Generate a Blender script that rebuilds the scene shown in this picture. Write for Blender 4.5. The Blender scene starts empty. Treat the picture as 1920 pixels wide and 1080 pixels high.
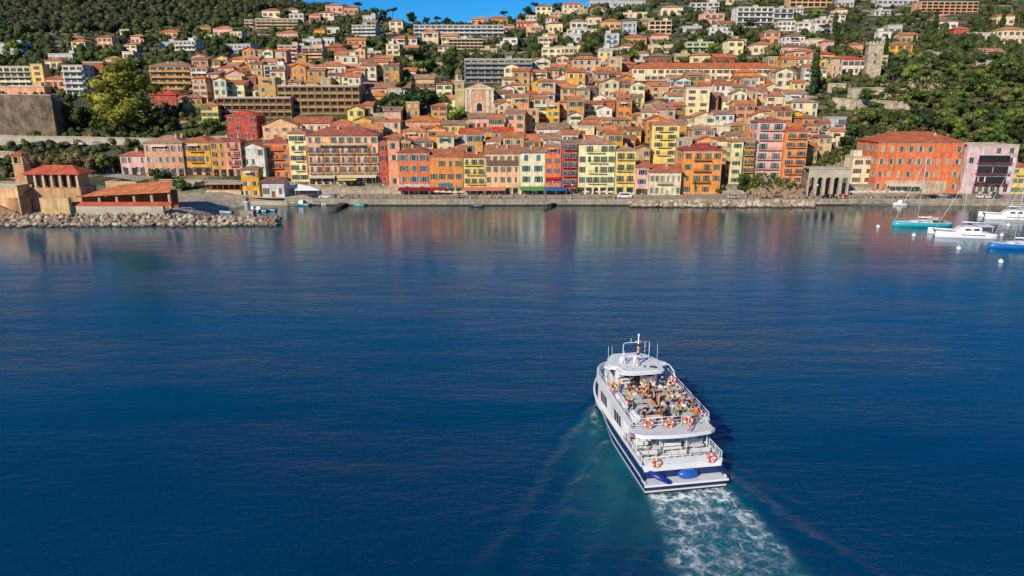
import bpy, bmesh, math, random
from mathutils import Vector, Matrix, noise
R = math.radians
rnd = random.Random(7)
C = bpy.context.scene.collection
F, PITCH, CH = 1297.0, R(15), 34.0

# ---------------------------------------------------------------- helpers
def ray(px, py):
    x, v = (px-960)/F, (540-py)/F
    return x, math.cos(PITCH)+v*math.sin(PITCH), -math.sin(PITCH)+v*math.cos(PITCH)
def at_depth(px, py, Y):
    x, dy, dz = ray(px, py); t = Y/dy
    return Vector((x*t, Y, CH+dz*t))
def on_water(px, py, z=0.0):
    x, dy, dz = ray(px, py); t = (z-CH)/dz
    return Vector((x*t, dy*t, z))
def project(p):
    d = p[1]*math.cos(PITCH)+(CH-p[2])*math.sin(PITCH)
    u = (p[2]-CH)*math.cos(PITCH)+p[1]*math.sin(PITCH)
    return 960+F*p[0]/d, 540-F*u/d
def lerp_tab(tab, x):
    if x <= tab[0][0]: return tab[0][1]
    for (a, b), (c, d) in zip(tab, tab[1:]):
        if x <= c: return b+(d-b)*(x-a)/(c-a)
    return tab[-1][1]
def smooth(a, b, x):
    t = max(0, min(1, (x-a)/(b-a))); return t*t*(3-2*t)

def hexc(h, k=1.0):
    out = []
    for i in (0, 2, 4):
        c = int(h[i:i+2], 16)/255
        out.append((c/12.92 if c <= .04045 else ((c+.055)/1.055)**2.4)*k)
    return (*out, 1)

class MB:
    def __init__(s): s.v = []; s.f = []; s.m = []; s.sm = []
    def add(s, vs, fs, m=0, smo=False):
        b = len(s.v); s.v += [tuple(p) for p in vs]
        for f in fs: s.f.append([b+i for i in f]); s.m.append(m); s.sm.append(smo)
        return s
    def box(s, x0, x1, y0, y1, z0, z1, m=0):
        return s.add([(x0,y0,z0),(x1,y0,z0),(x1,y1,z0),(x0,y1,z0),(x0,y0,z1),(x1,y0,z1),(x1,y1,z1),(x0,y1,z1)],
            [(3,2,1,0),(4,5,6,7),(0,1,5,4),(1,2,6,5),(2,3,7,6),(3,0,4,7)], m)
    def poly(s, pts, m=0): return s.add(pts, [tuple(range(len(pts)))], m)
    def prism(s, pts, z0, z1, m=0):          # pts ccw in xy
        n = len(pts); vs = [(x,y,z0) for x,y in pts]+[(x,y,z1) for x,y in pts]
        fs = [tuple(range(n-1,-1,-1)), tuple(range(n,2*n))]+[(i,(i+1)%n,n+(i+1)%n,n+i) for i in range(n)]
        return s.add(vs, fs, m)
    def tube(s, p, q, r0, r1=None, n=6, m=0, smo=True):
        r1 = r0 if r1 is None else r1
        p, q = Vector(p), Vector(q); d = (q-p)
        if d.length < 1e-6: return s
        d.normalize(); a = d.orthogonal().normalized(); b = d.cross(a)
        vs = [p+(a*math.cos(t)+b*math.sin(t))*r0 for t in [6.2832*i/n for i in range(n)]]
        vs += [q+(a*math.cos(t)+b*math.sin(t))*r1 for t in [6.2832*i/n for i in range(n)]]
        s.add(vs, [(i,(i+1)%n,n+(i+1)%n,n+i) for i in range(n)], m, smo)
        b0 = len(s.v)-2*n
        s.f += [[b0+i for i in range(n-1,-1,-1)], [b0+n+i for i in range(n)]]; s.m += [m, m]; s.sm += [False, False]
        return s
    def path(s, pts, r, n=6, m=0):
        for a, b in zip(pts, pts[1:]): s.tube(a, b, r, r, n, m)
        return s
    def loft(s, rings, m=0, cap=True, closed=True, smo=True):
        n = len(rings[0]); vs = [p for r in rings for p in r]; fs = []
        for j in range(len(rings)-1):
            for i in range(n if closed else n-1):
                fs.append((j*n+i, j*n+(i+1)%n, (j+1)*n+(i+1)%n, (j+1)*n+i))
        s.add(vs, fs, m, smo); b = len(s.v)-len(vs)
        if cap:
            s.f += [[b+i for i in range(n-1,-1,-1)], [b+len(vs)-n+i for i in range(n)]]; s.m += [m, m]; s.sm += [False, False]
        return s
    def lathe(s, prof, n=12, c=(0,0,0), m=0, smo=True):
        return s.loft([[(c[0]+r*math.cos(6.2832*i/n), c[1]+r*math.sin(6.2832*i/n), c[2]+z) for i in range(n)] for r, z in prof], m, True, True, smo)
    def ball(s, c, r, n=8, k=5, m=0):
        rx, ry, rz = r if isinstance(r, tuple) else (r, r, r)
        rings = [[(c[0]+rx*math.sin(a)*math.cos(6.2832*i/n), c[1]+ry*math.sin(a)*math.sin(6.2832*i/n), c[2]-rz*math.cos(a)) for i in range(n)]
                 for a in [math.pi*(j+.15)/(k+.3) for j in range(k+1)]]
        return s.loft(rings, m)
    def torus(s, c, R_, r, ax='y', n=16, k=6, mats=(0,), bands=4):
        rings = []
        for i in range(n+1):
            a = 6.2832*i/n; ring = []
            for j in range(k):
                b = 6.2832*j/k; rr = R_+r*math.cos(b); h = r*math.sin(b)
                u, w = rr*math.cos(a), rr*math.sin(a)
                ring.append((c[0]+u, c[1]+h, c[2]+w) if ax == 'y' else (c[0]+u, c[1]+w, c[2]+h))
            rings.append(ring)
        for i in range(n):
            mm = mats[0] if len(mats) == 1 or (i % (n//bands)) or i % 2 else mats[1]
            s.loft(rings[i:i+2], mm, False)
        return s
    def mesh(s, name, mats):
        me = bpy.data.meshes.new(name); me.from_pydata(s.v, [], s.f)
        for mt in (mats if isinstance(mats, (list, tuple)) else [mats]): me.materials.append(mt)
        me.polygons.foreach_set('material_index', s.m); me.polygons.foreach_set('use_smooth', s.sm)
        me.update(); return me
    def build(s, name, mats, parent=None, loc=None, col=None, rz=0):
        return put(name, s.mesh(name, mats), parent, loc, col, rz)

def put(name, me, parent=None, loc=None, col=None, rz=0):
    o = bpy.data.objects.new(name, me); C.objects.link(o)
    if parent is not None: o.parent = parent
    if loc is not None: o.location = loc
    if rz: o.rotation_euler.z = rz
    if col is not None: o.color = col
    return o
def tag(o, label=None, cat=None, group=None, kind=None):
    if label: o['label'] = label
    if cat: o['category'] = cat
    if group: o['group'] = group
    if kind: o['kind'] = kind
    return o
def empty(name, loc, rz=0):
    o = bpy.data.objects.new(name, None); C.objects.link(o); o.location = loc; o.rotation_euler.z = rz
    o.empty_display_size = .5; return o
def copy_tree(o, parent=None, kids=None):
    c = o.copy(); C.objects.link(c); c.parent = parent
    for ch in KIDS.get(o.name, []): copy_tree(ch, c)
    return c
KIDS = {}
def index_kids(root):
    def walk(o):
        KIDS[o.name] = list(o.children)
        for c in o.children: walk(c)
    walk(root)

# ---------------------------------------------------------------- materials
def newmat(name):
    m = bpy.data.materials.new(name); m.use_nodes = True; nt = m.node_tree
    b = nt.nodes['Principled BSDF']; return m, nt, b
def N(nt, t, **kw):
    n = nt.nodes.new(t)
    for k, v in kw.items():
        if k.startswith('_'): n.inputs[k[1:]].default_value = v
        else: setattr(n, k, v)
    return n
def ramp(nt, src, pts):
    r = nt.nodes.new('ShaderNodeValToRGB'); el = r.color_ramp.elements
    while len(el) < len(pts): el.new(.5)
    for e, (p, c) in zip(el, pts): e.position = p; e.color = c if len(c) == 4 else (*c, 1)
    nt.links.new(src, r.inputs[0]); return r.outputs[0]
def mixc(nt, a, b, fac, mode='MIX'):
    n = nt.nodes.new('ShaderNodeMix'); n.data_type = 'RGBA'; n.blend_type = mode
    for s, v in ((n.inputs[0], fac), (n.inputs[6], a), (n.inputs[7], b)):
        if hasattr(v, 'links'): nt.links.new(v, s)
        else: s.default_value = v
    return n.outputs[2]
def noise_t(nt, scale, detail=4, rough=.55, vec=None, coord='Object', sx=None):
    n = N(nt, 'ShaderNodeTexNoise', _Scale=scale, _Detail=detail, _Roughness=rough)
    tc = N(nt, 'ShaderNodeTexCoord')
    src = tc.outputs[coord] if vec is None else vec
    if sx:
        mp = N(nt, 'ShaderNodeMapping'); mp.inputs['Scale'].default_value = sx
        nt.links.new(src, mp.inputs[0]); src = mp.outputs[0]
    nt.links.new(src, n.inputs['Vector']); return n.outputs['Fac']
def g(v): return (v, v, v, 1)
def bump(nt, b, h, strength=.3, dist=.1):
    n = N(nt, 'ShaderNodeBump', _Strength=strength, _Distance=dist)
    nt.links.new(h, n.inputs['Height']); nt.links.new(n.outputs[0], b.inputs['Normal'])

def surf_mat(name, base=None, rough=.85, lo=.75, hi=1.1, scale=.35, streak=True, spec=.3, bmp=.15, fine=6):
    m, nt, b = newmat(name)
    if base is None:
        oi = N(nt, 'ShaderNodeObjectInfo'); c = oi.outputs['Color']
    else: c = base
    n1 = ramp(nt, noise_t(nt, scale, 5, .6, coord='Object'), [(.3, g(lo)), (.7, g(hi))])
    c = mixc(nt, c, n1, 1.0, 'MULTIPLY')
    if streak:
        n2 = ramp(nt, noise_t(nt, 1.1, 3, .6, sx=(1, 1, .16)), [(.35, g(.7)), (.6, g(1.06))])
        c = mixc(nt, c, n2, 1.0, 'MULTIPLY')
    nt.links.new(c, b.inputs['Base Color']); b.inputs['Roughness'].default_value = rough
    b.inputs['Specular IOR Level'].default_value = spec
    if bmp: bump(nt, b, noise_t(nt, fine, 3), bmp, .05)
    return m
M = {}
M['stucco'] = surf_mat('stucco', None, .92, .68, 1.1, .45)
M['trim'] = surf_mat('trim', (.62,.58,.5,1), .85, .85, 1.05)
M['paint'] = surf_mat('painted_wood', None, .6, .88, 1.05, .9, False, bmp=0)
M['stone'] = surf_mat('stone', (.46,.38,.28,1), .95, .5, 1.3, .7, True, bmp=.5, fine=2)
M['fortstone'] = surf_mat('fort_stone', (.17,.125,.085,1), .95, .4, 1.6, .28, True, bmp=.5, fine=1.5)
M['sand'] = surf_mat('sand', (.5,.43,.33,1), .95, .75, 1.1, .3, False, bmp=.3)
M['concrete'] = surf_mat('concrete', (.46,.4,.31,1), .9, .7, 1.12, .3, False, bmp=.2)
M['white'] = surf_mat('white_gelcoat', (.75,.76,.77,1), .35, .93, 1.02, .6, False, .5, 0)
M['deckwhite'] = surf_mat('deck_paint', (.6,.63,.66,1), .6, .85, 1.04, 1.2, False, .4, 0)
M['navy'] = surf_mat('navy_paint', (.008,.025,.11,1), .3, .85, 1.1, .8, False, .5, 0)
M['orange'] = surf_mat('lifebuoy_orange', (.72,.12,.03,1), .5, .9, 1.1, 2, False, .4, 0)
M['steel'] = surf_mat('steel', (.45,.46,.47,1), .4, .9, 1.05, 2, False, .5, 0)
M['dark'] = surf_mat('dark_interior', (.02,.02,.025,1), .7, .8, 1.2, 1, False, .3, 0)
M['rubber'] = surf_mat('rubber', (.025,.025,.027,1), .8, .8, 1.2, 1, False, .3, 0)
M['skin'] = surf_mat('skin', None, .6, .95, 1.03, 3, False, .4, 0)
M['cloth'] = surf_mat('cloth', None, .9, .88, 1.06, 4, False, .2, 0)
M['bark'] = surf_mat('bark', (.1,.07,.045,1), .95, .6, 1.3, 2, False, .2, .3)
M['asphalt'] = surf_mat('asphalt', (.06,.06,.06,1), .9, .8, 1.2, .4, False, .3, .2)
M['carpaint'] = surf_mat('car_paint', None, .25, .97, 1.03, 1, False, .6, 0)
M['boat'] = surf_mat('boat_paint', None, .3, .92, 1.04, .8, False, .5, 0)

def m_glass():
    m, nt, b = newmat('window_glass')
    oi = N(nt, 'ShaderNodeObjectInfo')
    c = ramp(nt, oi.outputs['Random'], [(0, (.016,.014,.012)), (.5, (.035,.03,.026)), (1, (.1,.09,.075))])
    nt.links.new(c, b.inputs['Base Color']); b.inputs['Roughness'].default_value = .28
    return m
M['glass'] = m_glass()
def m_roof():
    m, nt, b = newmat('roof_tiles')
    oi = N(nt, 'ShaderNodeObjectInfo')
    c = mixc(nt, oi.outputs['Color'], ramp(nt, noise_t(nt, .5, 4), [(.3, g(.6)), (.7, g(1.2))]), 1, 'MULTIPLY')
    c = mixc(nt, c, ramp(nt, noise_t(nt, 3.2, 2, .7), [(.3, g(.62)), (.65, g(1.22))]), 1, 'MULTIPLY')
    c = mixc(nt, c, (.2,.17,.12,1), ramp(nt, noise_t(nt, .9, 4, .65), [(.52, g(0)), (.75, g(.6))]))
    nt.links.new(c, b.inputs['Base Color']); b.inputs['Roughness'].default_value = .9
    w = N(nt, 'ShaderNodeTexWave', _Scale=.55, _Distortion=.6); w.wave_type = 'BANDS'; w.bands_direction = 'X'
    tc = N(nt, 'ShaderNodeTexCoord'); nt.links.new(tc.outputs['Object'], w.inputs['Vector'])
    bump(nt, b, w.outputs['Fac'], .6, .08); return m
M['roof'] = m_roof()
def m_leaf():
    m, nt, b = newmat('leaves')
    ge = N(nt, 'ShaderNodeNewGeometry'); oi = N(nt, 'ShaderNodeObjectInfo')
    v = ramp(nt, ge.outputs['Random Per Island'], [(0, (.6,.62,.62)), (.6, (1,1,1)), (1, (1.4,1.35,1.05))])
    c = mixc(nt, oi.outputs['Color'], v, 1, 'MULTIPLY')
    c = mixc(nt, c, ramp(nt, noise_t(nt, .35, 2), [(.3, g(.55)), (.7, g(1.35))]), 1, 'MULTIPLY')
    nt.links.new(c, b.inputs['Base Color']); b.inputs['Roughness'].default_value = .75
    b.inputs['Specular IOR Level'].default_value = .15
    tr = N(nt, 'ShaderNodeBsdfTranslucent'); nt.links.new(c, tr.inputs[0])
    mx = N(nt, 'ShaderNodeMixShader', _Fac=.22); out = nt.nodes['Material Output']
    nt.links.new(b.outputs[0], mx.inputs[1]); nt.links.new(tr.outputs[0], mx.inputs[2]); nt.links.new(mx.outputs[0], out.inputs[0])
    return m
M['leaf'] = m_leaf()
def m_ground():
    m, nt, b = newmat('hillside')
    a = ramp(nt, noise_t(nt, .05, 6, .65, coord='Object'), [(.42, (.03,.045,.012)), (.54, (.07,.08,.026)), (.64, (.17,.14,.08)), (.8, (.32,.26,.18))])
    tc = N(nt, 'ShaderNodeTexCoord'); sp = N(nt, 'ShaderNodeSeparateXYZ'); nt.links.new(tc.outputs['Object'], sp.inputs[0])
    w = N(nt, 'ShaderNodeTexWave', _Scale=.055, _Distortion=2.5, _Detail=2.0); w.wave_type = 'BANDS'; w.bands_direction = 'Z'; nt.links.new(tc.outputs['Object'], w.inputs['Vector'])
    tf = ramp(nt, w.outputs['Fac'], [(.78, g(0)), (.86, g(1))]); tf = mixc(nt, tf, ramp(nt, noise_t(nt, .02, 3), [(.45, g(0)), (.6, g(1))]), 1, 'MULTIPLY')
    a = mixc(nt, a, (.42,.34,.24,1), tf)
    ml = N(nt, 'ShaderNodeMapRange'); ml.inputs[1].default_value = 5.5; ml.inputs[2].default_value = 2.6; nt.links.new(sp.outputs['Z'], ml.inputs[0])
    a = mixc(nt, a, (.42,.36,.27,1), ml.outputs[0])
    c = mixc(nt, a, ramp(nt, noise_t(nt, .6, 4, .7), [(.3, g(.5)), (.7, g(1.3))]), 1, 'MULTIPLY')
    nt.links.new(c, b.inputs['Base Color']); b.inputs['Roughness'].default_value = .95
    bump(nt, b, noise_t(nt, .8, 5, .7), .8, .6); return m
M['ground'] = m_ground()
def m_cliff():
    m, nt, b = newmat('cliff_stone')
    a = ramp(nt, noise_t(nt, .22, 6, .65), [(.3, (.16,.12,.07)), (.45, (.4,.28,.17)), (.6, (.52,.39,.25)), (.75, (.58,.48,.36))])
    c = mixc(nt, a, ramp(nt, noise_t(nt, 1.6, 4, .7), [(.3, g(.5)), (.7, g(1.2))]), 1, 'MULTIPLY')
    nt.links.new(c, b.inputs['Base Color']); b.inputs['Roughness'].default_value = .95
    bump(nt, b, noise_t(nt, 1.2, 5, .7), .9, .5); return m
M['cliff'] = m_cliff()
def m_rock():
    m, nt, b = newmat('boulder_rock')
    oi = N(nt, 'ShaderNodeObjectInfo')
    a = ramp(nt, oi.outputs['Random'], [(0, (.27,.19,.12)), (.4, (.42,.33,.24)), (1, (.56,.48,.38))])
    c = mixc(nt, a, ramp(nt, noise_t(nt, 1.1, 5, .7), [(.3, g(.55)), (.65, g(1.15))]), 1, 'MULTIPLY')
    nt.links.new(c, b.inputs['Base Color']); b.inputs['Roughness'].default_value = .92
    bump(nt, b, noise_t(nt, 2.2, 5, .7), .6, .15); return m
M['rock'] = m_rock()
def wet(m, lo=.15, hi=.55):
    nt = m.node_tree; b = nt.nodes['Principled BSDF']; lk = b.inputs['Base Color'].links[0]; src = lk.from_socket
    ge = N(nt, 'ShaderNodeNewGeometry'); sp = N(nt, 'ShaderNodeSeparateXYZ'); nt.links.new(ge.outputs['Position'], sp.inputs[0])
    mr = N(nt, 'ShaderNodeMapRange'); mr.inputs[1].default_value = lo; mr.inputs[2].default_value = hi; nt.links.new(sp.outputs['Z'], mr.inputs[0])
    nt.links.new(mixc(nt, (.035,.032,.02,1), src, mr.outputs[0]), b.inputs['Base Color'])
wet(M['rock'])
M['quay'] = surf_mat('quay_stone', (.38,.33,.25,1), .92, .6, 1.15, .5, True, bmp=.3); wet(M['quay'], .2, .6)

# ---------------------------------------------------------------- terrain
PROF = [(228,-6),(238,.9),(252,1.4),(262,6),(296,20),(330,34),(400,50),(470,66),(580,94),(700,128),(900,185),(1200,250),(1500,260)]
RIDGE = [(-700,330),(-420,260),(-260,190),(-195,150),(-148,115),(-117,106),(-90,99),(-36,97),(-9,101),(18,109),(40,117),(63,130),(120,170),(300,230),(700,300)]
def T(x, y):
    z = lerp_tab(PROF, y)
    if y > 262: z += .5*(lerp_tab(PROF, y-9)+lerp_tab(PROF, y+9)-2*z)
    r = lerp_tab(RIDGE, x*620/max(y, 500)) - max(0, y-660)*.25
    k = 5.0
    if abs(z-r) < 6*k: z = -k*math.log(math.exp(-(z-r)/k)+1)+r if z > r-6*k else z
    else: z = min(z, r)
    a = smooth(400, 560, y)
    z += a*7*noise.noise(Vector((x*.012, y*.008, 3)))+a*2.2*noise.noise(Vector((x*.04, y*.035, 8)))
    if x < -86:                                   # low ground behind the harbour building
        w = smooth(-86, -100, x); flat = lerp_tab([(190,-6),(197,-3),(201,1.2),(205,2.6),(238,2.9),(252,6),(262,9)], y)
        if y < 262: z = z*(1-w)+max(z, flat)*w if y > 200 else min(z, flat)*w+z*(1-w)
    if 50 < x: z += smooth(110, 160, x)*4*smooth(262, 300, y)*(1-smooth(420, 520, y))
    return z
FX, FY, FA = 15.75, 55.9, R(9.5)
def fw(x, s, z=0): return Vector((FX+x*math.cos(FA)-s*math.sin(FA), FY+x*math.sin(FA)+s*math.cos(FA), z))
def to_f(X, Y):
    dx, dy = X-FX, Y-FY
    return dx*math.cos(FA)+dy*math.sin(FA), -dx*math.sin(FA)+dy*math.cos(FA)
_gc = {}
def ground(px, py):
    k = (round(px), round(py))
    if k in _gc: return _gc[k].copy()
    x, dy, dz = ray(px, py); Y = 238.5 if px > 335 else 205.0; prev = Y; hit = None
    while Y < 1150:
        t = Y/dy
        if CH+dz*t <= T(x*t, Y): hit = Y; break
        prev = Y; Y += 2
    if hit is None: hit = 640; p = Vector((x*640/dy, 640, T(x*640/dy, 640)))
    else:
        a, b_ = prev, hit
        for _ in range(8):
            mid = (a+b_)/2; t = mid/dy
            if CH+dz*t <= T(x*t, mid): b_ = mid
            else: a = mid
        p = Vector((x*b_/dy, b_, T(x*b_/dy, b_)))
    _gc[k] = p; return p.copy()

def terrain():
    ys = [192+2*i for i in range(42)]+[276+5*i for i in range(40)]+[476+9*i for i in range(30)]+[746+25*i for i in range(28)]
    xs = [-1500+60*i for i in range(16)]+[-600+8*i for i in range(50)]+[-200+5*i for i in range(80)]+[200+8*i for i in range(50)]+[600+60*i for i in range(16)]
    vs = [(x, y, T(x, y)) for y in ys for x in xs]; n = len(xs)
    fs = [(j*n+i, j*n+i+1, (j+1)*n+i+1, (j+1)*n+i) for j in range(len(ys)-1) for i in range(n-1)]
    mb = MB(); mb.add(vs, fs, 0, True); o = mb.build('hillside_terrain', M['ground']); tag(o, kind='structure')
terrain()
# ---------------------------------------------------------------- buildings
COL = {  # lit look -> albedo
 'cr':('f2e0ba','cream'), 'wh':('e9e4da','white'), 'gw':('c9ccd0','pale grey'), 'ye':('f4d478','yellow'), 'ly':('f6e6b0','pale yellow'),
 'go':('f4b024','golden yellow'), 'oc':('cf9a50','ochre'), 'or':('ee9448','orange'), 'ro':('e8784a','red-orange'), 'rd':('c85040','red'),
 'pk':('ecb4a6','pink'), 'sa':('eca884','salmon'), 'pe':('eebc8c','peach'), 'br':('b08c60','brown'), 'tn':('c8a880','tan'),
 'gr':('9a9a98','grey'), 'bl':('a9b6c6','pale blue'), 'gn':('bcc8a0','pale green'), 'rr':('b8644c','rust red'), 'st':('b09878','stone'),
 'li':('dcb6ba','lilac'), 'dk':('4c4a50','dark grey')}
SHC = {'g':('4a7350','green'), 't':('2f8a92','teal'), 'b':('52688c','blue'), 'w':('d8d4cc','white'), 'n':('7a5238','brown'), 'y':('a8b090','sage'), 'l':('9fc4c0','pale turquoise'), 'r':('a84038','red')}
ROOFC = [hexc(h, .85) for h in ('d2804c','c67145','b96a45','dc8d58','9c6850','c88058','d87848','a08068','b47c60','bc8c70')]
FLATC = hexc('b8ab98', .8)
wcache = {}
def win_mesh(w, h, st):
    k = (round(w, 1), round(h, 1), st)
    if k in wcache: return wcache[k]
    w, h = k[0], k[1]; b = MB(); t = .09
    if st == 'closed':
        b.box(-w/2-t, w/2+t, -.05, .02, -t, h+t, 0); b.box(-w/2, -.02, -.1, -.05, 0, h, 2); b.box(.02, w/2, -.1, -.05, 0, h, 2)
    else:
        b.box(-w/2, w/2, -.03, .02, 0, h, 1)
        b.box(-w/2-t, -w/2, -.09, .02, -t, h+t, 0); b.box(w/2, w/2+t, -.09, .02, -t, h+t, 0)
        b.box(-w/2, w/2, -.09, .02, h, h+t, 0); b.box(-w/2, w/2, -.16, .02, -t, 0, 0); b.box(-.035, .035, -.06, -.03, 0, h, 0)
        if st == 'open':
            for s in (-1, 1):
                x = s*(w/2+t+w*.24); b.box(x-w*.23, x+w*.23, -.08, .02, -.03, h+.03, 2)
    wcache[k] = b.mesh('window', [M['trim'], M['glass'], M['paint']]); return wcache[k]
def shutter_mesh(w, h):
    k = (round(w, 1), round(h, 1), 'sh')
    if k not in wcache:
        b = MB(); w, h = k[0], k[1]; b.box(-w/2, w/2, -.05, .02, 0, h, 0)
        for i in range(4): b.box(-w/2+.06, w/2-.06, -.07, -.05, h*(i+.15)/4, h*(i+.85)/4, 0)
        wcache[k] = b.mesh('shutter', [M['paint']])
    return wcache[k]
def door_mesh(w, h):
    k = (round(w, 1), round(h, 1), 'door')
    if k not in wcache:
        b = MB(); b.box(-w/2-.1, w/2+.1, -.06, .02, 0, h+.12, 0); b.box(-w/2, w/2, -.1, -.06, 0, h, 1); b.box(-w/2+.1, w/2-.1, -.12, -.1, h*.55, h-.1, 1)
        wcache[k] = b.mesh('door', [M['trim'], M['paint']])
    return wcache[k]
def balcony_mesh(w, solid, d=1.0):
    k = (round(w, 1), solid, round(d, 1), 'bal')
    if k not in wcache:
        b = MB(); w = k[0]; b.box(-w/2, w/2, -d, 0, -.16, 0, 0)
        if solid: b.box(-w/2, w/2, -d, -d+.1, 0, .85, 0); b.box(-w/2, -w/2+.1, -d+.1, 0, 0, .85, 0); b.box(w/2-.1, w/2, -d+.1, 0, 0, .85, 0)
        else:
            b.box(-w/2, w/2, -d, -d+.06, .9, .97, 1); n = max(3, int(w/.35))
            for i in range(n+1): b.box(-w/2+w*i/n-.02, -w/2+w*i/n+.02, -d+.01, -d+.05, 0, .9, 1)
            for s in (-1, 1): b.box(s*w/2-.03, s*w/2+.03, -d, 0, .9, .97, 1)
        wcache[k] = b.mesh('balcony', [M['stucco'], M['rubber']])
    return wcache[k]
def loggia_mesh(w, h):
    k = (round(w, 1), round(h, 1), 'log')
    if k not in wcache:
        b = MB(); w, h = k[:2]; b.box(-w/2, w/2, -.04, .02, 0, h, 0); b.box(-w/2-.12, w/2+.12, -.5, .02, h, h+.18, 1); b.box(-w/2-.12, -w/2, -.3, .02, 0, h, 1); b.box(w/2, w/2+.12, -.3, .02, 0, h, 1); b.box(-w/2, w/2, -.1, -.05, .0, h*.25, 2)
        wcache[k] = b.mesh('loggia', [M['loggia'], M['trimbrown'], M['stair']])
    return wcache[k]
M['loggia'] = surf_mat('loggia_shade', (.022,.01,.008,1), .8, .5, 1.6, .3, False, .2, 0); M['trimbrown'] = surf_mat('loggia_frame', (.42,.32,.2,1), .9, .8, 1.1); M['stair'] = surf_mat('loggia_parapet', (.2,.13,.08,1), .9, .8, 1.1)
def chimney_mesh(h):
    k = (round(h, 1), 'chim')
    if k not in wcache:
        b = MB(); h = k[0]; b.box(-.4, .4, -.3, .3, 0, h, 0); b.box(-.5, .5, -.4, .4, h, h+.12, 0); b.box(-.25, .25, -.2, .2, h+.12, h+.4, 1)
        wcache[k] = b.mesh('chimney', [M['stucco'], M['roof']])
    return wcache[k]
def roof_mb(kind, w, d, pitch=.36, ov=.55):
    b = MB(); x0, x1, y0, y1 = -w/2-ov, w/2+ov, -ov, d+ov
    th = .18
    if kind == 'f':
        b.box(-w/2-.1, w/2+.1, -.1, d+.1, 0, .22, 0); b.box(-w/2-.1, w/2+.1, -.1, .1, .22, .65, 0); b.box(-w/2-.1, w/2+.1, d-.1, d+.1, .22, .65, 0)
        b.box(-w/2-.1, -w/2+.1, .1, d-.1, .22, .65, 0); b.box(w/2-.1, w/2+.1, .1, d-.1, .22, .65, 0); return b, .65
    if kind == 's':
        h = (y1-y0)*pitch*.6
        b.add([(x0,y0,0),(x1,y0,0),(x1,y1,h),(x0,y1,h),(x0,y0,th),(x1,y0,th),(x1,y1,h+th),(x0,y1,h+th)],
              [(3,2,1,0),(4,5,6,7),(0,1,5,4),(1,2,6,5),(2,3,7,6),(3,0,4,7)]); return b, h
    W, D = x1-x0, y1-y0
    if kind == 'G':  # gable facing front, ridge along y
        h = W/2*pitch*1.1
        b.add([(x0,y0,0),(0,y0,h),(x1,y0,0),(x0,y0,th),(0,y0,h+th),(x1,y0,th),(x0,y1,0),(0,y1,h),(x1,y1,0),(x0,y1,th),(0,y1,h+th),(x1,y1,th)],
          [(0,1,4,3),(1,2,5,4),(6,9,10,7),(7,10,11,8),(3,4,10,9),(4,5,11,10),(0,6,7,1),(1,7,8,2),(0,3,9,6),(2,8,11,5)]); return b, h
    if kind == 'g':
        h = D/2*pitch*1.1; m = (y0+y1)/2
        b.add([(x0,y0,0),(x0,m,h),(x0,y1,0),(x0,y0,th),(x0,m,h+th),(x0,y1,th),(x1,y0,0),(x1,m,h),(x1,y1,0),(x1,y0,th),(x1,m,h+th),(x1,y1,th)],
          [(0,3,4,1),(1,4,5,2),(6,7,10,9),(7,8,11,10),(3,9,10,4),(4,10,11,5),(0,1,7,6),(1,2,8,7),(0,6,9,3),(2,5,11,8)]); return b, h
    m = min(W, D)/2; h = m*pitch
    if W >= D: a, c = (x0+m, (y0+y1)/2), (x1-m, (y0+y1)/2)
    else: a, c = (0, y0+m), (0, y1-m)
    z = th
    vs = [(x0,y0,0),(x1,y0,0),(x1,y1,0),(x0,y1,0),(x0,y0,z),(x1,y0,z),(x1,y1,z),(x0,y1,z),(*a,h+z),(*c,h+z)]
    fs = [(3,2,1,0),(0,1,5,4),(1,2,6,5),(2,3,7,6),(3,0,4,7)]
    fs += [(4,5,9,8),(5,6,9),(6,7,8,9),(7,4,8)] if W >= D else [(4,5,8),(5,6,9,8),(6,7,9),(7,4,8,9)]
    b.add(vs, fs); return b, h
OCC = []; AUTO = []; LAND = []
NUMW = {1:'one', 2:'two', 3:'three', 4:'four', 5:'five', 6:'six', 7:'seven', 8:'eight'}
ROOFW = {'h':'tiled hip roof', 'g':'tiled gable roof', 'G':'front-facing gable', 's':'sloping tiled roof', 'f':'flat roof'}
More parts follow.
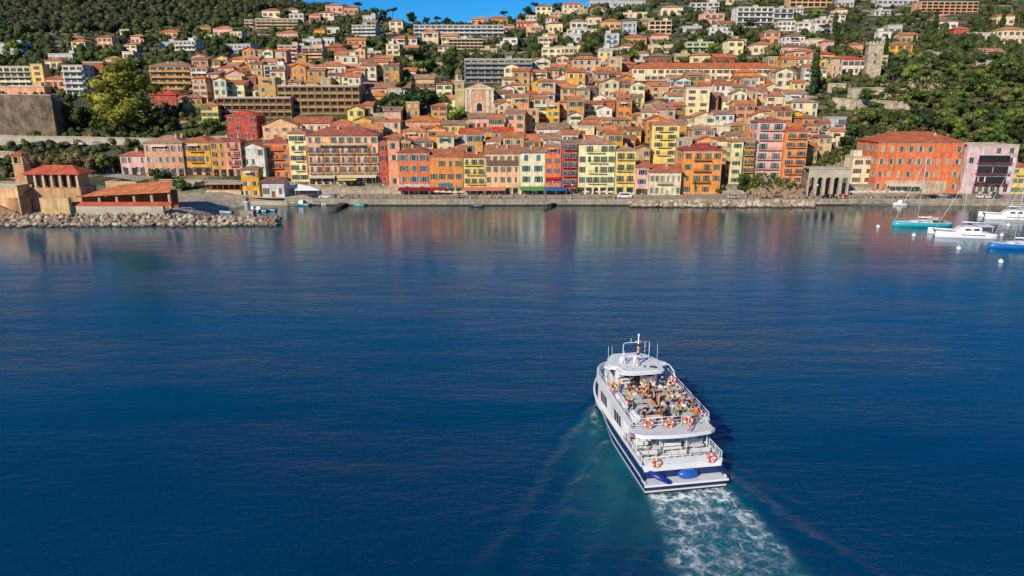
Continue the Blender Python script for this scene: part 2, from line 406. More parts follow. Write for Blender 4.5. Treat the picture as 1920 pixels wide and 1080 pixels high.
def bld(L, Rr, E, B, col, roof='h', fl=3, nc=3, sh='g', fg='', label=None, cat=None, name=None, yaw=None, dep=None, rc=None, Y=None, z0=None, pitch=.36, land=None):
    px = (L+Rr)/2
    if Y is None: p = ground(px, B)
    else:
        p = at_depth(px, B, Y)
        if z0 is not None: p.z = z0
    x, dy, dz = ray(px, E); t = p.y/dy; zE = CH+dz*t
    depth = p.y*math.cos(PITCH)+(CH-(p.z+zE)/2)*math.sin(PITCH)
    w = (Rr-L)/F*depth; h = max(2.6, zE-p.z); zE = p.z+h
    rr = random.Random(int(L*7+E*13)); wk_ = rr.uniform(.8, 1.25); hk_ = rr.uniform(.85, 1.15)
    if dep is None: dep = max(5.5, min(11, w*rr.uniform(.75, 1.1))) if not fg.count('A') else max(9, min(14, w*.6))
    if yaw is None: yaw = R(rr.uniform(-9, 9)) if p.y > 262 else R(rr.uniform(-1.5, 2.5))
    apt = 'A' in fg
    ck, cname = COL[col]
    kind = name or ('apartment_block' if apt else ('villa' if p.y > 400 and roof != 'g' else 'town_house'))
    root = empty(kind, p, yaw)
    far = p.y > 300
    j = rr.uniform(.9, 1.08); wc = hexc(ck, .95*j); wc = tuple(a_*.95+.05*c_ for a_, c_ in zip(wc[:3], (.62,.5,.36)))+(1,)
    b = MB(); b.box(-w/2, w/2, 0, dep, -5 if p.y > 256 else -1, h, 0)
    ps = pitch
    if roof == 'G': hh = w/2*ps*1.1; b.add([(-w/2,0,h),(w/2,0,h),(0,0,h+hh),(-w/2,dep,h),(w/2,dep,h),(0,dep,h+hh)], [(0,1,2),(4,3,5)])
    if roof == 'g': hh = dep/2*ps*1.1; b.add([(-w/2,0,h),(-w/2,dep,h),(-w/2,dep/2,h+hh),(w/2,0,h),(w/2,dep,h),(w/2,dep/2,h+hh)], [(1,0,2),(3,4,5)])
    if roof == 's': hh = (dep+1.1)*ps*.6; b.add([(-w/2,0,h),(-w/2,dep,h),(-w/2,dep,h+hh*.9),(w/2,0,h),(w/2,dep,h),(w/2,dep,h+hh*.9)], [(1,0,2),(3,4,5),(1,2,5,4)])
    wall = b.build('wall', M['stucco'], root, col=wc)
    if h > 7 and p.y < 330 and roof != 'f':
        cb = MB(); cb.box(-w/2-.12, w/2+.12, -.14, -.002, h-.35, h-.05, 0); cb.build('cornice', M['trim'], root)
    rb, rh = roof_mb(roof, w, dep, ps, .3 if apt else .5)
    rcol = rc if rc else ROOFC[rr.randrange(10)]
    if isinstance(rcol, str): rcol = hexc(rcol, .8)
    rf = rb.build('roof', M['concrete'] if roof == 'f' else M['roof'], root, (0, 0, h), rcol)
    if roof != 'f' and w > 5 and 'c' not in fg:
        for _ in range(1 if w < 12 else 2):
            cx = rr.uniform(-w*.35, w*.35); cy = dep*rr.choice([.3, .7]); put('chimney', chimney_mesh(1.1+rr.random()*.6), rf, (cx, cy, rh*.45), hexc('d8c0a0', .8))
    elif roof == 'f' and w > 8 and rr.random() < .6:
        sb = MB(); sb.box(-1.6, 1.6, -1.3, 1.3, 0, 2.2, 0); sb.box(-1.75, 1.75, -1.45, 1.45, 2.2, 2.35, 0); sb.build('stair_head', M['stucco'], root, (rr.uniform(-w*.3, w*.3), dep*.6, h+.22), wc)
    fl = max(1, fl); fh = h/fl; shc = shc0 = hexc(SHC[sh][0], .8)
    # window columns
    def fill(axis, length, n, ox):
        if n < 1: return
        sp = length/n; ww = max(.65, min(1.35, wk_*sp*(.34 if not far else .38))); wh = min(2.0, hk_*fh*.54)
        for f in range(fl):
            z = f*fh+fh*.25
            for i in range(n):
                if axis == 'f' and f == 0 and i == n//2 and 'd' in fg: continue
                if rr.random() < .07 and not apt: continue
                u = -length/2+sp*(i+.5)+rr.uniform(-.1, .1)
                st = 'plain' if (sh == '-' or apt) else ('closed' if rr.random() < .25 else 'open')
                if f == 0 and 'q' in fg: st = 'plain'
                if sp < ww*2.2 and st == 'open': st = rr.choice(['plain', 'closed'])
                j_ = rr.uniform(.75, 1.2); shc = tuple(c_*j_ for c_ in shc0[:3])+(1,)
                loc = (u, 0, z) if axis == 'f' else (ox, dep/2-u*(1 if ox < 0 else -1), z)
                rz = 0 if axis == 'f' else (math.pi/2 if ox > 0 else -math.pi/2)
                if st == 'open' and not far:
                    wo = put('window', win_mesh(ww, wh, 'plain'), root, loc, shc, rz)
                    for s in (-1, 1):
                        so = put('shutter', shutter_mesh(ww*.5, wh), wo, (s*(ww*.78+.1), -.02, 0), shc)
                        if rr.random() < .3: so.location.x = s*(ww*.72+.1); so.location.y = -.13; so.rotation_euler.z = -s*rr.uniform(.3, .9)
                else: put('window', win_mesh(ww, wh, st), root, loc, shc, rz)
    if apt:
        nb = nc; sp = w/nb
        for f in range(fl):
            bb = MB(); bb.box(-w/2+.3, w/2-.3, -.03, .02, f*fh+.15, f*fh+fh*.82, 0)
            if 's' not in fg: put('balcony', balcony_mesh(w-.2, 's' in fg or rr.random() < .7, 1.3), root, (0, 0, f*fh+.1), hexc(COL['wh'][0], .75) if 'w' in fg else wc)
            for i in range(nb):
                wk = min(sp*(.72 if 's' not in fg else .6), 3.2); put('window' if 's' not in fg else 'loggia', win_mesh(wk, fh*.66, 'plain') if 's' not in fg else loggia_mesh(sp*.8, fh*.68), root, (-w/2+sp*(i+.5), 0, f*fh+fh*.2), shc)
        fill('s', dep, 2, w/2+.0); fill('s', dep, 2, -w/2)
    elif nc > 0:
        fill('f', w, nc, 0)
        if h > 3.5:
            side = w/2 if p.x < 0 else -w/2
            fill('s', dep, max(1, int(dep/3.6)) if rr.random() < .75 else 0, side)
    if 'd' in fg: put('door', door_mesh(1.1, min(2.2, fh*.8)), root, (-w/2+w/max(1,nc)*(nc//2+.5), 0, .02), shc)
    if roof != 'f' and rr.random() < .25 and w > 5 and roof in 'hgs' and not apt:
        b = MB(); b.box(-.5, .5, -.6, .6, 0, .12); so = b.build('skylight', M['glass'], rf, (rr.uniform(-w*.25, w*.25), dep*.25, rh*.42+.25)); so.rotation_euler.x = ps*.95
    if not apt and nc > 1 and rr.random() < .16 and fl > 1:
        awning(root, -w*.3, w*.1, fh*(fl-.2), 1.1, .35, hexc(rr.choice(['e8e0d0','c86048','5a8a6a','e0b860','f0f0ea']), .8), .1)
    if 'b' in fg and not apt:
        for f in range(1, fl):
            k = w*.84 if 'B' in fg else w*.5
            put('balcony', balcony_mesh(k, False, .9), root, (rr.uniform(-.05, .05)*w, 0, f*fh+fh*.2), wc)
    if 'y' in fg: put('balcony', balcony_mesh(w*.7, True, .9), root, (0, 0, (fl-1)*fh+fh*.15), wc)
    r = max(w, dep)/2; cc = Matrix.Rotation(yaw, 3, 'Z') @ Vector((0, dep/2, 0))+p
    OCC.append((cc.x, cc.y, r))
    size = '' if (apt or p.y < 262) else ('small ' if w < 8 else ('large ' if w > 16 else ''))
    extra = ''
    if apt: d = f"{cname} {NUMW.get(fl, 'tall')}-storey balconied block"
    else:
        d = f"{size}{cname} {NUMW.get(fl, 'tall')}-storey {'house' if kind != 'villa' else 'villa'}"
        if sh not in '-wn' and nc > 0 and p.y < 345: d += f" with {SHC[sh][1]} shutters"
        else: d += f" with {ROOFW[roof]}"
    ct = cat or {'apartment_block':'apartment block', 'villa':'villa', 'town_house':'house'}.get(kind, kind.replace('_', ' '))
    tag(root, label, ct)
    if label is None: AUTO.append((root, px, (E+B)/2, d))
    if land: LAND.append((land, px, (E+B)/2))
    root['_h'] = h; root['_w'] = w; root['_d'] = dep
    return root, w, h, dep
def awning(root, x0, x1, z, d, drop, col, front=.25, posts=0, label=None):
    b = MB(); b.add([(x0,-.03,z),(x1,-.03,z),(x1,-d,z-drop),(x0,-d,z-drop),(x0,-.03,z-.05),(x1,-.03,z-.05),(x1,-d,z-drop-.05),(x0,-d,z-drop-.05)],
        [(0,3,2,1),(4,5,6,7),(0,1,5,4),(1,2,6,5),(2,3,7,6),(3,0,4,7)])
    n = max(2, int((x1-x0)/1.2))
    for i in range(n): b.box(x0+(x1-x0)*i/n, x0+(x1-x0)*(i+.92)/n, -d-.03, -d-.002, z-drop-front, z-drop-.03)
    o = b.build('awning', M['cloth'], root, col=col)
    for i in range(posts):
        pb = MB(); xx = x0+.2+(x1-x0-.4)*i/max(1, posts-1); pb.tube((xx,-d+.15,0.02),(xx,-d+.15,z-drop),.05,.05,6); pb.build('awning_post', M['steel'], root)
    if label: tag(o, label)
    return o
# ---------------------------------------------------------------- the waterfront row (named by hand)
W = {}
def wf(key, *a, **k):
    r = bld(*a, **k); W[key] = r; return r
wf('pinkleft', 229,277,292,327,'pk','h',2,4,'w','', label='pale pink building with a blue wall sign, at the left end of the waterfront row', rc='c8705a')
wf('salmonleft', 277,348,268,330,'sa','h',3,6,'l','', label='salmon house with pale turquoise windows beside the yellow one on the left waterfront', dep=12)
wf('yellowleft', 349,399,267,328,'go','h',3,4,'b','b', label='golden yellow house with small balconies between salmon and brown houses on the left', dep=12)
wf('brownleft', 400,427,266,330,'oc','h',4,2,'n','', label='plain ochre-brown house wedged between the yellow and the coral house', dep=11)
wf('coralleft', 427,456,265,330,'sa','h',4,2,'r','b', label='narrow coral house with red shutters left of the white gabled house', rc='c05a48')
wf('whitegable', 455,499,278,330,'wh','G',3,3,'g','', label='white house with green shutters and an orange gable behind the little yellow tower')
wf('redbal', 499,546,268,335,'ro','h',4,3,'g','b', label='red-orange house with pale balconies beside the pale yellow corner house', rc='b85038')
wf('yelcorner', 547,580,250,341,'ly','h',5,2,'g','b', label='tall pale yellow house with green shutters, joined to the left of the big hotel', dep=13)
hr, hw, hh_, hd = wf('hotel', 580,712,254,345,'pe','h',5,9,'b','', label='big peach and orange waterfront hotel with rows of balconies and cream awnings', cat='hotel', name='waterfront_hotel', dep=15, yaw=R(3), rc='b8624a', land='the big hotel')
fh = hh_/5
for i in range(9):
    u = -hw/2+hw*(i+.5)/9
    if i in (0, 2, 4, 6, 8):
        pb = MB(); pb.box(u-hw/18-.35, u-hw/18+.35, -.045, -.002, fh, hh_*.8); pb.build('wall_panel', M['stucco'], hr, col=hexc('e57a30', .8))
    for f in range(1, 4): put('balcony', balcony_mesh(hw/9*.86, False, 1.1), hr, (u, 0, fh*f+fh*.18), hexc('d8c8b0', .8))
put('balcony', balcony_mesh(hw*.66, False, 1.4), hr, (0, 0, fh*4+fh*.05), hexc('d8c8b0', .8))
awning(hr, -hw*.08, hw*.47, fh*.98, 3.2, .6, hexc('e8dcb0', .8), posts=4, label='long cream awning'); awning(hr, -hw/2+.4, -hw*.12, fh*.9, 2, .6, hexc('d8d0b8', .8), posts=3)
awning(hr, -hw*.06, hw*.2, 2.4, 5, .3, hexc('f0e080', .8), posts=0, label='low yellow awning')
wf('hotelshade', 713,729,268,345,'rd','h',4,1,'n','', label='narrow dark red house squeezed against the right side of the big hotel')  # hotel's right side as a separate block, its shade put into the colour
wf('salmsm', 730,752,262,350,'sa','h',4,1,'w','', label='narrow salmon house above the dark alley left of the red brick house')
r_ = wf('redbrick', 749,807,286,366,'ro','h',4,3,'t','', label='brick red corner house with white arched ground floor and dark red awning', rc='a85a44', dep=11)
def arches(root, w, n, z, hh, y=-.05, m='trim'):
    for i in range(n):
        x = -w/2+w*(i+.5)/n; rr = w/n*.32; b = MB()
        pts = [(x-rr, y-.02, .02), (x+rr, y-.02, .02)]+[(x+rr*math.cos(a), y-.02, z+rr*math.sin(a)) for a in [math.pi*k/8 for k in range(9)]]
        b.poly(pts); b.build('arched_opening', M['glass'], root)
def base_band(root, w, z, col):
    b = MB(); b.box(-w/2-.03, w/2+.03, -.06, -.002, 0, z); b.build('ground_floor', M['stucco'], root, col=col)
base_band(r_[0], r_[1], r_[2]*.26, hexc('dedad0', .8)); arches(r_[0], r_[1], 2, r_[2]*.1, 2, -.06)
awning(r_[0], -r_[1]/2, r_[1]/2, 2.9, 3.4, .7, hexc('8e2530', .8), posts=4)
r_ = wf('orangeblue', 807,869,294,366,'or','g',3,4,'g','', label='orange house with a blue shop front and terracotta roof, next to the brick red house', rc='c07048')
awning(r_[0], -r_[1]/2, -r_[1]*.02, 2.9, 3.4, .7, hexc('a82c34', .8), posts=3)
b = MB(); b.box(-2.6, 2.6, -.12, -.01, 3.2, 4.4); b.build('shop_front', M['paint'], r_[0], (-.5, 0, 0), hexc('2a80a0', .8))
r_ = wf('yelbal', 870,910,295,366,'ye','g',4,3,'g','bB', label='yellow house with two dark balconies between the orange and the long peach house', rc='b8603e')
r2_ = wf('peachlong', 910,974,288,366,'pe','g',4,5,'g','', label='wide peach house with a brown sun terrace under its roof and salmon awning', rc='b87858', dep=12)
b = MB(); b.box(-r2_[1]*.46, r2_[1]*.46, -.35, -.01, r2_[2]*.72, r2_[2]*.84); b.build('loggia_blind', M['cloth'], r2_[0], col=hexc('7a6050', .8))
for rt, w_ in ((r_[0], r_[1]), (r2_[0], r2_[1])): awning(rt, -w_/2-.2, w_*(.5 if w_ < 9 else .1), 3.0, 3.6, .7, hexc('d58a70', .8), posts=4)
r_ = wf('teal', 974,1021,286,366,'cr','g',4,2,'t','', label='cream house with bright teal shutters above a green restaurant awning', rc='b07a60')
awning(r_[0], -r_[1]/2, r_[1]/2, 3.2, 3.6, .5, hexc('5a9a52', .8), .6, posts=3)
r_ = wf('redor', 1021,1051,274,366,'ro','h',5,2,'b','', label='narrow orange-red house with blue shutters between cream and crimson houses')
awning(r_[0], -r_[1]/2, r_[1]/2+2, 3.0, 3.6, .6, hexc('2c6cb0', .8), .4, posts=3)
b = MB(); b.box(-r_[1]*.45, r_[1]*.45, -.6, -.01, r_[2]*.32, r_[2]*.37); b.build('red_blind', M['cloth'], r_[0], col=hexc('c02030', .8))
wf('crimson', 1052,1082,267,366,'rd','h',6,2,'b','bB', label='tall crimson house with full-width balconies left of the big cream house')
wf('creambig', 1083,1151,270,366,'ly','h',5,5,'g','b', label='big pale yellow waterfront house with green shutters and many small balconies', dep=13, land='the big pale yellow waterfront house')
r_ = wf('yelnarrow', 1152,1189,282,366,'ye','h',4,2,'g','bB', label='bright yellow narrow house with two balconies beside the small pink house')
r_ = wf('pinksmall', 1190,1215,314,367,'pk','s',3,1,'b','', label='low pink and lilac house with one blue window between yellow and white houses')
r_ = wf('whitegreen', 1216,1275,323,368,'cr','g',2,6,'y','d', label='low cream-white house with sage shutters and a dark green door', rc='c06a48')
put('balcony', balcony_mesh(r_[1]*.5, False, .7), r_[0], (0, 0, r_[2]*.5), hexc('7a5040', .8))
r_ = wf('orangehouse', 1277,1349,282,365,'or','h',4,4,'g','', label='bright orange four-storey house with green shutters standing alone above the rocks', rc='a8463a', dep=10, land='the bright orange four-storey house')
for k in (1, 2, 3): put('balcony', balcony_mesh(r_[1]*.46, False, .9), r_[0], (0, 0, r_[2]*(k/4+.03)), hexc('7a4a30', .8))
wf('olive', 1366,1388,265,345,'ly','h',5,1,'g','', label='narrow pale yellow tower house just left of the olive balconied one')
wf('olive2', 1389,1411,262,342,'oc','h',5,2,'g','bB', label='narrow ochre house with stacked balconies against the tall pink house')
r_ = wf('pinktall', 1412,1463,229,338,'pk','h',6,2,'t','bB', label='tall pink house with turquoise shutters on top of the shore rocks', rc='b0604a', land='the tall pink house', dep=9)
wf('orbalc', 1464,1506,246,345,'or','h',6,2,'b','bB', label='tall orange house with blue shutters and five balconies beside the pink one', rc='cf6234')
for k_ in ('redbrick','orangeblue','yelbal','peachlong','teal','redor','crimson','creambig','yelnarrow','pinksmall','hotel','pinkleft','salmonleft','yellowleft','brownleft','coralleft'):
    rt, w_, h_, d_ = W[k_]; n_ = max(2, int(w_/2.6))
    for i in range(n_):
        b = MB(); x_ = -w_/2+w_*(i+.5)/n_; b.box(x_-.85, x_+.85, -.14, -.1, .05, 2.5); b.build('shop_opening', M['glass'], rt)
# right-hand cove
r_ = wf('bigorange', 1637,1792,267,361,'ro','h',4,9,'y','', label='long bright orange three-storey palace-like building on the right quay', yaw=R(-3), dep=18, rc='c8683e', cat='house', land='the long orange quay building', name='quay_building')
base_band(r_[0], r_[1]*.72, r_[2]*.24, hexc('dcbfa0', .8))
awning(r_[0], -r_[1]*.36, r_[1]*.02, 3.3, 3.2, .5, hexc('dcd6c8', .8), posts=6); 
wf('creamside', 1594,1636,296,345,'cr','f',3,2,'n','', label='low cream annex stepping up against the left end of the long orange building', cat='house')
r_ = wf('pinkhotel', 1801,1893,274,364,'li','f',5,4,'w','', label='pink-lilac building with three wide red-edged balconies on the right quay', cat='house', yaw=R(-4), dep=13, land='the pink-lilac quay building')
for k in (1, 2, 3):
    o = put('balcony', balcony_mesh(r_[1]*.66, False, 1.4), r_[0], (r_[1]*.06, 0, r_[2]*(k*.22)), hexc('b04048', .8))
    b = MB(); b.box(-r_[1]*.3, r_[1]*.3, -.12, -.1, .1, r_[2]*.15); b.build('window', M['glass'], r_[0], (r_[1]*.06, 0, r_[2]*(k*.22)))
arches(r_[0], r_[1]*.6, 3, 2.4, 2, -.05)
wf('yelright', 1893,1925,313,364,'ye','h',3,3,'g','y', label='yellow house with green shutters cut by the right edge, next to the pink-lilac building')
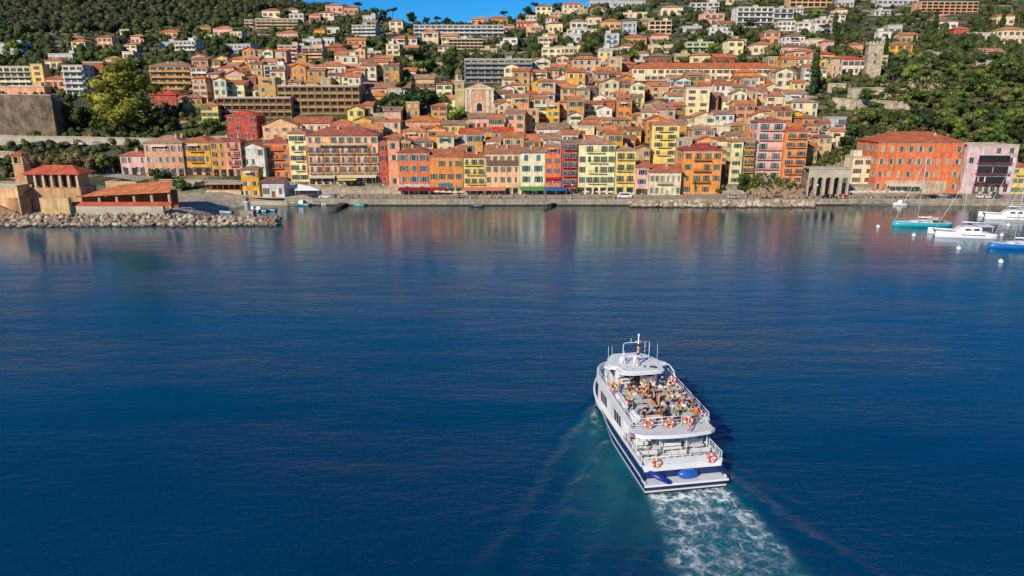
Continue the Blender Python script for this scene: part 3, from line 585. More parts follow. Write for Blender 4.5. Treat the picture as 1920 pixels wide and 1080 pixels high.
# ---------------------------------------------------------------- second row and old town
TXT = '''
428 484 218 262 rd h 3 4 r c|round dark red villa with a low conical tiled roof left of the peach pediment house
494 560 236 262 pe G 2 4 y c|peach villa with a shallow pediment gable behind the white gabled house
551 620 231 250 pk g 1 5 w c|low pinkish building under a very long orange tiled roof above the hotel
622 662 232 252 oc h 1 3 g c|
653 684 206 236 ye G 2 2 g c|small yellow gabled house directly right of the big brown apartment complex
686 722 228 250 cr g 1 3 n c|
700 745 240 265 wh g 2 3 w c|
756 800 246 292 or h 3 3 w c|deep orange house with square windows standing behind the brick red corner house
801 837 244 292 or G 3 2 n c|orange gabled house adjoining the deep orange one
761 826 228 250 sa h 1 5 n c|wide low house under a big terracotta hip roof left of the church
830 872 234 262 ye g 2 3 y c|
861 897 250 285 bl g 3 3 w c|pale blue-grey house with a bright red roof above the yellow balcony house
898 924 246 280 oc g 3 2 w c|
925 961 248 290 pk g 3 3 y c|pink house with a white top floor and red roof above the peach house
962 975 262 290 ro g 2 1 n c|
879 928 222 246 pk g 1 4 n c|low grey-pink building with long tiled roof right below the church front
930 948 220 244 cr g 2 1 n c|
950 972 210 244 ly s 3 1 g c|
973 1010 206 246 or f 3 2 l c|bright orange house with a round white-framed window below the church
973 1012 186 206 ye g 2 3 n c|
1007 1066 242 262 wh g 1 4 y c|
971 1021 264 285 wh g 1 3 g c|
1025 1055 258 272 rr g 1 2 n c|
1046 1090 192 222 sa h 2 3 n c|
1092 1126 223 248 ye h 2 2 g c|
1060 1082 252 268 rd g 1 2 n c|
1128 1150 226 255 cr g 2 2 t c|
1155 1178 180 224 go h 4 2 g bc|golden yellow stacked house with green blinds right of the tiled roofs
1179 1203 183 224 ye g 4 2 g bc|
1207 1253 196 232 st G 2 1 n c|stone-coloured house with a broad front gable left of the pale square tower house
1284 1327 166 226 ly f 5 2 n c|plain pale yellow tower-like house rising above the old town roofs
1255 1283 198 226 br g 2 2 n c|
1337 1375 214 242 wh g 2 3 t c|
1220 1270 234 308 ye h 5 2 g bc|tall yellow house with dark loggias behind the low cream-white house
1272 1296 262 290 wh g 2 2 l c|
1295 1338 243 284 sa h 3 2 t c|salmon house with pale turquoise shutters directly above the bright orange house
1328 1363 264 290 ly g 2 2 n c|
1372 1412 236 264 oc h 2 3 g c|
1190 1218 280 312 tn G 2 2 n c|
1156 1190 262 282 sa g 1 2 n c|
1407 1446 208 232 pe g 1 3 w c|
1447 1480 206 230 ye g 2 2 n c|
1482 1530 192 222 ly h 2 4 w c|
1500 1532 222 262 or h 3 2 y bc|
1534 1552 232 270 gr g 3 1 w bc|
1508 1532 236 285 sa h 4 2 t bc|salmon house with balconies stepping down right of the tall orange house
1530 1556 258 300 pe h 3 2 y c|peach house perched on the cliff above the stone arches
1507 1529 276 318 oc g 3 2 g c|ochre house squeezed between the tall orange house and the cliff
1556 1580 246 280 cr g 2 2 n c|cream house on the cliff top left of the long orange building
1553 1584 222 252 gw f 2 2 b bc|pale grey terrace house with a glazed balcony on the cliff edge
1470 1512 176 200 wh g 2 3 w c|
1338 1370 160 196 wh g 3 3 w c|
1372 1400 164 200 cr g 3 2 t c|white-cream house with a turquoise roof terrace in the upper old town
1402 1436 172 204 pe g 2 3 w c|
1376 1419 136 156 or h 1 2 b c|small bright orange house in front of the right end of the long convent
1450 1484 138 156 pk g 1 3 w c|
1494 1518 128 148 dk g 1 1 n c|
1436 1468 180 204 cr g 2 2 n c|
1327 1345 178 214 rr g 3 1 n c|
1252 1282 180 200 wh g 1 2 w c|
1180 1214 168 184 rd g 1 3 n c|
1216 1250 158 176 tn g 1 3 w c|
1256 1290 148 166 gw g 1 3 n c|
1292 1330 146 166 cr g 1 3 n c|
1120 1152 158 182 ly g 2 2 n c|
1095 1130 196 218 cr g 2 3 n c|
1130 1153 190 214 rr h 2 2 n c|
1040 1078 166 190 pe g 2 3 g c|
1078 1100 162 186 wh G 2 1 g c|narrow white gabled house with green window among the roofs right of the church
1101 1124 166 188 dk g 2 1 n c|
1062 1114 136 160 ro f 2 4 w bc|brick orange two-storey block with white balconies above the old town
1127 1162 140 158 oc g 1 3 n c|
1015 1040 176 204 pk h 2 2 w c|
985 1018 176 192 tn h 1 3 n c|
950 984 160 184 cr h 2 2 g c|
960 1008 142 160 wh g 1 4 b c|white house with an orange hip roof in front of the long grey block
928 960 176 200 cr g 2 2 n c|
926 948 192 216 tn g 2 2 n c|
818 848 158 182 ly h 2 2 g c|
849 866 156 176 pe g 1 1 n c|
780 815 148 170 pe g 1 3 n c|
830 860 186 210 ly g 2 1 g c|
1167 1192 120 142 rr h 2 2 n c|
1012 1034 136 156 cr h 1 2 n c|
1080 1120 118 136 wh f 1 4 n c|
1120 1148 118 140 gw f 2 3 b c|
1022 1060 124 140 ly h 1 2 n c|
1155 1184 142 160 cr g 1 3 n c|
524 676 162 214 br f 4 11 n As|upper wing of the huge brown apartment complex with dark square loggias
411 548 184 222 br f 3 10 n As|lower left wing of the huge brown apartment complex stepping downhill
380 411 198 232 ye h 3 3 g c|yellow house with arched loggias at the left end of the brown apartment complex
345 380 184 212 oc h 2 3 g c|
676 768 166 182 pe g 1 8 n c|long low peach building under an orange roof right of the brown complex
678 728 180 200 oc h 1 4 w c|
668 700 198 214 tn g 1 2 n c|
728 768 168 184 gw f 1 4 n c|
388 421 138 162 pk h 2 2 y c|
425 462 140 168 pk G 2 3 y c|pink gabled house left of the stepped white round block
463 482 146 170 rr h 2 1 n c|
395 430 166 184 wh g 1 4 l c|
466 510 168 184 ly g 1 4 g c|
497 537 124 158 wh f 4 3 b Aw|white stepped block with rounded balconies among the orange roofs
532 592 124 140 cr h 1 5 w c|
545 590 140 158 or h 1 4 w c|
592 650 124 156 cr h 2 5 w bc|cream block with white top balconies and an orange hip roof above the brown complex
650 678 122 150 sa f 3 3 w bc|
584 640 146 162 wh g 1 7 w c|
692 746 126 142 tn g 1 6 n c|
748 780 134 150 cr g 1 3 n c|
283 333 178 200 rd h 1 4 n c|low house with a bright red roof directly right of the big plane tree
335 362 186 205 li g 1 2 n c|
285 362 124 168 oc h 4 5 g A|ochre four-storey block with balconies and an orange roof right of the big tree
362 392 128 168 wh h 4 3 y A|
125 163 124 180 wh f 5 3 n Aw|white five-storey terraced block left of the rust red wall
164 200 118 172 rr f 5 1 n c|windowless rust red side block behind the big plane tree
0 62 126 164 cr f 4 5 b A|cream balconied block at the left edge above the fortress
63 86 122 165 ye f 4 1 n c|rounded yellow stair tower beside the cream block on the left
88 123 148 166 sa h 1 3 n c|
0 84 164 178 sa f 1 0 n c|long low terrace building with a salmon parapet right above the fortress wall
86 118 114 130 cr h 1 3 n c|
90 140 102 118 gw f 1 6 n c|
0 44 82 102 gw f 2 4 g c|
134 163 78 96 ly h 2 2 n c|
120 160 72 80 tn h 1 2 n c|
183 213 70 90 pe h 2 3 n c|
246 271 68 84 pk h 1 3 n c|
226 244 56 70 wh f 2 2 n c|
233 258 84 100 cr h 2 2 n c|
200 226 110 126 pk h 1 3 n c|
230 252 98 112 wh f 1 2 n c|
302 327 80 96 gw f 2 2 b c|
329 370 78 104 wh f 3 5 g Aw|white modern three-storey block among trees above the ochre block
300 334 60 72 pe h 1 3 n c|
373 396 50 64 oc h 1 2 n c|
363 402 70 78 gn f 1 6 n c|low pale green glasshouse-like building on the upper left slope
400 438 54 70 pk h 1 4 n c|
436 460 112 130 ly g 1 2 n c|
385 420 118 134 tn f 1 3 n c|
421 472 84 100 gw f 2 6 b c|
459 478 38 52 tn f 2 2 n A|
480 560 36 54 tn f 3 8 n A|long tan terraced block below the villa on the upper left slope
492 525 20 33 cr h 1 3 n c|
536 560 18 32 wh h 1 2 n c|
580 601 28 42 sa h 1 2 n c|
611 643 10 24 pk h 1 3 n c|
590 610 56 72 go h 1 2 n c|
613 637 52 64 wh f 1 3 n c|
521 560 62 78 pk h 1 4 n c|
567 604 74 88 gw f 1 4 n c|
606 628 72 86 wh f 1 3 n c|
523 560 86 116 pk f 4 3 n A|pink block with stepped terraces left of the larger stepped one
567 607 90 122 pe f 5 3 n A|peach pyramid-like stepped terrace block in the middle of the left slope
610 652 88 104 rr h 1 4 n c|
652 674 84 100 sa h 1 2 n c|
676 696 102 118 pk h 1 2 n c|
636 672 100 118 li g 1 3 n c|
660 706 48 68 bl f 3 5 b Aw|pale blue-white modern block high on the left slope
645 672 14 28 sa h 1 3 n c|
680 705 30 44 gw f 1 3 n c|
730 756 40 60 cr h 2 2 n c|
735 782 72 92 wh h 2 4 n c|
724 750 84 104 cr f 2 2 n c|
760 785 90 112 tn g 1 2 n c|
776 945 48 70 bl f 3 16 b Aw|very long pale blue-white block with three balcony rows just under the skyline
842 905 74 98 cr f 4 8 n As|cream block with a regular grid of square openings below the long skyline block
792 822 60 86 cr h 2 3 n c|
871 998 112 156 gr f 5 10 b A|long grey four-tier block with dark window bands above the church
943 970 72 92 wh f 2 2 n c|
930 956 84 94 wh f 1 3 n c|
968 1002 40 54 rd f 1 3 w c|small bright red modern house near the skyline
995 1018 50 62 wh f 1 2 n c|
945 965 48 60 pk h 1 2 n c|
882 916 36 46 sa h 1 3 n c|
917 952 34 46 oc h 1 3 n c|
1004 1035 12 30 ly h 2 3 n c|
1055 1095 8 26 cr h 2 4 n c|
1028 1055 44 62 ly h 1 3 n c|
1070 1102 40 54 wh h 1 3 n c|
1063 1120 56 64 wh f 1 5 n c|
1055 1090 66 80 gw f 1 3 b c|
1012 1045 66 80 sa h 1 3 n c|
1100 1128 32 46 cr h 1 2 n c|
1130 1165 40 56 pe h 1 3 n c|
1105 1210 2 14 gw f 1 12 b c|long low grey-white building running along the very top of the slope
1134 1160 64 92 gw f 3 2 b bc|
1040 1085 88 102 cr f 1 5 n c|
1082 1106 84 102 cr h 1 2 n c|
1124 1158 92 110 wh f 2 3 g A|
1167 1193 42 64 gw f 2 3 b c|
1160 1214 24 34 cr f 1 6 n c|
1217 1258 40 64 cr f 3 4 n As|cream block with nine square openings in the upper middle of the slope
1294 1347 6 22 gw f 2 5 g Aw|
1280 1316 50 62 gw f 1 5 n c|
1330 1374 52 68 wh f 2 4 b c|white villa with big dark blue glass front on the upper slope
1318 1358 26 46 pk f 2 3 n bc|
1220 1253 66 84 pk h 1 3 n c|
1170 1212 70 84 oc h 1 3 n c|
1286 1337 80 98 gn f 2 4 g A|pale green low block with long balconies above the convent roof
1222 1262 84 100 cr f 1 4 n c|
1164 1196 86 100 cr h 1 2 n c|
1363 1393 76 104 ly h 2 2 n c|
1380 1448 14 52 wh f 4 6 g Aw|large white apartment block with four balcony tiers on the upper slope
1449 1486 16 46 gw f 3 3 g Aw|
1411 1453 84 102 cr h 1 4 n c|
1432 1462 60 82 sa h 2 2 n c|
1471 1508 68 88 wh h 2 4 n bc|
1458 1490 40 58 wh f 2 4 n c|
1495 1527 42 60 wh f 2 3 n c|
1467 1508 88 106 pk h 1 4 n c|
1520 1545 74 92 cr f 1 2 n c|
1526 1570 36 66 wh f 3 4 n c|tall white villa with three floors beside the dark cypresses on the upper right
1217 1260 106 120 rr h 1 4 n c|
1294 1335 104 120 ly h 1 2 n c|
1190 1216 100 116 gw h 1 2 n c|
1265 1292 102 116 tn f 1 2 n c|
1340 1378 108 122 rr g 1 3 n c|
1440 1486 108 124 tn f 1 4 n c|
1488 1530 96 112 pe h 1 4 n c|
1533 1562 102 140 ye h 3 2 n c|yellow end wing of the red-roofed castle villa
1555 1622 112 140 wh h 2 6 n c|white castle-like villa with a bright red roof beside the square stone tower
1590 1616 84 104 sa h 1 1 n c|
1540 1562 78 100 pk h 1 2 n c|
1665 1708 84 106 go h 2 3 n c|golden yellow villa half hidden in trees right of the square stone tower
1664 1690 48 64 gw f 1 2 n c|
1645 1668 60 84 wh f 2 1 n c|
1688 1720 66 82 tn g 1 3 n c|
1565 1588 18 32 cr h 1 2 n c|
1724 1833 4 28 sa f 4 10 r As|large salmon terraced block with stacked balcony bands at the upper right
1644 1722 -4 10 gw f 1 8 n c|
1755 1794 40 56 wh h 1 3 n c|
1788 1815 54 66 rd h 1 2 n c|
1822 1872 62 76 wh f 1 4 n c|
1874 1925 56 82 cr h 2 4 n c|cream villa with a wide orange roof at the upper right edge
1840 1880 98 112 pk g 1 3 n c|
1868 1900 30 48 cr h 1 3 n c|
1748 1775 34 48 pe h 1 2 n c|
1570 1600 -2 14 gw f 1 4 n c|
1480 1560 -4 14 pe f 2 7 n As|
1330 1375 -6 8 cr h 1 4 n c|
1240 1280 14 28 cr h 1 3 n c|
'''
for ln in TXT.strip().splitlines():
    a, lab = (ln.split('|')+[''])[:2]; q = a.split()
    L, R0, E, B = map(float, q[:4]); fg = q[9] if len(q) > 9 else ''
    apt = 'A' in fg
    bld(L, R0, E, B, q[4], q[5], int(q[6]), int(q[7]), q[8], fg, label=lab or None, name='apartment_block' if apt else None,
        dep=14 if (R0-L > 90) else None, yaw=(R(1) if R0-L > 60 else None), rc='d2502e' if 'red' in lab and 'roof' in lab else None)
# the convent
cv = bld(1184,1452,128,152,'cr','h',2,22,'n','c', label='very long cream convent with an orange roof and a row of small windows', cat='convent', name='convent', dep=13, yaw=R(-1.5), rc='d2703e', land='the long convent', pitch=.42)
for a in [('the big brown apartment complex',600,190),('the long skyline block',860,58),('the cream grid block',874,86),('the long grey block',935,134),('the square stone tower',1636,115),
          ('the big plane tree',237,180),('the fortress',50,214),('the salmon terraced block',1780,15),('the large white apartment block',1414,32),('the pale square tower house',1305,195),
          ('the stepped peach block',587,105),('the white modern block',349,90),('the peach pediment villa',527,248),('the green-shuttered glasshouse',382,74),('the tan terraced block',520,45),
          ('the castle-like villa',1588,125),('the church',896,186),('the cream nine-window block',1237,52),('the brick orange block',1088,148)]: LAND.append(a)
LAND = [l for l in LAND if 'glasshouse' not in l[0]]
# ---------------------------------------------------------------- filler houses where the photo shows closely packed roofs
fr = random.Random(21)
def free(x, y, r):
    return all((x-a)**2+(y-b)**2 > (r+c*.82)**2 for a, b, c in OCC)
cnt = 0
for row in range(132, 318, 9):
    for px in range(380, 1585, 17):
        p_ = px+fr.uniform(-8, 8); q_ = row+fr.uniform(-4, 4)
        if 745 < p_ < 870 and q_ < 225: continue
        if p_ < 640 and q_ > 200: continue
        if p_ > 1500 and q_ > 160: continue
        if 640 < p_ < 760 and 205 < q_ < 240: continue
        if 845 < p_ < 945 and 140 < q_ < 248: continue
        if 1170 < p_ < 1470 and q_ < 172: continue
        if 1200 < p_ < 1330 and 190 < q_ < 240: continue
        if 864 < p_ < 1000 and q_ < 160: continue
        gp = ground(p_, q_)
        if gp.y < 258: continue
        ww = fr.uniform(5.5, 9)
        if not free(gp.x, gp.y+3, ww*.5): continue
        depth = gp.y*.966+(CH-gp.z)*.259; wpx = ww/depth*F; hpx = fr.uniform(5, 11.5)/depth*F
        bld(p_-wpx/2, p_+wpx/2, q_-hpx, q_, fr.choice(['cr','ly','pe','sa','oc','wh','cr','oc','or','ye','pe','tn','go','cr']), fr.choice('gghGsf'), 2 if hpx*depth/F < 7 else 3, 2, fr.choice('gtnywl'), 'c')
        cnt += 1
for row in range(30, 132, 12):
    for px in range(395, 1880, 30):
        p_ = px+fr.uniform(-12, 12); q_ = row+fr.uniform(-5, 5)
        if q_ < lerp_tab([(395, 70),(560, 40),(640, 20),(700, 40),(760, 60),(900, 62),(1000, 35),(1080, 12)], p_): continue
        if p_ > 1650 and q_ > 60: continue
        if fr.random() > .16: continue
        gp = ground(p_, q_); ww = fr.uniform(8, 13)
        if gp.y > 700 or not free(gp.x, gp.y+4, ww*.6): continue
        depth = gp.y*.966+(CH-gp.z)*.259; wpx = ww/depth*F; hpx = fr.uniform(4, 7)/depth*F
        bld(p_-wpx/2, p_+wpx/2, q_-hpx, q_, fr.choice(['cr','wh','gw','wh','pe','tn','cr']), fr.choice('hffg'), 2, 3, 'n', 'c'); cnt += 1
print('FILLER', cnt)
# ---------------------------------------------------------------- church
def place(px, B, L=None, Rr=None):
    p = ground(px, B); return p
def px_m(p, z=None): return (p.y*.966+(CH-(p.z if z is None else z))*.259)/F      # metres per photo pixel at p
def z_of(px, row, Y):
    x, dy, dz = ray(px, row); return CH+dz*Y/dy
def church():
    p = ground(899, 216); m = px_m(p); w = 54*m; h = z_of(899, 166, p.y)-p.z
    r = empty('church', p, R(4)); d = 22; WC = hexc('ecd8b8', .8); PK = hexc('eab494', .85)
    b = MB(); b.box(-w/2, w/2, 0, d, -6, h); hh = w/2*.38
    b.add([(-w/2,0,h),(w/2,0,h),(0,0,h+hh),(-w/2,d,h),(w/2,d,h),(0,d,h+hh)], [(0,1,2),(4,3,5)]); b.build('wall', M['stucco'], r, col=WC)
    rb, _ = roof_mb('G', w, d, .345, .25); rb.build('roof', M['roof'], r, (0, 0, h), ROOFC[2])
    for u in (-.46, -.3, .3, .46):
        b = MB(); b.box(w*u-.45, w*u+.45, -.3, -.003, 0, h-.5); b.box(w*u-.6, w*u+.6, -.38, -.3, h-1, h-.5); b.build('pilaster', M['stucco'], r, col=hexc('f4e8d0', .85))
    b = MB(); b.box(-w/2-.3, w/2+.3, -.5, -.004, h-.5, h); b.build('cornice', M['trim'], r)
    b = MB(); b.box(-w*.22, w*.22, -.12, -.005, 0, h-.7); b.build('panel', M['stucco'], r, col=PK)
    for u in (-.38, .38):
        b = MB(); b.box(w*u-.5, w*u+.5, -.1, -.005, 0, h-.7); b.build('panel', M['stucco'], r, col=PK)
    b = MB(); rr = 1.15; z = h*.36
    pts = [(-rr, -.3, z-2.2), (rr, -.3, z-2.2)]+[(rr*math.cos(a), -.3, z+rr*math.sin(a)) for a in [math.pi*k/10 for k in range(11)]]
    wn = b.poly(pts).build('window', M['glass'], r)
    b = MB(); rr = 1.65; arch = [(rr*math.cos(a), z+rr*math.sin(a)) for a in [math.pi*k/10 for k in range(11)]]
    pts = [(-1.65, -.2, z-2.2), (1.65, -.2, z-2.2)]+[(x, -.2, q) for x, q in arch]; b.poly(pts).build('window_surround', M['trim'], wn)
    b = MB(); b.poly([(-w*.3, -.06, h+.4), (w*.3, -.06, h+.4), (0, -.06, h+hh*.8)]); b.build('pediment', M['stucco'], r, col=hexc('e0b890', .8))
    # bell tower
    tw = 17*m/2; tx = -w/2-tw-.3; th = z_of(871, 152, p.y)-p.z
    b = MB(); b.box(tx-tw, tx+tw, 1, 1+2*tw, -6, th); t_ = b.build('bell_tower', M['stucco'], r, col=hexc('dcc48c', .8))
    for k, (zz, s) in enumerate(((th*.72, 1), (th*.9, .9), (th-.1, 1.12))):
        b = MB(); b.box(tx-tw-.25, tx+tw+.25, .75, 1+2*tw+.25, zz, zz+.35); b.build('cornice', M['trim'], t_)
    for zz in (th*.8,):
        for (ax, ay, rz) in ((tx, 1, 0), (tx+tw, 1+tw, math.pi/2)): put('belfry_opening', win_mesh(1.1, 2.3, 'plain'), t_, (ax, ay, zz), rz=rz)
    tl = z_of(871, 138, p.y)-p.z
    b = MB(); b.lathe([(tw*.85, th+.25), (tw*.85, tl-.1)], 8, (tx, 1+tw, 0), 0, False); l = b.build('lantern', M['stucco'], t_, col=hexc('d8c090', .8))
    for k in range(4):
        a = math.pi*.5*k-math.pi/2; put('belfry_opening', win_mesh(.8, 1.8, 'plain'), l, (tx+math.cos(a)*tw*.84, 1+tw+math.sin(a)*tw*.84, th+.8), rz=a+math.pi/2)
    tt = z_of(871, 127, p.y)-p.z
    b = MB(); b.lathe([(tw*1.0, tl-.1), (tw*.95, tl+.2), (tw*.82, tl+(tt-tl)*.5), (tw*.45, tl+(tt-tl)*.85), (.12, tt), (.06, tt+1.6)], 12, (tx, 1+tw, 0)); b.build('dome', M['stucco'], t_, col=hexc('8a7c4c', .7))
    b = MB(); b.box(w/2, w/2+5, 3, d, -6, h*.45); b.build('side_aisle', M['stucco'], r, col=hexc('e8d8c0', .8))
    b = MB(); b.add([(w/2,2.6,h*.62),(w/2+5.4,2.6,h*.45),(w/2+5.4,d,h*.45),(w/2,d,h*.62),(w/2,2.6,h*.62+.2),(w/2+5.4,2.6,h*.45+.2),(w/2+5.4,d,h*.45+.2),(w/2,d,h*.62+.2)], [(3,2,1,0),(4,5,6,7),(0,1,5,4),(1,2,6,5),(2,3,7,6)]); b.build('aisle_roof', M['roof'], r, col=ROOFC[0])
    tag(r, 'pink and cream church with a pediment and a domed bell tower', 'church'); OCC.append((p.x, p.y+8, 14))
church()
def square_tower():
    p = ground(1636, 146); m = px_m(p); w = 25*m; h = z_of(1636, 81, p.y)-p.z
    r = empty('stone_tower', p, R(-14)); b = MB(); b.box(-w/2, w/2, 0, w, -5, h); b.build('wall', M['stone'], r)
    b = MB(); b.box(-w/2-.25, w/2+.25, -.25, w+.25, h-.8, h)
    for i in range(5):
        for (x0, y0) in ((-w/2-.2+i*(w-.5)/4, -.25), (-w/2-.2+i*(w-.5)/4, w-.4)): b.box(x0, x0+.9, y0, y0+.6, h+.003, h+1)
    b.build('battlement', M['stone'], r)
    for z in (h*.4, h*.62): put('window', win_mesh(1.1, 1.7, 'plain'), r, (0, 0, z)); 
    for z in (h*.35, h*.7): put('window', win_mesh(1.0, 1.5, 'plain'), r, (-w/2, w/2, z), rz=-math.pi/2)
    tag(r, 'square grey stone tower standing beside the red-roofed castle villa', 'tower')
square_tower()
def wall_thing(name, pts, mat, label, cat='wall', th=1.2, cap=True, group=None, rowtop=True):
    """pts: (px, row_base, row_top) along the wall; stands on the ground"""
    b = MB(); cb = MB(); P = []
    for px, rb, rt in pts:
        p = ground(px, rb); P.append((p, z_of(px, rt, p.y)))
    for (p, z), (q, z2) in zip(P, P[1:]):
        b.add([(p.x,p.y,p.z-4),(q.x,q.y,q.z-4),(q.x,q.y+th,q.z-4),(p.x,p.y+th,p.z-4),(p.x,p.y,z),(q.x,q.y,z2),(q.x,q.y+th,z2),(p.x,p.y+th,z)],
            [(4,5,6,7),(0,1,5,4),(1,2,6,5),(2,3,7,6),(3,0,4,7)])
        cb.add([(p.x,p.y-.15,z+.003),(q.x,q.y-.15,z2+.003),(q.x,q.y+th+.1,z2+.003),(p.x,p.y+th+.1,z+.003),(p.x,p.y-.15,z+.35),(q.x,q.y-.15,z2+.35),(q.x,q.y+th+.1,z2+.35),(p.x,p.y+th+.1,z+.35)],
            [(3,2,1,0),(4,5,6,7),(0,1,5,4),(1,2,6,5),(2,3,7,6),(3,0,4,7)])
    o = b.build(name, mat)
    if cap: cb.build('coping', M['concrete'], o)
    tag(o, label, cat, group); return o
wall_thing('fortress_wall', [(-30,262,177),(108,260,179),(120,252,190)], M['fortstone'], 'tall dark stone fortress wall at the left edge below the cream block', 'fortress', 3)
b = MB(); p = ground(30, 182)
wall_thing('retaining_wall', [(-20,272,254),(40,273,256),(120,272,257),(208,272,259),(330,270,261)], M['concrete'], 'long pale retaining wall carrying the road below the fortress', 'wall', 1)
wall_thing('retaining_wall', [(-20,300,283),(30,302,286)], M['stone'], 'short stone wall at the left edge behind the small bell turret', 'wall', 1)
for pts, lab in (([(1590,186,166),(1640,184,165),(1700,187,168)], 'ochre stone terrace wall in the upper right scrub below the castle villa'),
    ([(1560,204,184),(1600,206,188),(1660,204,190),(1706,206,192)], 'long lower stone terrace wall above the cliff rocks on the right'),
    ([(1552,174,157),(1585,174,158)], 'short pale terrace wall with steps left of the dark cypress'),
    ([(1830,128,112),(1862,130,114),(1888,136,122)], 'lower of two tan terrace walls at the right edge under the pink villa'),
    ([(1826,112,100),(1880,114,103)], 'upper of two tan terrace walls at the right edge under the pink villa'),
    ([(1745,112,98),(1775,118,100)], 'broken grey stone wall on the wooded right slope'),
    ([(850,112,98),(905,114,100),(960,108,98)], 'stone terrace wall hidden in green above the long grey block'),
    ([(770,132,118),(830,134,118)], 'pale arched viaduct-like retaining wall left of the long grey block'),
    ([(690,226,214),(745,226,212)], 'low garden wall under the dark trees left of the church')):
    wall_thing('stone_wall', pts, M['stone'], lab)
# arches at the foot of the cliff
def arcade():
    p = at_depth(1551, 362, 244); p.z = 1.6; m = px_m(p); w = 76*m; h = z_of(1564, 317, p.y)-p.z; r = empty('arcade', p, R(-2))
    n = 5; b = MB(); sp = w/n; rr = sp*.33; zs = h*.62
    for i in range(n):
        x = -w/2+sp*(i+.5)
        b.box(x-sp/2, x-rr, 0, 1.2, -1, zs); b.box(x+rr, x+sp/2, 0, 1.2, -1, zs)
        pr = [(x+rr*math.cos(a), zs+rr*math.sin(a)) for a in [math.pi*k/8 for k in range(9)]]
        for (a1, c1), (a2, c2) in zip(pr, pr[1:]):
            b.add([(a1,0,c1),(a2,0,c2),(a2,0,h),(a1,0,h),(a1,1.2,c1),(a2,1.2,c2)], [(0,3,2,1),(0,1,5,4)])
        b.add([(x-sp/2,0,zs),(x-rr,0,zs),(x-rr,0,h),(x-sp/2,0,h)], [(0,1,2,3)]); b.add([(x+rr,0,zs),(x+sp/2,0,zs),(x+sp/2,0,h),(x+rr,0,h)], [(0,1,2,3)])
    b.build('arches', M['concrete'], r); b = MB(); b.box(-w/2, w/2, -.25, 6, h+.003, h+.5); b.build('parapet', M['concrete'], r)
    b = MB(); b.box(-w/2, w/2, 5.5, 6, -1, h); b.build('back_wall', M['fortstone'], r)
    tag(r, 'row of tall stone arches carrying a terrace at the foot of the cliff', 'arcade')
arcade()
CLV = []
def cliff(name, pts, lab, dep=7):
    """rock face: grid over polygon columns (px, base_row, top_row)"""
    b = MB(); nx, nz = 60, 24; vs = []
    for i in range(nx+1):
        px = pts[0][0]+(pts[-1][0]-pts[0][0])*i/nx; rb = lerp_tab([(q[0], q[1]) for q in pts], px); rt = lerp_tab([(q[0], q[2]) for q in pts], px)
        g0 = ground(px, rb)
        for j in range(nz+1):
            t = j/nz; row = rb+(rt-rb)*t; y = g0.y+t*dep-1
            n_ = noise.noise(Vector((px*.05, row*.06, 3)))*3+noise.noise(Vector((px*.16, row*.15, 7)))*1.6+noise.noise(Vector((px*.4, row*.4, 9)))*.9+abs(noise.noise(Vector((px*.25, row*.09, 2))))*2.2
            y -= n_+1; z = z_of(px, row, y) if j else g0.z-3
            x, dy, dz = ray(px, row); vs.append((x*y/dy, y, z))
        q = vs[-1]; 
    fs = [(i*(nz+1)+j, (i+1)*(nz+1)+j, (i+1)*(nz+1)+j+1, i*(nz+1)+j+1) for i in range(nx) for j in range(nz)]
    b.add(vs, fs); o = b.build(name, M['cliff']); tag(o, lab, 'cliff'); CLV.extend(random.Random(nx).sample([v for i, v in enumerate(vs) if i % (nz+1) > 3], 85 if pts[0][0] < 1500 else 150)); return o
cliff('cliff_rock', [(1396,368,358),(1410,368,340),(1432,367,328),(1462,367,336),(1495,366,348),(1526,366,358)], 'tawny rock outcrop under the tall pink and orange houses')
cliff('cliff_rock', [(1520,330,312),(1535,322,300),(1560,312,284),(1598,302,276)], 'grey and tan cliff face above the stone arches')
cliff('cliff_rock', [(1680,200,172),(1710,196,150),(1740,190,144),(1785,190,165)], 'bare grey rock knob in the scrub on the right slope', 5)
cliff('cliff_rock', [(1640,262,238),(1672,258,222),(1700,262,240)], 'pale rock showing above the roof of the long orange building', 4)

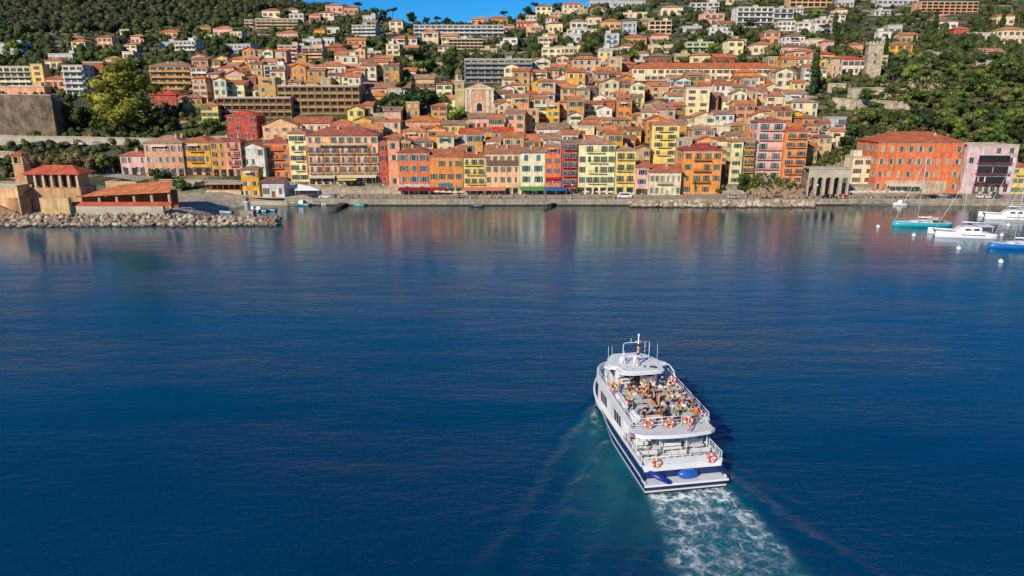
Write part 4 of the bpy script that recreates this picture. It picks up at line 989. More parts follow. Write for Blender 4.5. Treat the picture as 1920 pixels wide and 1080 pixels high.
# ---------------------------------------------------------------- harbour building on the jetty
def harbour():
    # clock turret
    p = at_depth(45, 372, 212); p.z = 2.8; m = px_m(p); w = 19*m; h = z_of(45, 290, 212)-p.z
    r = empty('bell_turret', p, R(2)); b = MB(); b.box(-w/2, w/2, 0, w, -1, h-2.6); b.build('wall', M['stucco'], r, col=hexc('dcae80', .8))
    b = MB()
    for sx in (-1, 1):
        for y in (0, w-.5): b.box(sx*w/2-(.6 if sx > 0 else 0), sx*w/2+(.6 if sx < 0 else 0), y, y+.5, h-2.6, h)
    b.box(-w/2, w/2, 0, w, h-.5, h-.01); b.build('belfry', M['stucco'], r, col=hexc('dcae80', .8))
    b = MB(); b.box(-w/2-.2, w/2+.2, -.2, w+.2, h-2.75, h-2.6); b.build('cornice', M['trim'], r)
    rb, _ = roof_mb('h', w, w, .4, .4); rb.build('roof', M['roof'], r, (0, 0, h), ROOFC[1])
    tag(r, 'small square bell turret with a tiled cap at the left end of the jetty', 'turret')
    # main hip roofed pavilion
    p = at_depth(107, 392, 207); p.z = 2.8; m = px_m(p); w = 100*m; h = z_of(107, 327, 207)-p.z
    r = empty('harbour_building', p, 0); b = MB(); d = 7.5; LF = z_of(107, 352, 207)-p.z
    b.box(-w/2+1, w/2-1, 1, d-1, LF-.1, h); b.build('wall', M['stucco'], r, col=hexc('d8b090', .8))
    b = MB(); b.box(-w/2-9.5, w/2+.3, -.6, d, -1, LF); b.build('lower_floor', M['stucco'], r, col=hexc('dcac80', .8))
    for i in range(7):
        b = MB(); x = -w/2+.5+i*(w-1)/6; b.box(x-.3, x+.3, -.3, .3, LF+.002, h); b.build('pillar', M['stucco'], r, col=hexc('e8c8a0', .8))
    for i in range(5):
        b = MB(); x = -w/2+2.5+i*(w-5)/4; b.box(x-.9, x+.9, .9, .99, LF+.3, h-.4); b.build('window', M['glass'], r)
    b = MB(); b.box(1.2, 4.6, -.68, -.61, .3, 3.2); b.build('door', M['paint'], r, col=hexc('3a4ca0', .8))
    rb, _ = roof_mb('h', w, d, .5, .8); rb.build('roof', M['roof'], r, (0, 0, h), hexc('d65f3e', .8))
    # left wing with light roof
    wl = 112*m; x1 = -w/2+2; x0 = x1-wl
    b = MB(); b.box(x0, x1, -1.4, 10, 3.602, 5.3); b.build('wing_wall', M['stucco'], r, col=hexc('e0b484', .8))
    b = MB(); b.add([(x0-.5,-3.2,5.3),(x1+.3,-3.2,5.3),(x1+.3,10,7.4),(x0-.5,10,7.4),(x0-.5,-3.2,5.55),(x1+.3,-3.2,5.55),(x1+.3,10,7.65),(x0-.5,10,7.65)], [(3,2,1,0),(4,5,6,7),(0,1,5,4),(1,2,6,5),(2,3,7,6),(3,0,4,7)]); b.build('wing_roof', M['roof'], r, col=hexc('d2a078', .8))
    b = MB(); b.box(x0+3, -w/2-1.2, -4.6, -.602, -1, 4.4); b.lathe([(3.2,-1),(3.2,4.4)], 16, (-w/2-1.2, -3.0, 0), 0, False); b.build('rounded_front', M['stucco'], r, col=hexc('deac7c', .8))
    # stairs
    for sgn in (0,):
        b = MB()
        for i in range(14): b.box(-w/2-10.5+i*.75, -w/2-9.75+i*.75, -6.6, -4.7, -1, 4.2-i*.28)
        b.build('stairs', M['stucco'], r, col=hexc('c09468', .8))
    tag(r, 'salmon harbour building with a red hip roof, blue door and outside stairs', 'harbour building')
    # lower block on left edge
    bld(-40, 40, 352, 396, 'pe', 'f', 1, 0, 'n', 'c', label='plain peach block at the far left edge of the jetty', Y=201.5, z0=2.4, dep=5, cat='building', name='jetty_block', yaw=0)
    # long low building with slanting orange roof
    p = at_depth(230, 396, 205); p.z = 2.6; m = px_m(p); w = 178*m
    r = empty('boat_shed', p, R(0)); h = z_of(230, 372, 205)-p.z
    b = MB(); b.box(-w/2+3, w/2-1, 7.5, 8, -1, h+1.6); b.build('wall', M['stucco'], r, col=hexc('b87850', .8))
    for i in range(6):
        b = MB(); x = -w/2+1+i*(w-2)/5; b.box(x-.35, x+.35, 2.3, 3, -1, h+(.2+1.2*i/5)); b.build('pillar', M['stucco'], r, col=hexc('d8b898', .8))
    a0, a1 = h+.2, h+1.6
    b = MB(); vs = [(-w/2,1.4,a0),(w/2,1.4,a1),(w/2-3,10,a1+2.6),(-w/2+9,10,a0+2.4)]; b.add(vs+[(x,y,z+.25) for x,y,z in vs], [(3,2,1,0),(4,5,6,7),(0,1,5,4),(1,2,6,5),(2,3,7,6),(3,0,4,7)]); b.build('roof', M['roof'], r, col=hexc('e08450', .8))
    tag(r, 'open-fronted boat shed with a long slanting orange roof on the jetty', 'shed')
    b = MB(); x0, x1 = at_depth(133, 396, 202.5).x, at_depth(322, 396, 202.5).x
    b.box(x0, x1-2.2, 202.0, 203.2, -1, z_of(200, 384, 202.5)-.2); o = b.build('jetty_wall', M['concrete'])
    zt = z_of(200, 384, 202.5)-.2; b = MB(); b.add([(x0,201.8,zt+.003),(x1,201.8,zt+.003),(x1,203.6,zt+.9),(x0,203.6,zt+.9),(x1,203.6,zt+.003),(x0,203.6,zt+.003)], [(0,1,2,3),(1,4,2),(0,3,5),(3,2,4,5)]); b.build('coping', M['roof'], o, col=hexc('d8603c', .8))
    tag(o, 'long low jetty wall with a red tiled coping in front of the boat shed', 'wall')
    b = MB(); x0, x1 = at_depth(79, 396, 201).x, at_depth(133, 396, 201).x; b.box(x0, x1, 200.6, 202, -1, z_of(100, 371, 201)); o = b.build('jetty_wall', M['stucco'], col=hexc('ecc890', .8))
    tag(o, 'short cream jetty wall below the harbour building door', 'wall')
    # pale round roof behind
    p = at_depth(228, 352, 232); p.z = 2.9; m = px_m(p); b = MB(); w = 58*m; h = z_of(228, 340, 232)-p.z
    r = empty('round_pavilion', p); b.box(-w/2, w/2, 0, 8, -1, h); b.build('wall', M['stucco'], r, col=hexc('e0c090', .8))
    b = MB(); b.loft([[(-w/2-.4+ (w+.8)*t, y, h+.02+1.6*math.sin(math.pi*max(.0,min(1,t*.5+.5)))) for t in (0,.2,.4,.6,.8,1)] for y in (-.6, 8.6)], 0, False, False); b.build('roof', M['concrete'], r); tag(r, 'low pavilion with a pale curved roof behind the boat shed', 'pavilion')
harbour()
bld(456,488,318,371,'go','h',3,2,'w','c', label='little golden yellow tower-like house with one wide window by the harbour beach', Y=243, z0=1.8, dep=6, pitch=.3, yaw=R(4))
bld(493,534,343,371,'gw','g',1,3,'n','cd', label='low grey-white house with a brown tiled roof beside the little yellow tower house', Y=243, z0=1.8, dep=7, rc='8c5a44')
def pergola():
    p = at_depth(420, 370, 242); p.z = 1.8; m = px_m(p); w = 66*m; r = empty('terrace_bar', p)
    b = MB(); b.box(-w/2, w/2, 0, 7, -1, 2.6); b.build('wall', M['stucco'], r, col=hexc('ecd0a0', .8))
    for i in range(7):
        b = MB(); x = -w/2+.2+i*(w-.4)/6; b.box(x-.1, x+.1, .2, .4, 2.602, 4.7); b.build('post', M['paint'], r, col=hexc('8a5a40', .8))
    b = MB(); b.box(-w/2-.3, w/2+.3, -.2, 6, 4.702, 4.95); b.build('roof', M['concrete'], r, col=hexc('b08060', .8)); b = MB(); b.box(-w/2, w/2, 3, 3.1, 2.602, 4.7); b.build('back_wall', M['stucco'], r, col=hexc('7a4436', .8))
    tag(r, 'cream terrace bar with a post-carried roof left of the little yellow tower house', 'bar')
pergola()
def tent(px, row, Y, w, lab):
    p = at_depth(px, row, Y); p.z = T(p.x, Y); r = empty('canopy_tent', p)
    for sx in (-1, 1):
        for y in (0, 4): b = MB(); b.tube((sx*w/2,y,0),(sx*w/2,y,3.2),.06); b.build('post', M['steel'], r)
    b = MB(); b.box(-w/2-.3, w/2+.3, -.3, 4.3, 3.2, 3.45); b.add([(-w/2-.3,-.3,3.453),(w/2+.3,-.3,3.453),(w/2+.3,4.3,3.453),(-w/2-.3,4.3,3.453),(0,2,4.6)], [(0,1,4),(1,2,4),(2,3,4),(3,0,4)]); b.build('canopy', M['white'], r); tag(r, lab, 'canopy')
tent(556, 341, 248, 9, 'white canopy roof over the restaurant terrace left of the big hotel')
tent(575, 352, 243, 8, 'lower white canopy beside the parked boats left of the big hotel')
# ---------------------------------------------------------------- quay, beach, promenade
def quay():
    z = 1.85
    edge = [(-78,237),(-55,235.8),(60,235.8),(95,236.5),(240,238)]
    b = MB(); n = len(edge)
    top = [(x,y,z) for x,y in edge]+[(x,254,z) for x,y in edge[::-1]]; b.poly(top)
    for (x0,y0),(x1,y1) in zip(edge, edge[1:]): b.poly([(x0,y0,-1),(x1,y1,-1),(x1,y1,z),(x0,y0,z)])
    b.build('promenade', M['quay']); tag(bpy.data.objects['promenade'], kind='structure')
    b = MB()
    for (x0,y0),(x1,y1) in zip(edge, edge[1:]): b.add([(x0,y0-.12,z+.004),(x1,y1-.12,z+.004),(x1,y1+.5,z+.004),(x0,y0+.5,z+.004),(x0,y0-.12,z+.3),(x1,y1-.12,z+.3),(x1,y1+.5,z+.3),(x0,y0+.5,z+.3),(x0,y0-.12,z-.5),(x1,y1-.12,z-.5)], [(4,5,6,7),(8,9,5,4),(2,3,7,6)])
    b.build('quay_kerb', M['quay']); tag(bpy.data.objects['quay_kerb'], kind='structure')
    b = MB(); P = [(-84,240),(-98,243),(-120,247),(-120,256),(-60,256),(-60,238)]
    b.poly([(x,y,1.95) for x,y in P][::-1]); b.build('beach', M['sand']); tag(bpy.data.objects['beach'], kind='structure')
    b = MB(); b.box(-100, -77, 236.6, 238.2, -1, 1.4); b.box(-77.0, -60, 237.2, 238.4, -1, 1.3); o = b.build('mooring_quay', M['concrete']); tag(o, kind='structure')
    b = MB(); p, q = at_depth(323, 382, 214), at_depth(385, 362, 240)
    b.add([(p.x,p.y,.6),(p.x+9,p.y+1,.3),(q.x+2,q.y,1.9),(q.x-6,q.y,1.9),(p.x,p.y,-2),(p.x+9,p.y+1,-2),(q.x+2,q.y,-2)], [(0,1,2,3),(4,5,1,0),(5,6,2,1)]); o = b.build('slipway', M['asphalt']); tag(o, kind='structure')
    # jetty arm
    p0, p1 = on_water(300, 405), on_water(520, 408)
    b = MB(); b.add([(p0.x-20,198,1.3),(p1.x-4,200.5,.9),(p1.x-4,205,.9),(p0.x-20,206,1.3),(p0.x-20,198,-2),(p1.x-4,200.5,-2),(p1.x-4,205,-2),(p0.x-20,206,-2)], [(0,1,2,3),(4,5,1,0),(5,6,2,1),(6,7,3,2)]); o = b.build('jetty_ground', M['concrete']); tag(o, kind='structure')
    # road below fortress
    a = ground(-20, 272); c = ground(330, 270)
quay()
def light_block():
    p = at_depth(462, 401, 203); p.z = .9; r = empty('harbour_light', p); b = MB(); b.box(-2, 2, 0, 3, -.5, 2.2); b.build('base', M['quay'], r)
    b = MB(); b.lathe([(.9,2.2),(.75,4.6),(1.0,4.7),(1.0,4.9)], 12, (0,1.5,0)); b.build('tower', M['white'], r)
    b = MB(); b.lathe([(.5,4.9),(.5,5.7),(.65,5.75),(.05,6.3)], 10, (0,1.5,0)); b.build('lantern', M['boat'], r, col=hexc('c84038', .8))
    tag(r, 'small white harbour light with a red lantern on the jetty end', 'harbour light')
light_block()
wall_thing('terrace_wall', [(300,352,338),(380,351,339),(470,350,340),(560,352,343)], M['concrete'], 'pale terrace wall between the harbour beach and the left waterfront houses', 'wall', 1)
def pier(px0, r0, px1, r1, w, lab):
    a, c = on_water(px0, r0), on_water(px1, r1); d = (c-a); L = d.length; r = empty('pier', a, math.atan2(d.y, d.x)); n = int(L/2.5)+1
    b = MB(); b.box(0, L, -w/2, w/2, .75, .95); b.build('deck', M['asphalt'], r)
    for i in range(n+1):
        for s in (-1, 1): b = MB(); b.tube((L*i/n, s*w*.42, -1.5), (L*i/n, s*w*.42, .745), .14); b.build('pile', M['bark'], r)
    tag(r, lab, 'pier')
pier(622, 396, 654, 381, 2.6, 'dark wooden pier slanting out from the quay in front of the big hotel')
pier(1020, 391, 1040, 385, 1.4, 'tiny dark landing stage off the quay in front of the crimson house')
# ---------------------------------------------------------------- vegetation
pr = random.Random(5)
def leaf_cloud(b, c, r, n, size, rr, flat=False):
    for _ in range(n):
        d = Vector((rr.gauss(0,1), rr.gauss(0,1), rr.gauss(0,1))).normalized(); k = rr.uniform(.55, 1.06)
        p = Vector((c[0]+d.x*r[0]*k, c[1]+d.y*r[1]*k, c[2]+d.z*r[2]*k))
        nrm = (d+Vector((rr.gauss(0,.5), rr.gauss(0,.5), rr.gauss(0,.5)+.3))).normalized(); a = nrm.orthogonal().normalized(); q = nrm.cross(a)
        t = rr.uniform(0, 6.28); a, q = a*math.cos(t)+q*math.sin(t), q*math.cos(t)-a*math.sin(t); s = size*rr.uniform(.6, 1.3)
        b.add([p-a*s, p-q*s*.6+nrm*s*.15, p+a*s, p+q*s*.6], [(0,1,2,3)])
def crown(kind, rr):
    b = MB()
    if kind == 'round':
        for _ in range(9): c = (rr.uniform(-2.3,2.3), rr.uniform(-2.3,2.3), rr.uniform(2.8,6)); s = rr.uniform(1.2, 2.1); leaf_cloud(b, c, (s*1.1,s*1.1,s*.85), 60, .42, rr); b.ball(c, (s*.75,s*.75,s*.58), 6, 4)
    if kind == 'pine':
        for _ in range(8): a = rr.uniform(0,6.28); q = rr.uniform(.3,2.7); c = (q*math.cos(a), q*math.sin(a), 6.6+rr.uniform(-.5,.7)); leaf_cloud(b, c, (1.7,1.7,.75), 50, .38, rr); b.ball(c, (1.3,1.3,.5), 6, 4)
    if kind == 'cypress':
        for i in range(11): z = .8+i*.85; w = 1.15*math.sin(math.pi*min(1, (i+1.5)/12.5))**.7+.12; leaf_cloud(b, (rr.uniform(-.15,.15), rr.uniform(-.15,.15), z), (w,w,.9), 38, .34, rr); b.ball((0,0,z), (w*.8,w*.8,.6), 6, 4)
    if kind == 'bush':
        for _ in range(5): c = (rr.uniform(-1.5,1.5), rr.uniform(-1.5,1.5), rr.uniform(.5,1.6)); s = rr.uniform(.9,1.5); leaf_cloud(b, c, (s,s,s*.8), 40, .36, rr); b.ball(c, (s*.75,s*.75,s*.6), 6, 4)
    if kind == 'big':
        for _ in range(44):
            a = rr.uniform(0,6.28); zz = rr.uniform(.02,1); q = rr.uniform(.1,1)*math.sin(math.pi*min(.93, zz*.85+.1))*5.4; c = (q*math.cos(a), q*math.sin(a)*.8, 3+zz*15.5); s = rr.uniform(1.5,2.6)
            leaf_cloud(b, c, (s*1.05,s*1.05,s*.95), 110, .36, rr); b.ball(c, (s*.72,s*.72,s*.66), 6, 4)
    return b.mesh('crown', [M['leaf']])
def trunk(kind):
    b = MB()
    h = {'round':4.2,'pine':6.6,'cypress':1.2,'bush':.9,'big':9}[kind]; r = {'round':.28,'pine':.24,'cypress':.2,'bush':.12,'big':.7}[kind]
    b.tube((0,0,-1.5),(r*.4,0,h*.5),r,r*.8,7); b.tube((r*.4,0,h*.5),(0,r*.3,h),r*.8,r*.5,7)
    if kind in ('round','pine','big'):
        for i in range(5):
            a = i*1.3; k = h*.35; b.tube((0,r*.2,h*(.6+.08*i)),(k*math.cos(a),k*math.sin(a),h*(.85+.09*i)),r*.45,r*.15,5)
    return b.mesh('trunk', [M['bark']])
KN = {k: ([crown(k, random.Random(i*9+j)) for j in range(3 if k != 'big' else 1)], trunk(k)) for i, k in enumerate(('round','pine','cypress','bush','big'))}
GREENS = {'dark':(.028,.046,.014), 'mid':(.055,.085,.02), 'olive':(.095,.105,.036), 'bright':(.1,.145,.025), 'autumn':(.15,.11,.025), 'brown':(.13,.10,.05), 'bigt':(.15,.14,.024)}
GW = {'dark':'dark green','mid':'green','olive':'olive green','bright':'bright green','autumn':'yellowing','brown':'brownish','bigt':'yellow-green'}
KW = {'round':'round tree','pine':'umbrella pine','cypress':'slender cypress','bush':'bush','big':'tree'}
NTREE = 0
def tree(px, row, kind, s, col, label=None, group=None, auto=True):
    global NTREE
    p = ground(px, row); NTREE += 1
    name = {'round':'broadleaf_tree','pine':'pine_tree','cypress':'cypress_tree','bush':'bush','big':'broadleaf_tree'}[kind]
    r = empty(name, p, pr.uniform(0, 6.28)); k = s*pr.uniform(.88, 1.12); r.scale = (k*pr.uniform(.9,1.15), k*pr.uniform(.9,1.15), k)
    cs, tm = KN[kind]; f = pr.uniform(1.3, 2.3); c = GREENS[col]
    o = put('crown', pr.choice(cs), r, col=(c[0]*f, c[1]*f*pr.uniform(.95,1.05), c[2]*f, 1)); put('trunk' if kind != 'bush' else 'stem', tm, r)
    tag(r, label, 'tree' if kind != 'bush' else 'bush', group)
    if not label: AUTO.append((r, px, row, f"{GW[col]} {KW[kind]}"))
    return r
p = ground(238, 250); bt = tree(238, 250, 'big', 1.0, 'bigt', 'very large yellow-green tree above the left end of the waterfront')
hh0 = (z_of(238, 113, p.y)-p.z)/19; bt.scale = (hh0*1.55, hh0*1.2, hh0*.98)
for px, row, kind, s, col in [(95,250,'cypress',1.15,'dark'),(130,247,'cypress',1.2,'dark'),(116,252,'cypress',1.0,'dark'),(150,240,'round',1.2,'dark'),(172,236,'round',1.1,'dark'),(185,246,'round',1.1,'mid'),
    (60,262,'bush',1.3,'bright'),(75,256,'bush',1.3,'mid'),(140,262,'bush',1.2,'mid'),(170,264,'bush',1.2,'autumn'),(205,262,'round',.8,'mid'),(270,250,'round',1,'mid'),(300,240,'round',1,'dark'),(320,245,'round',.9,'dark'),
    (345,258,'bush',1.4,'bright'),(368,258,'bush',1.4,'bright'),(388,252,'round',.8,'mid'),(400,246,'round',.8,'mid'),(330,262,'bush',1.4,'olive'),(290,262,'bush',1.2,'mid'),(255,264,'bush',1.2,'mid'),(225,266,'bush',1.2,'dark'),
    (12,318,'bush',1.6,'mid'),(28,312,'bush',1.4,'mid'),(4,322,'bush',1.4,'dark'),(70,325,'round',.9,'brown'),(90,326,'round',1,'brown'),(110,325,'round',1.0,'brown'),(130,325,'round',1.1,'olive'),(150,327,'round',1.1,'brown'),(172,327,'round',1.1,'brown'),(194,327,'round',1.1,'olive'),(214,325,'round',.9,'dark'),(232,322,'bush',1.3,'dark'),
    (294,336,'bush',1.7,'dark'),(305,340,'bush',1.4,'dark'),(330,352,'bush',1.3,'mid'),(350,356,'bush',1.3,'mid'),(372,352,'bush',1.1,'olive'),
    (778,205,'round',1.3,'dark'),(795,212,'round',1.5,'dark'),(812,205,'round',1.2,'dark'),(765,215,'round',1.2,'dark'),(745,220,'round',1.1,'mid'),(828,208,'round',1,'mid'),(845,208,'bush',1.3,'mid'),(862,224,'round',.8,'bright'),(850,226,'bush',1.5,'bright'),(805,228,'bush',1.4,'olive'),(722,212,'round',1,'dark'),(735,205,'round',1,'dark'),(755,190,'pine',1.1,'dark'),
    (684,152,'round',1,'mid'),(700,152,'round',1,'mid'),(722,150,'round',1,'bright'),(738,150,'round',.9,'mid'),(760,150,'round',.8,'mid'),(778,140,'round',1,'bright'),(795,138,'round',1,'bright'),(812,134,'round',1,'mid'),(765,128,'pine',1.2,'dark'),(782,122,'round',1.3,'dark'),(840,128,'round',1,'dark'),(852,150,'round',1.1,'dark'),(862,140,'round',1,'olive'),(845,112,'round',1.1,'mid'),(856,118,'round',1,'mid'),
    (1524,178,'cypress',2.1,'dark'),(1563,70,'cypress',1.9,'dark'),(1567,98,'cypress',1.6,'dark'),(1658,108,'cypress',1.4,'dark'),(1752,60,'cypress',1.5,'dark'),(1830,22,'pine',1.2,'dark'),(1876,66,'cypress',1.8,'dark'),
    (1248,208,'round',.7,'mid'),(1232,214,'bush',1.1,'mid'),(1209,248,'bush',1.4,'mid'),(1216,242,'bush',1.3,'dark'),(1302,364,'cypress',.55,'mid'),(1340,362,'bush',1,'mid'),(1350,358,'bush',1,'mid'),(1390,352,'round',.7,'mid'),(1397,360,'bush',1.1,'dark'),(1412,350,'bush',1,'mid'),(1445,346,'bush',.9,'olive'),(1420,338,'bush',1.2,'mid'),(1432,342,'bush',1.1,'mid'),(1277,366,'bush',.5,'mid'),(1380,330,'bush',1.2,'mid'),
    (1074,364,'bush',.8,'mid'),(1081,362,'bush',.9,'dark'),(1600,262,'round',1,'mid'),(1588,285,'round',1,'dark'),(1602,300,'round',.9,'dark'),(1610,280,'cypress',.9,'dark'),(1545,290,'bush',1,'mid'),(1640,240,'round',1.2,'mid'),(1625,236,'round',1.1,'mid')]:
    tree(px, row, kind, s, col)
for px, row, k in [(672,15,'pine'),(737,38,'pine'),(769,48,'pine'),(773,44,'round'),(820,46,'pine'),(945,30,'pine'),(1004,14,'pine'),(800,46,'round'),(850,46,'bush'),(720,36,'round'),(755,44,'bush'),(835,46,'round'),(1018,24,'round'),(990,34,'round'),(1045,14,'round')]:
    tree(px, row, k, 1.2, 'dark')
EXC = lambda x, y: not free(x, y, 1.2)
n0 = 0
# right-hand wooded slope
for row in range(128, 345, 15):
    for px in range(1585, 1925, 21):
        p_, q_ = px+pr.uniform(-9,9), row+pr.uniform(-6,6)
        if q_ > lerp_tab([(1585, 200),(1620, 236),(1660,240),(1790,275),(1810,285),(1920,315)], p_): continue
        if p_ < 1700 and 155 < q_ < 205 and pr.random() < .6: continue
        if p_ < 1665 and q_ < 168: continue
        gp = ground(p_, q_)
        if EXC(gp.x, gp.y): continue
        tree(p_, q_, pr.choice(['round','round','round','bush','pine']), pr.uniform(.8,1.2), pr.choice(['dark','mid','mid','olive','bright'])); n0 += 1
# trees between the villas
tries = 0
while NTREE < 292 and tries < 6000:
    tries += 1
    p_, q_ = pr.uniform(0, 1920), pr.uniform(8, 130)
    if q_ < lerp_tab([(0,62),(200,62),(400,44),(560,22),(640,10),(700,32),(760,52),(900,56),(1000,34),(1080,10)], p_): continue
    if 700 < p_ < 860 and q_ > 100: continue
    gp = ground(p_, q_)
    if gp.y > 690 or EXC(gp.x, gp.y): continue
    tree(p_, q_, pr.choice(['round','round','pine','round','cypress']), pr.uniform(.9,1.35), pr.choice(['dark','dark','mid','mid','olive','bright']))
print('TREES', NTREE, n0)
# wooded hill and scrub read as masses
def mass(name, pts, label, cat, sz, nleaf, colr, ls):
    b = MB()
    for (p, s) in pts:
        c = (p.x, p.y, p.z+s*.75)
        leaf_cloud(b, c, (s,s,s*.85), nleaf, ls*s/3, pr); b.ball(c, (s*.8,s*.8,s*.7), 6, 4)
    o = b.build(name, M['leaf'], col=(*colr, 1)); tag(o, label, cat, kind='stuff'); return o
pts = []
for row in range(-14, 72, 5):
    for px in range(-40, 640, 10):
        p_, q_ = px+pr.uniform(-6,6), row+pr.uniform(-3,3)
        if q_ > lerp_tab([(-40,66),(200,60),(330,50),(400,46),(460,32),(500,16),(560,6),(640,-6)], p_): continue
        pts.append((ground(p_, q_), pr.uniform(2.6, 4.8)))
def woods():
    q = []
    for _ in range(9000):
        p_, q_ = pr.uniform(-20, 1940), pr.uniform(0, 134)
        if q_ < lerp_tab([(0,60),(400,44),(560,14),(640,10),(700,34),(760,53),(900,58),(1000,36),(1080,4)], p_): continue
        if 1180 < p_ < 1460 and q_ > 116: continue
        if noise.noise(Vector((p_*.02, q_*.05, 4))) < -.12: continue
        gp = ground(p_, q_); s = pr.uniform(1.8, 4.2)
        if gp.y > 700 or not free(gp.x, gp.y, s*.5): continue
        if any(abs(gp.x-a) < c+s*.4 and b_-c*1.1-s*2.2 < gp.y < b_ for a, b_, c in OCC) and pr.random() < .75: continue
        q.append((gp, s))
        if len(q) > 1500: break
    mass('woodland', q[::2], 'dark tree cover wrapped around the villas of the upper hillside', 'woodland', 3, 46, (.066,.09,.034), .62)
    mass('garden_trees', q[1::2], 'lighter green garden trees packed between the hillside villas', 'woodland', 3, 46, (.09,.115,.036), .62)
woods()
rp_ = []
for px in range(640, 1060, 9):
    row = lerp_tab([(630,8),(700,30),(760,50),(880,53),(940,44),(1000,28),(1050,14)], px)+pr.uniform(-1, 5); gp = ground(px, row)
    if gp.y < 700 and free(gp.x, gp.y, 1): rp_.append((gp, pr.uniform(1.6, 3.6)))
mass('ridge_scrub', rp_, 'dark uneven tree line along the ridge under the strip of sky', 'woodland', 3, 60, (.05,.068,.028), .6)
mass('forest', pts, 'dark green wood covering the upper left hillside above the houses', 'forest', 4, 42, (.08,.092,.045), .75)
pts = []
for _ in range(9000):
    p_, q_ = pr.uniform(-20, 1940), pr.uniform(0, 345)
    if q_ < lerp_tab([(0,60),(400,44),(560,14),(640,10),(700,32),(760,50),(900,54),(1000,34),(1080,-5)], p_): continue
    if q_ > lerp_tab([(0,335),(230,322),(300,250),(520,215),(760,215),(860,200),(870,120),(1180,120),(1500,130),(1545,215),(1600,240),(1790,280),(1940,320)], p_): continue
    gp = ground(p_, q_)
    if gp.y > 720 or not free(gp.x, gp.y, .4): continue
    pts.append((gp, pr.uniform(.9, 2.2)*(1.15 if gp.y > 400 else 1)))
    if len(pts) > 3300: break
h_ = len(pts)//3
mass('cliff_greenery', [(Vector(v), pr.uniform(.4, 1.1)) for v in CLV], 'tufts of green scrub clinging to the shore rocks and cliff', 'scrub', 2, 26, (.08,.11,.03), .8)
mass('undergrowth', pts[:h_*2], 'mixed green scrub filling the gaps between houses and trees', 'scrub', 2, 22, (.085,.105,.035), .8)
mass('dry_scrub', pts[h_*2:], 'olive-brown dry scrub scattered over the terraced slopes', 'scrub', 2, 22, (.16,.14,.065), .8)
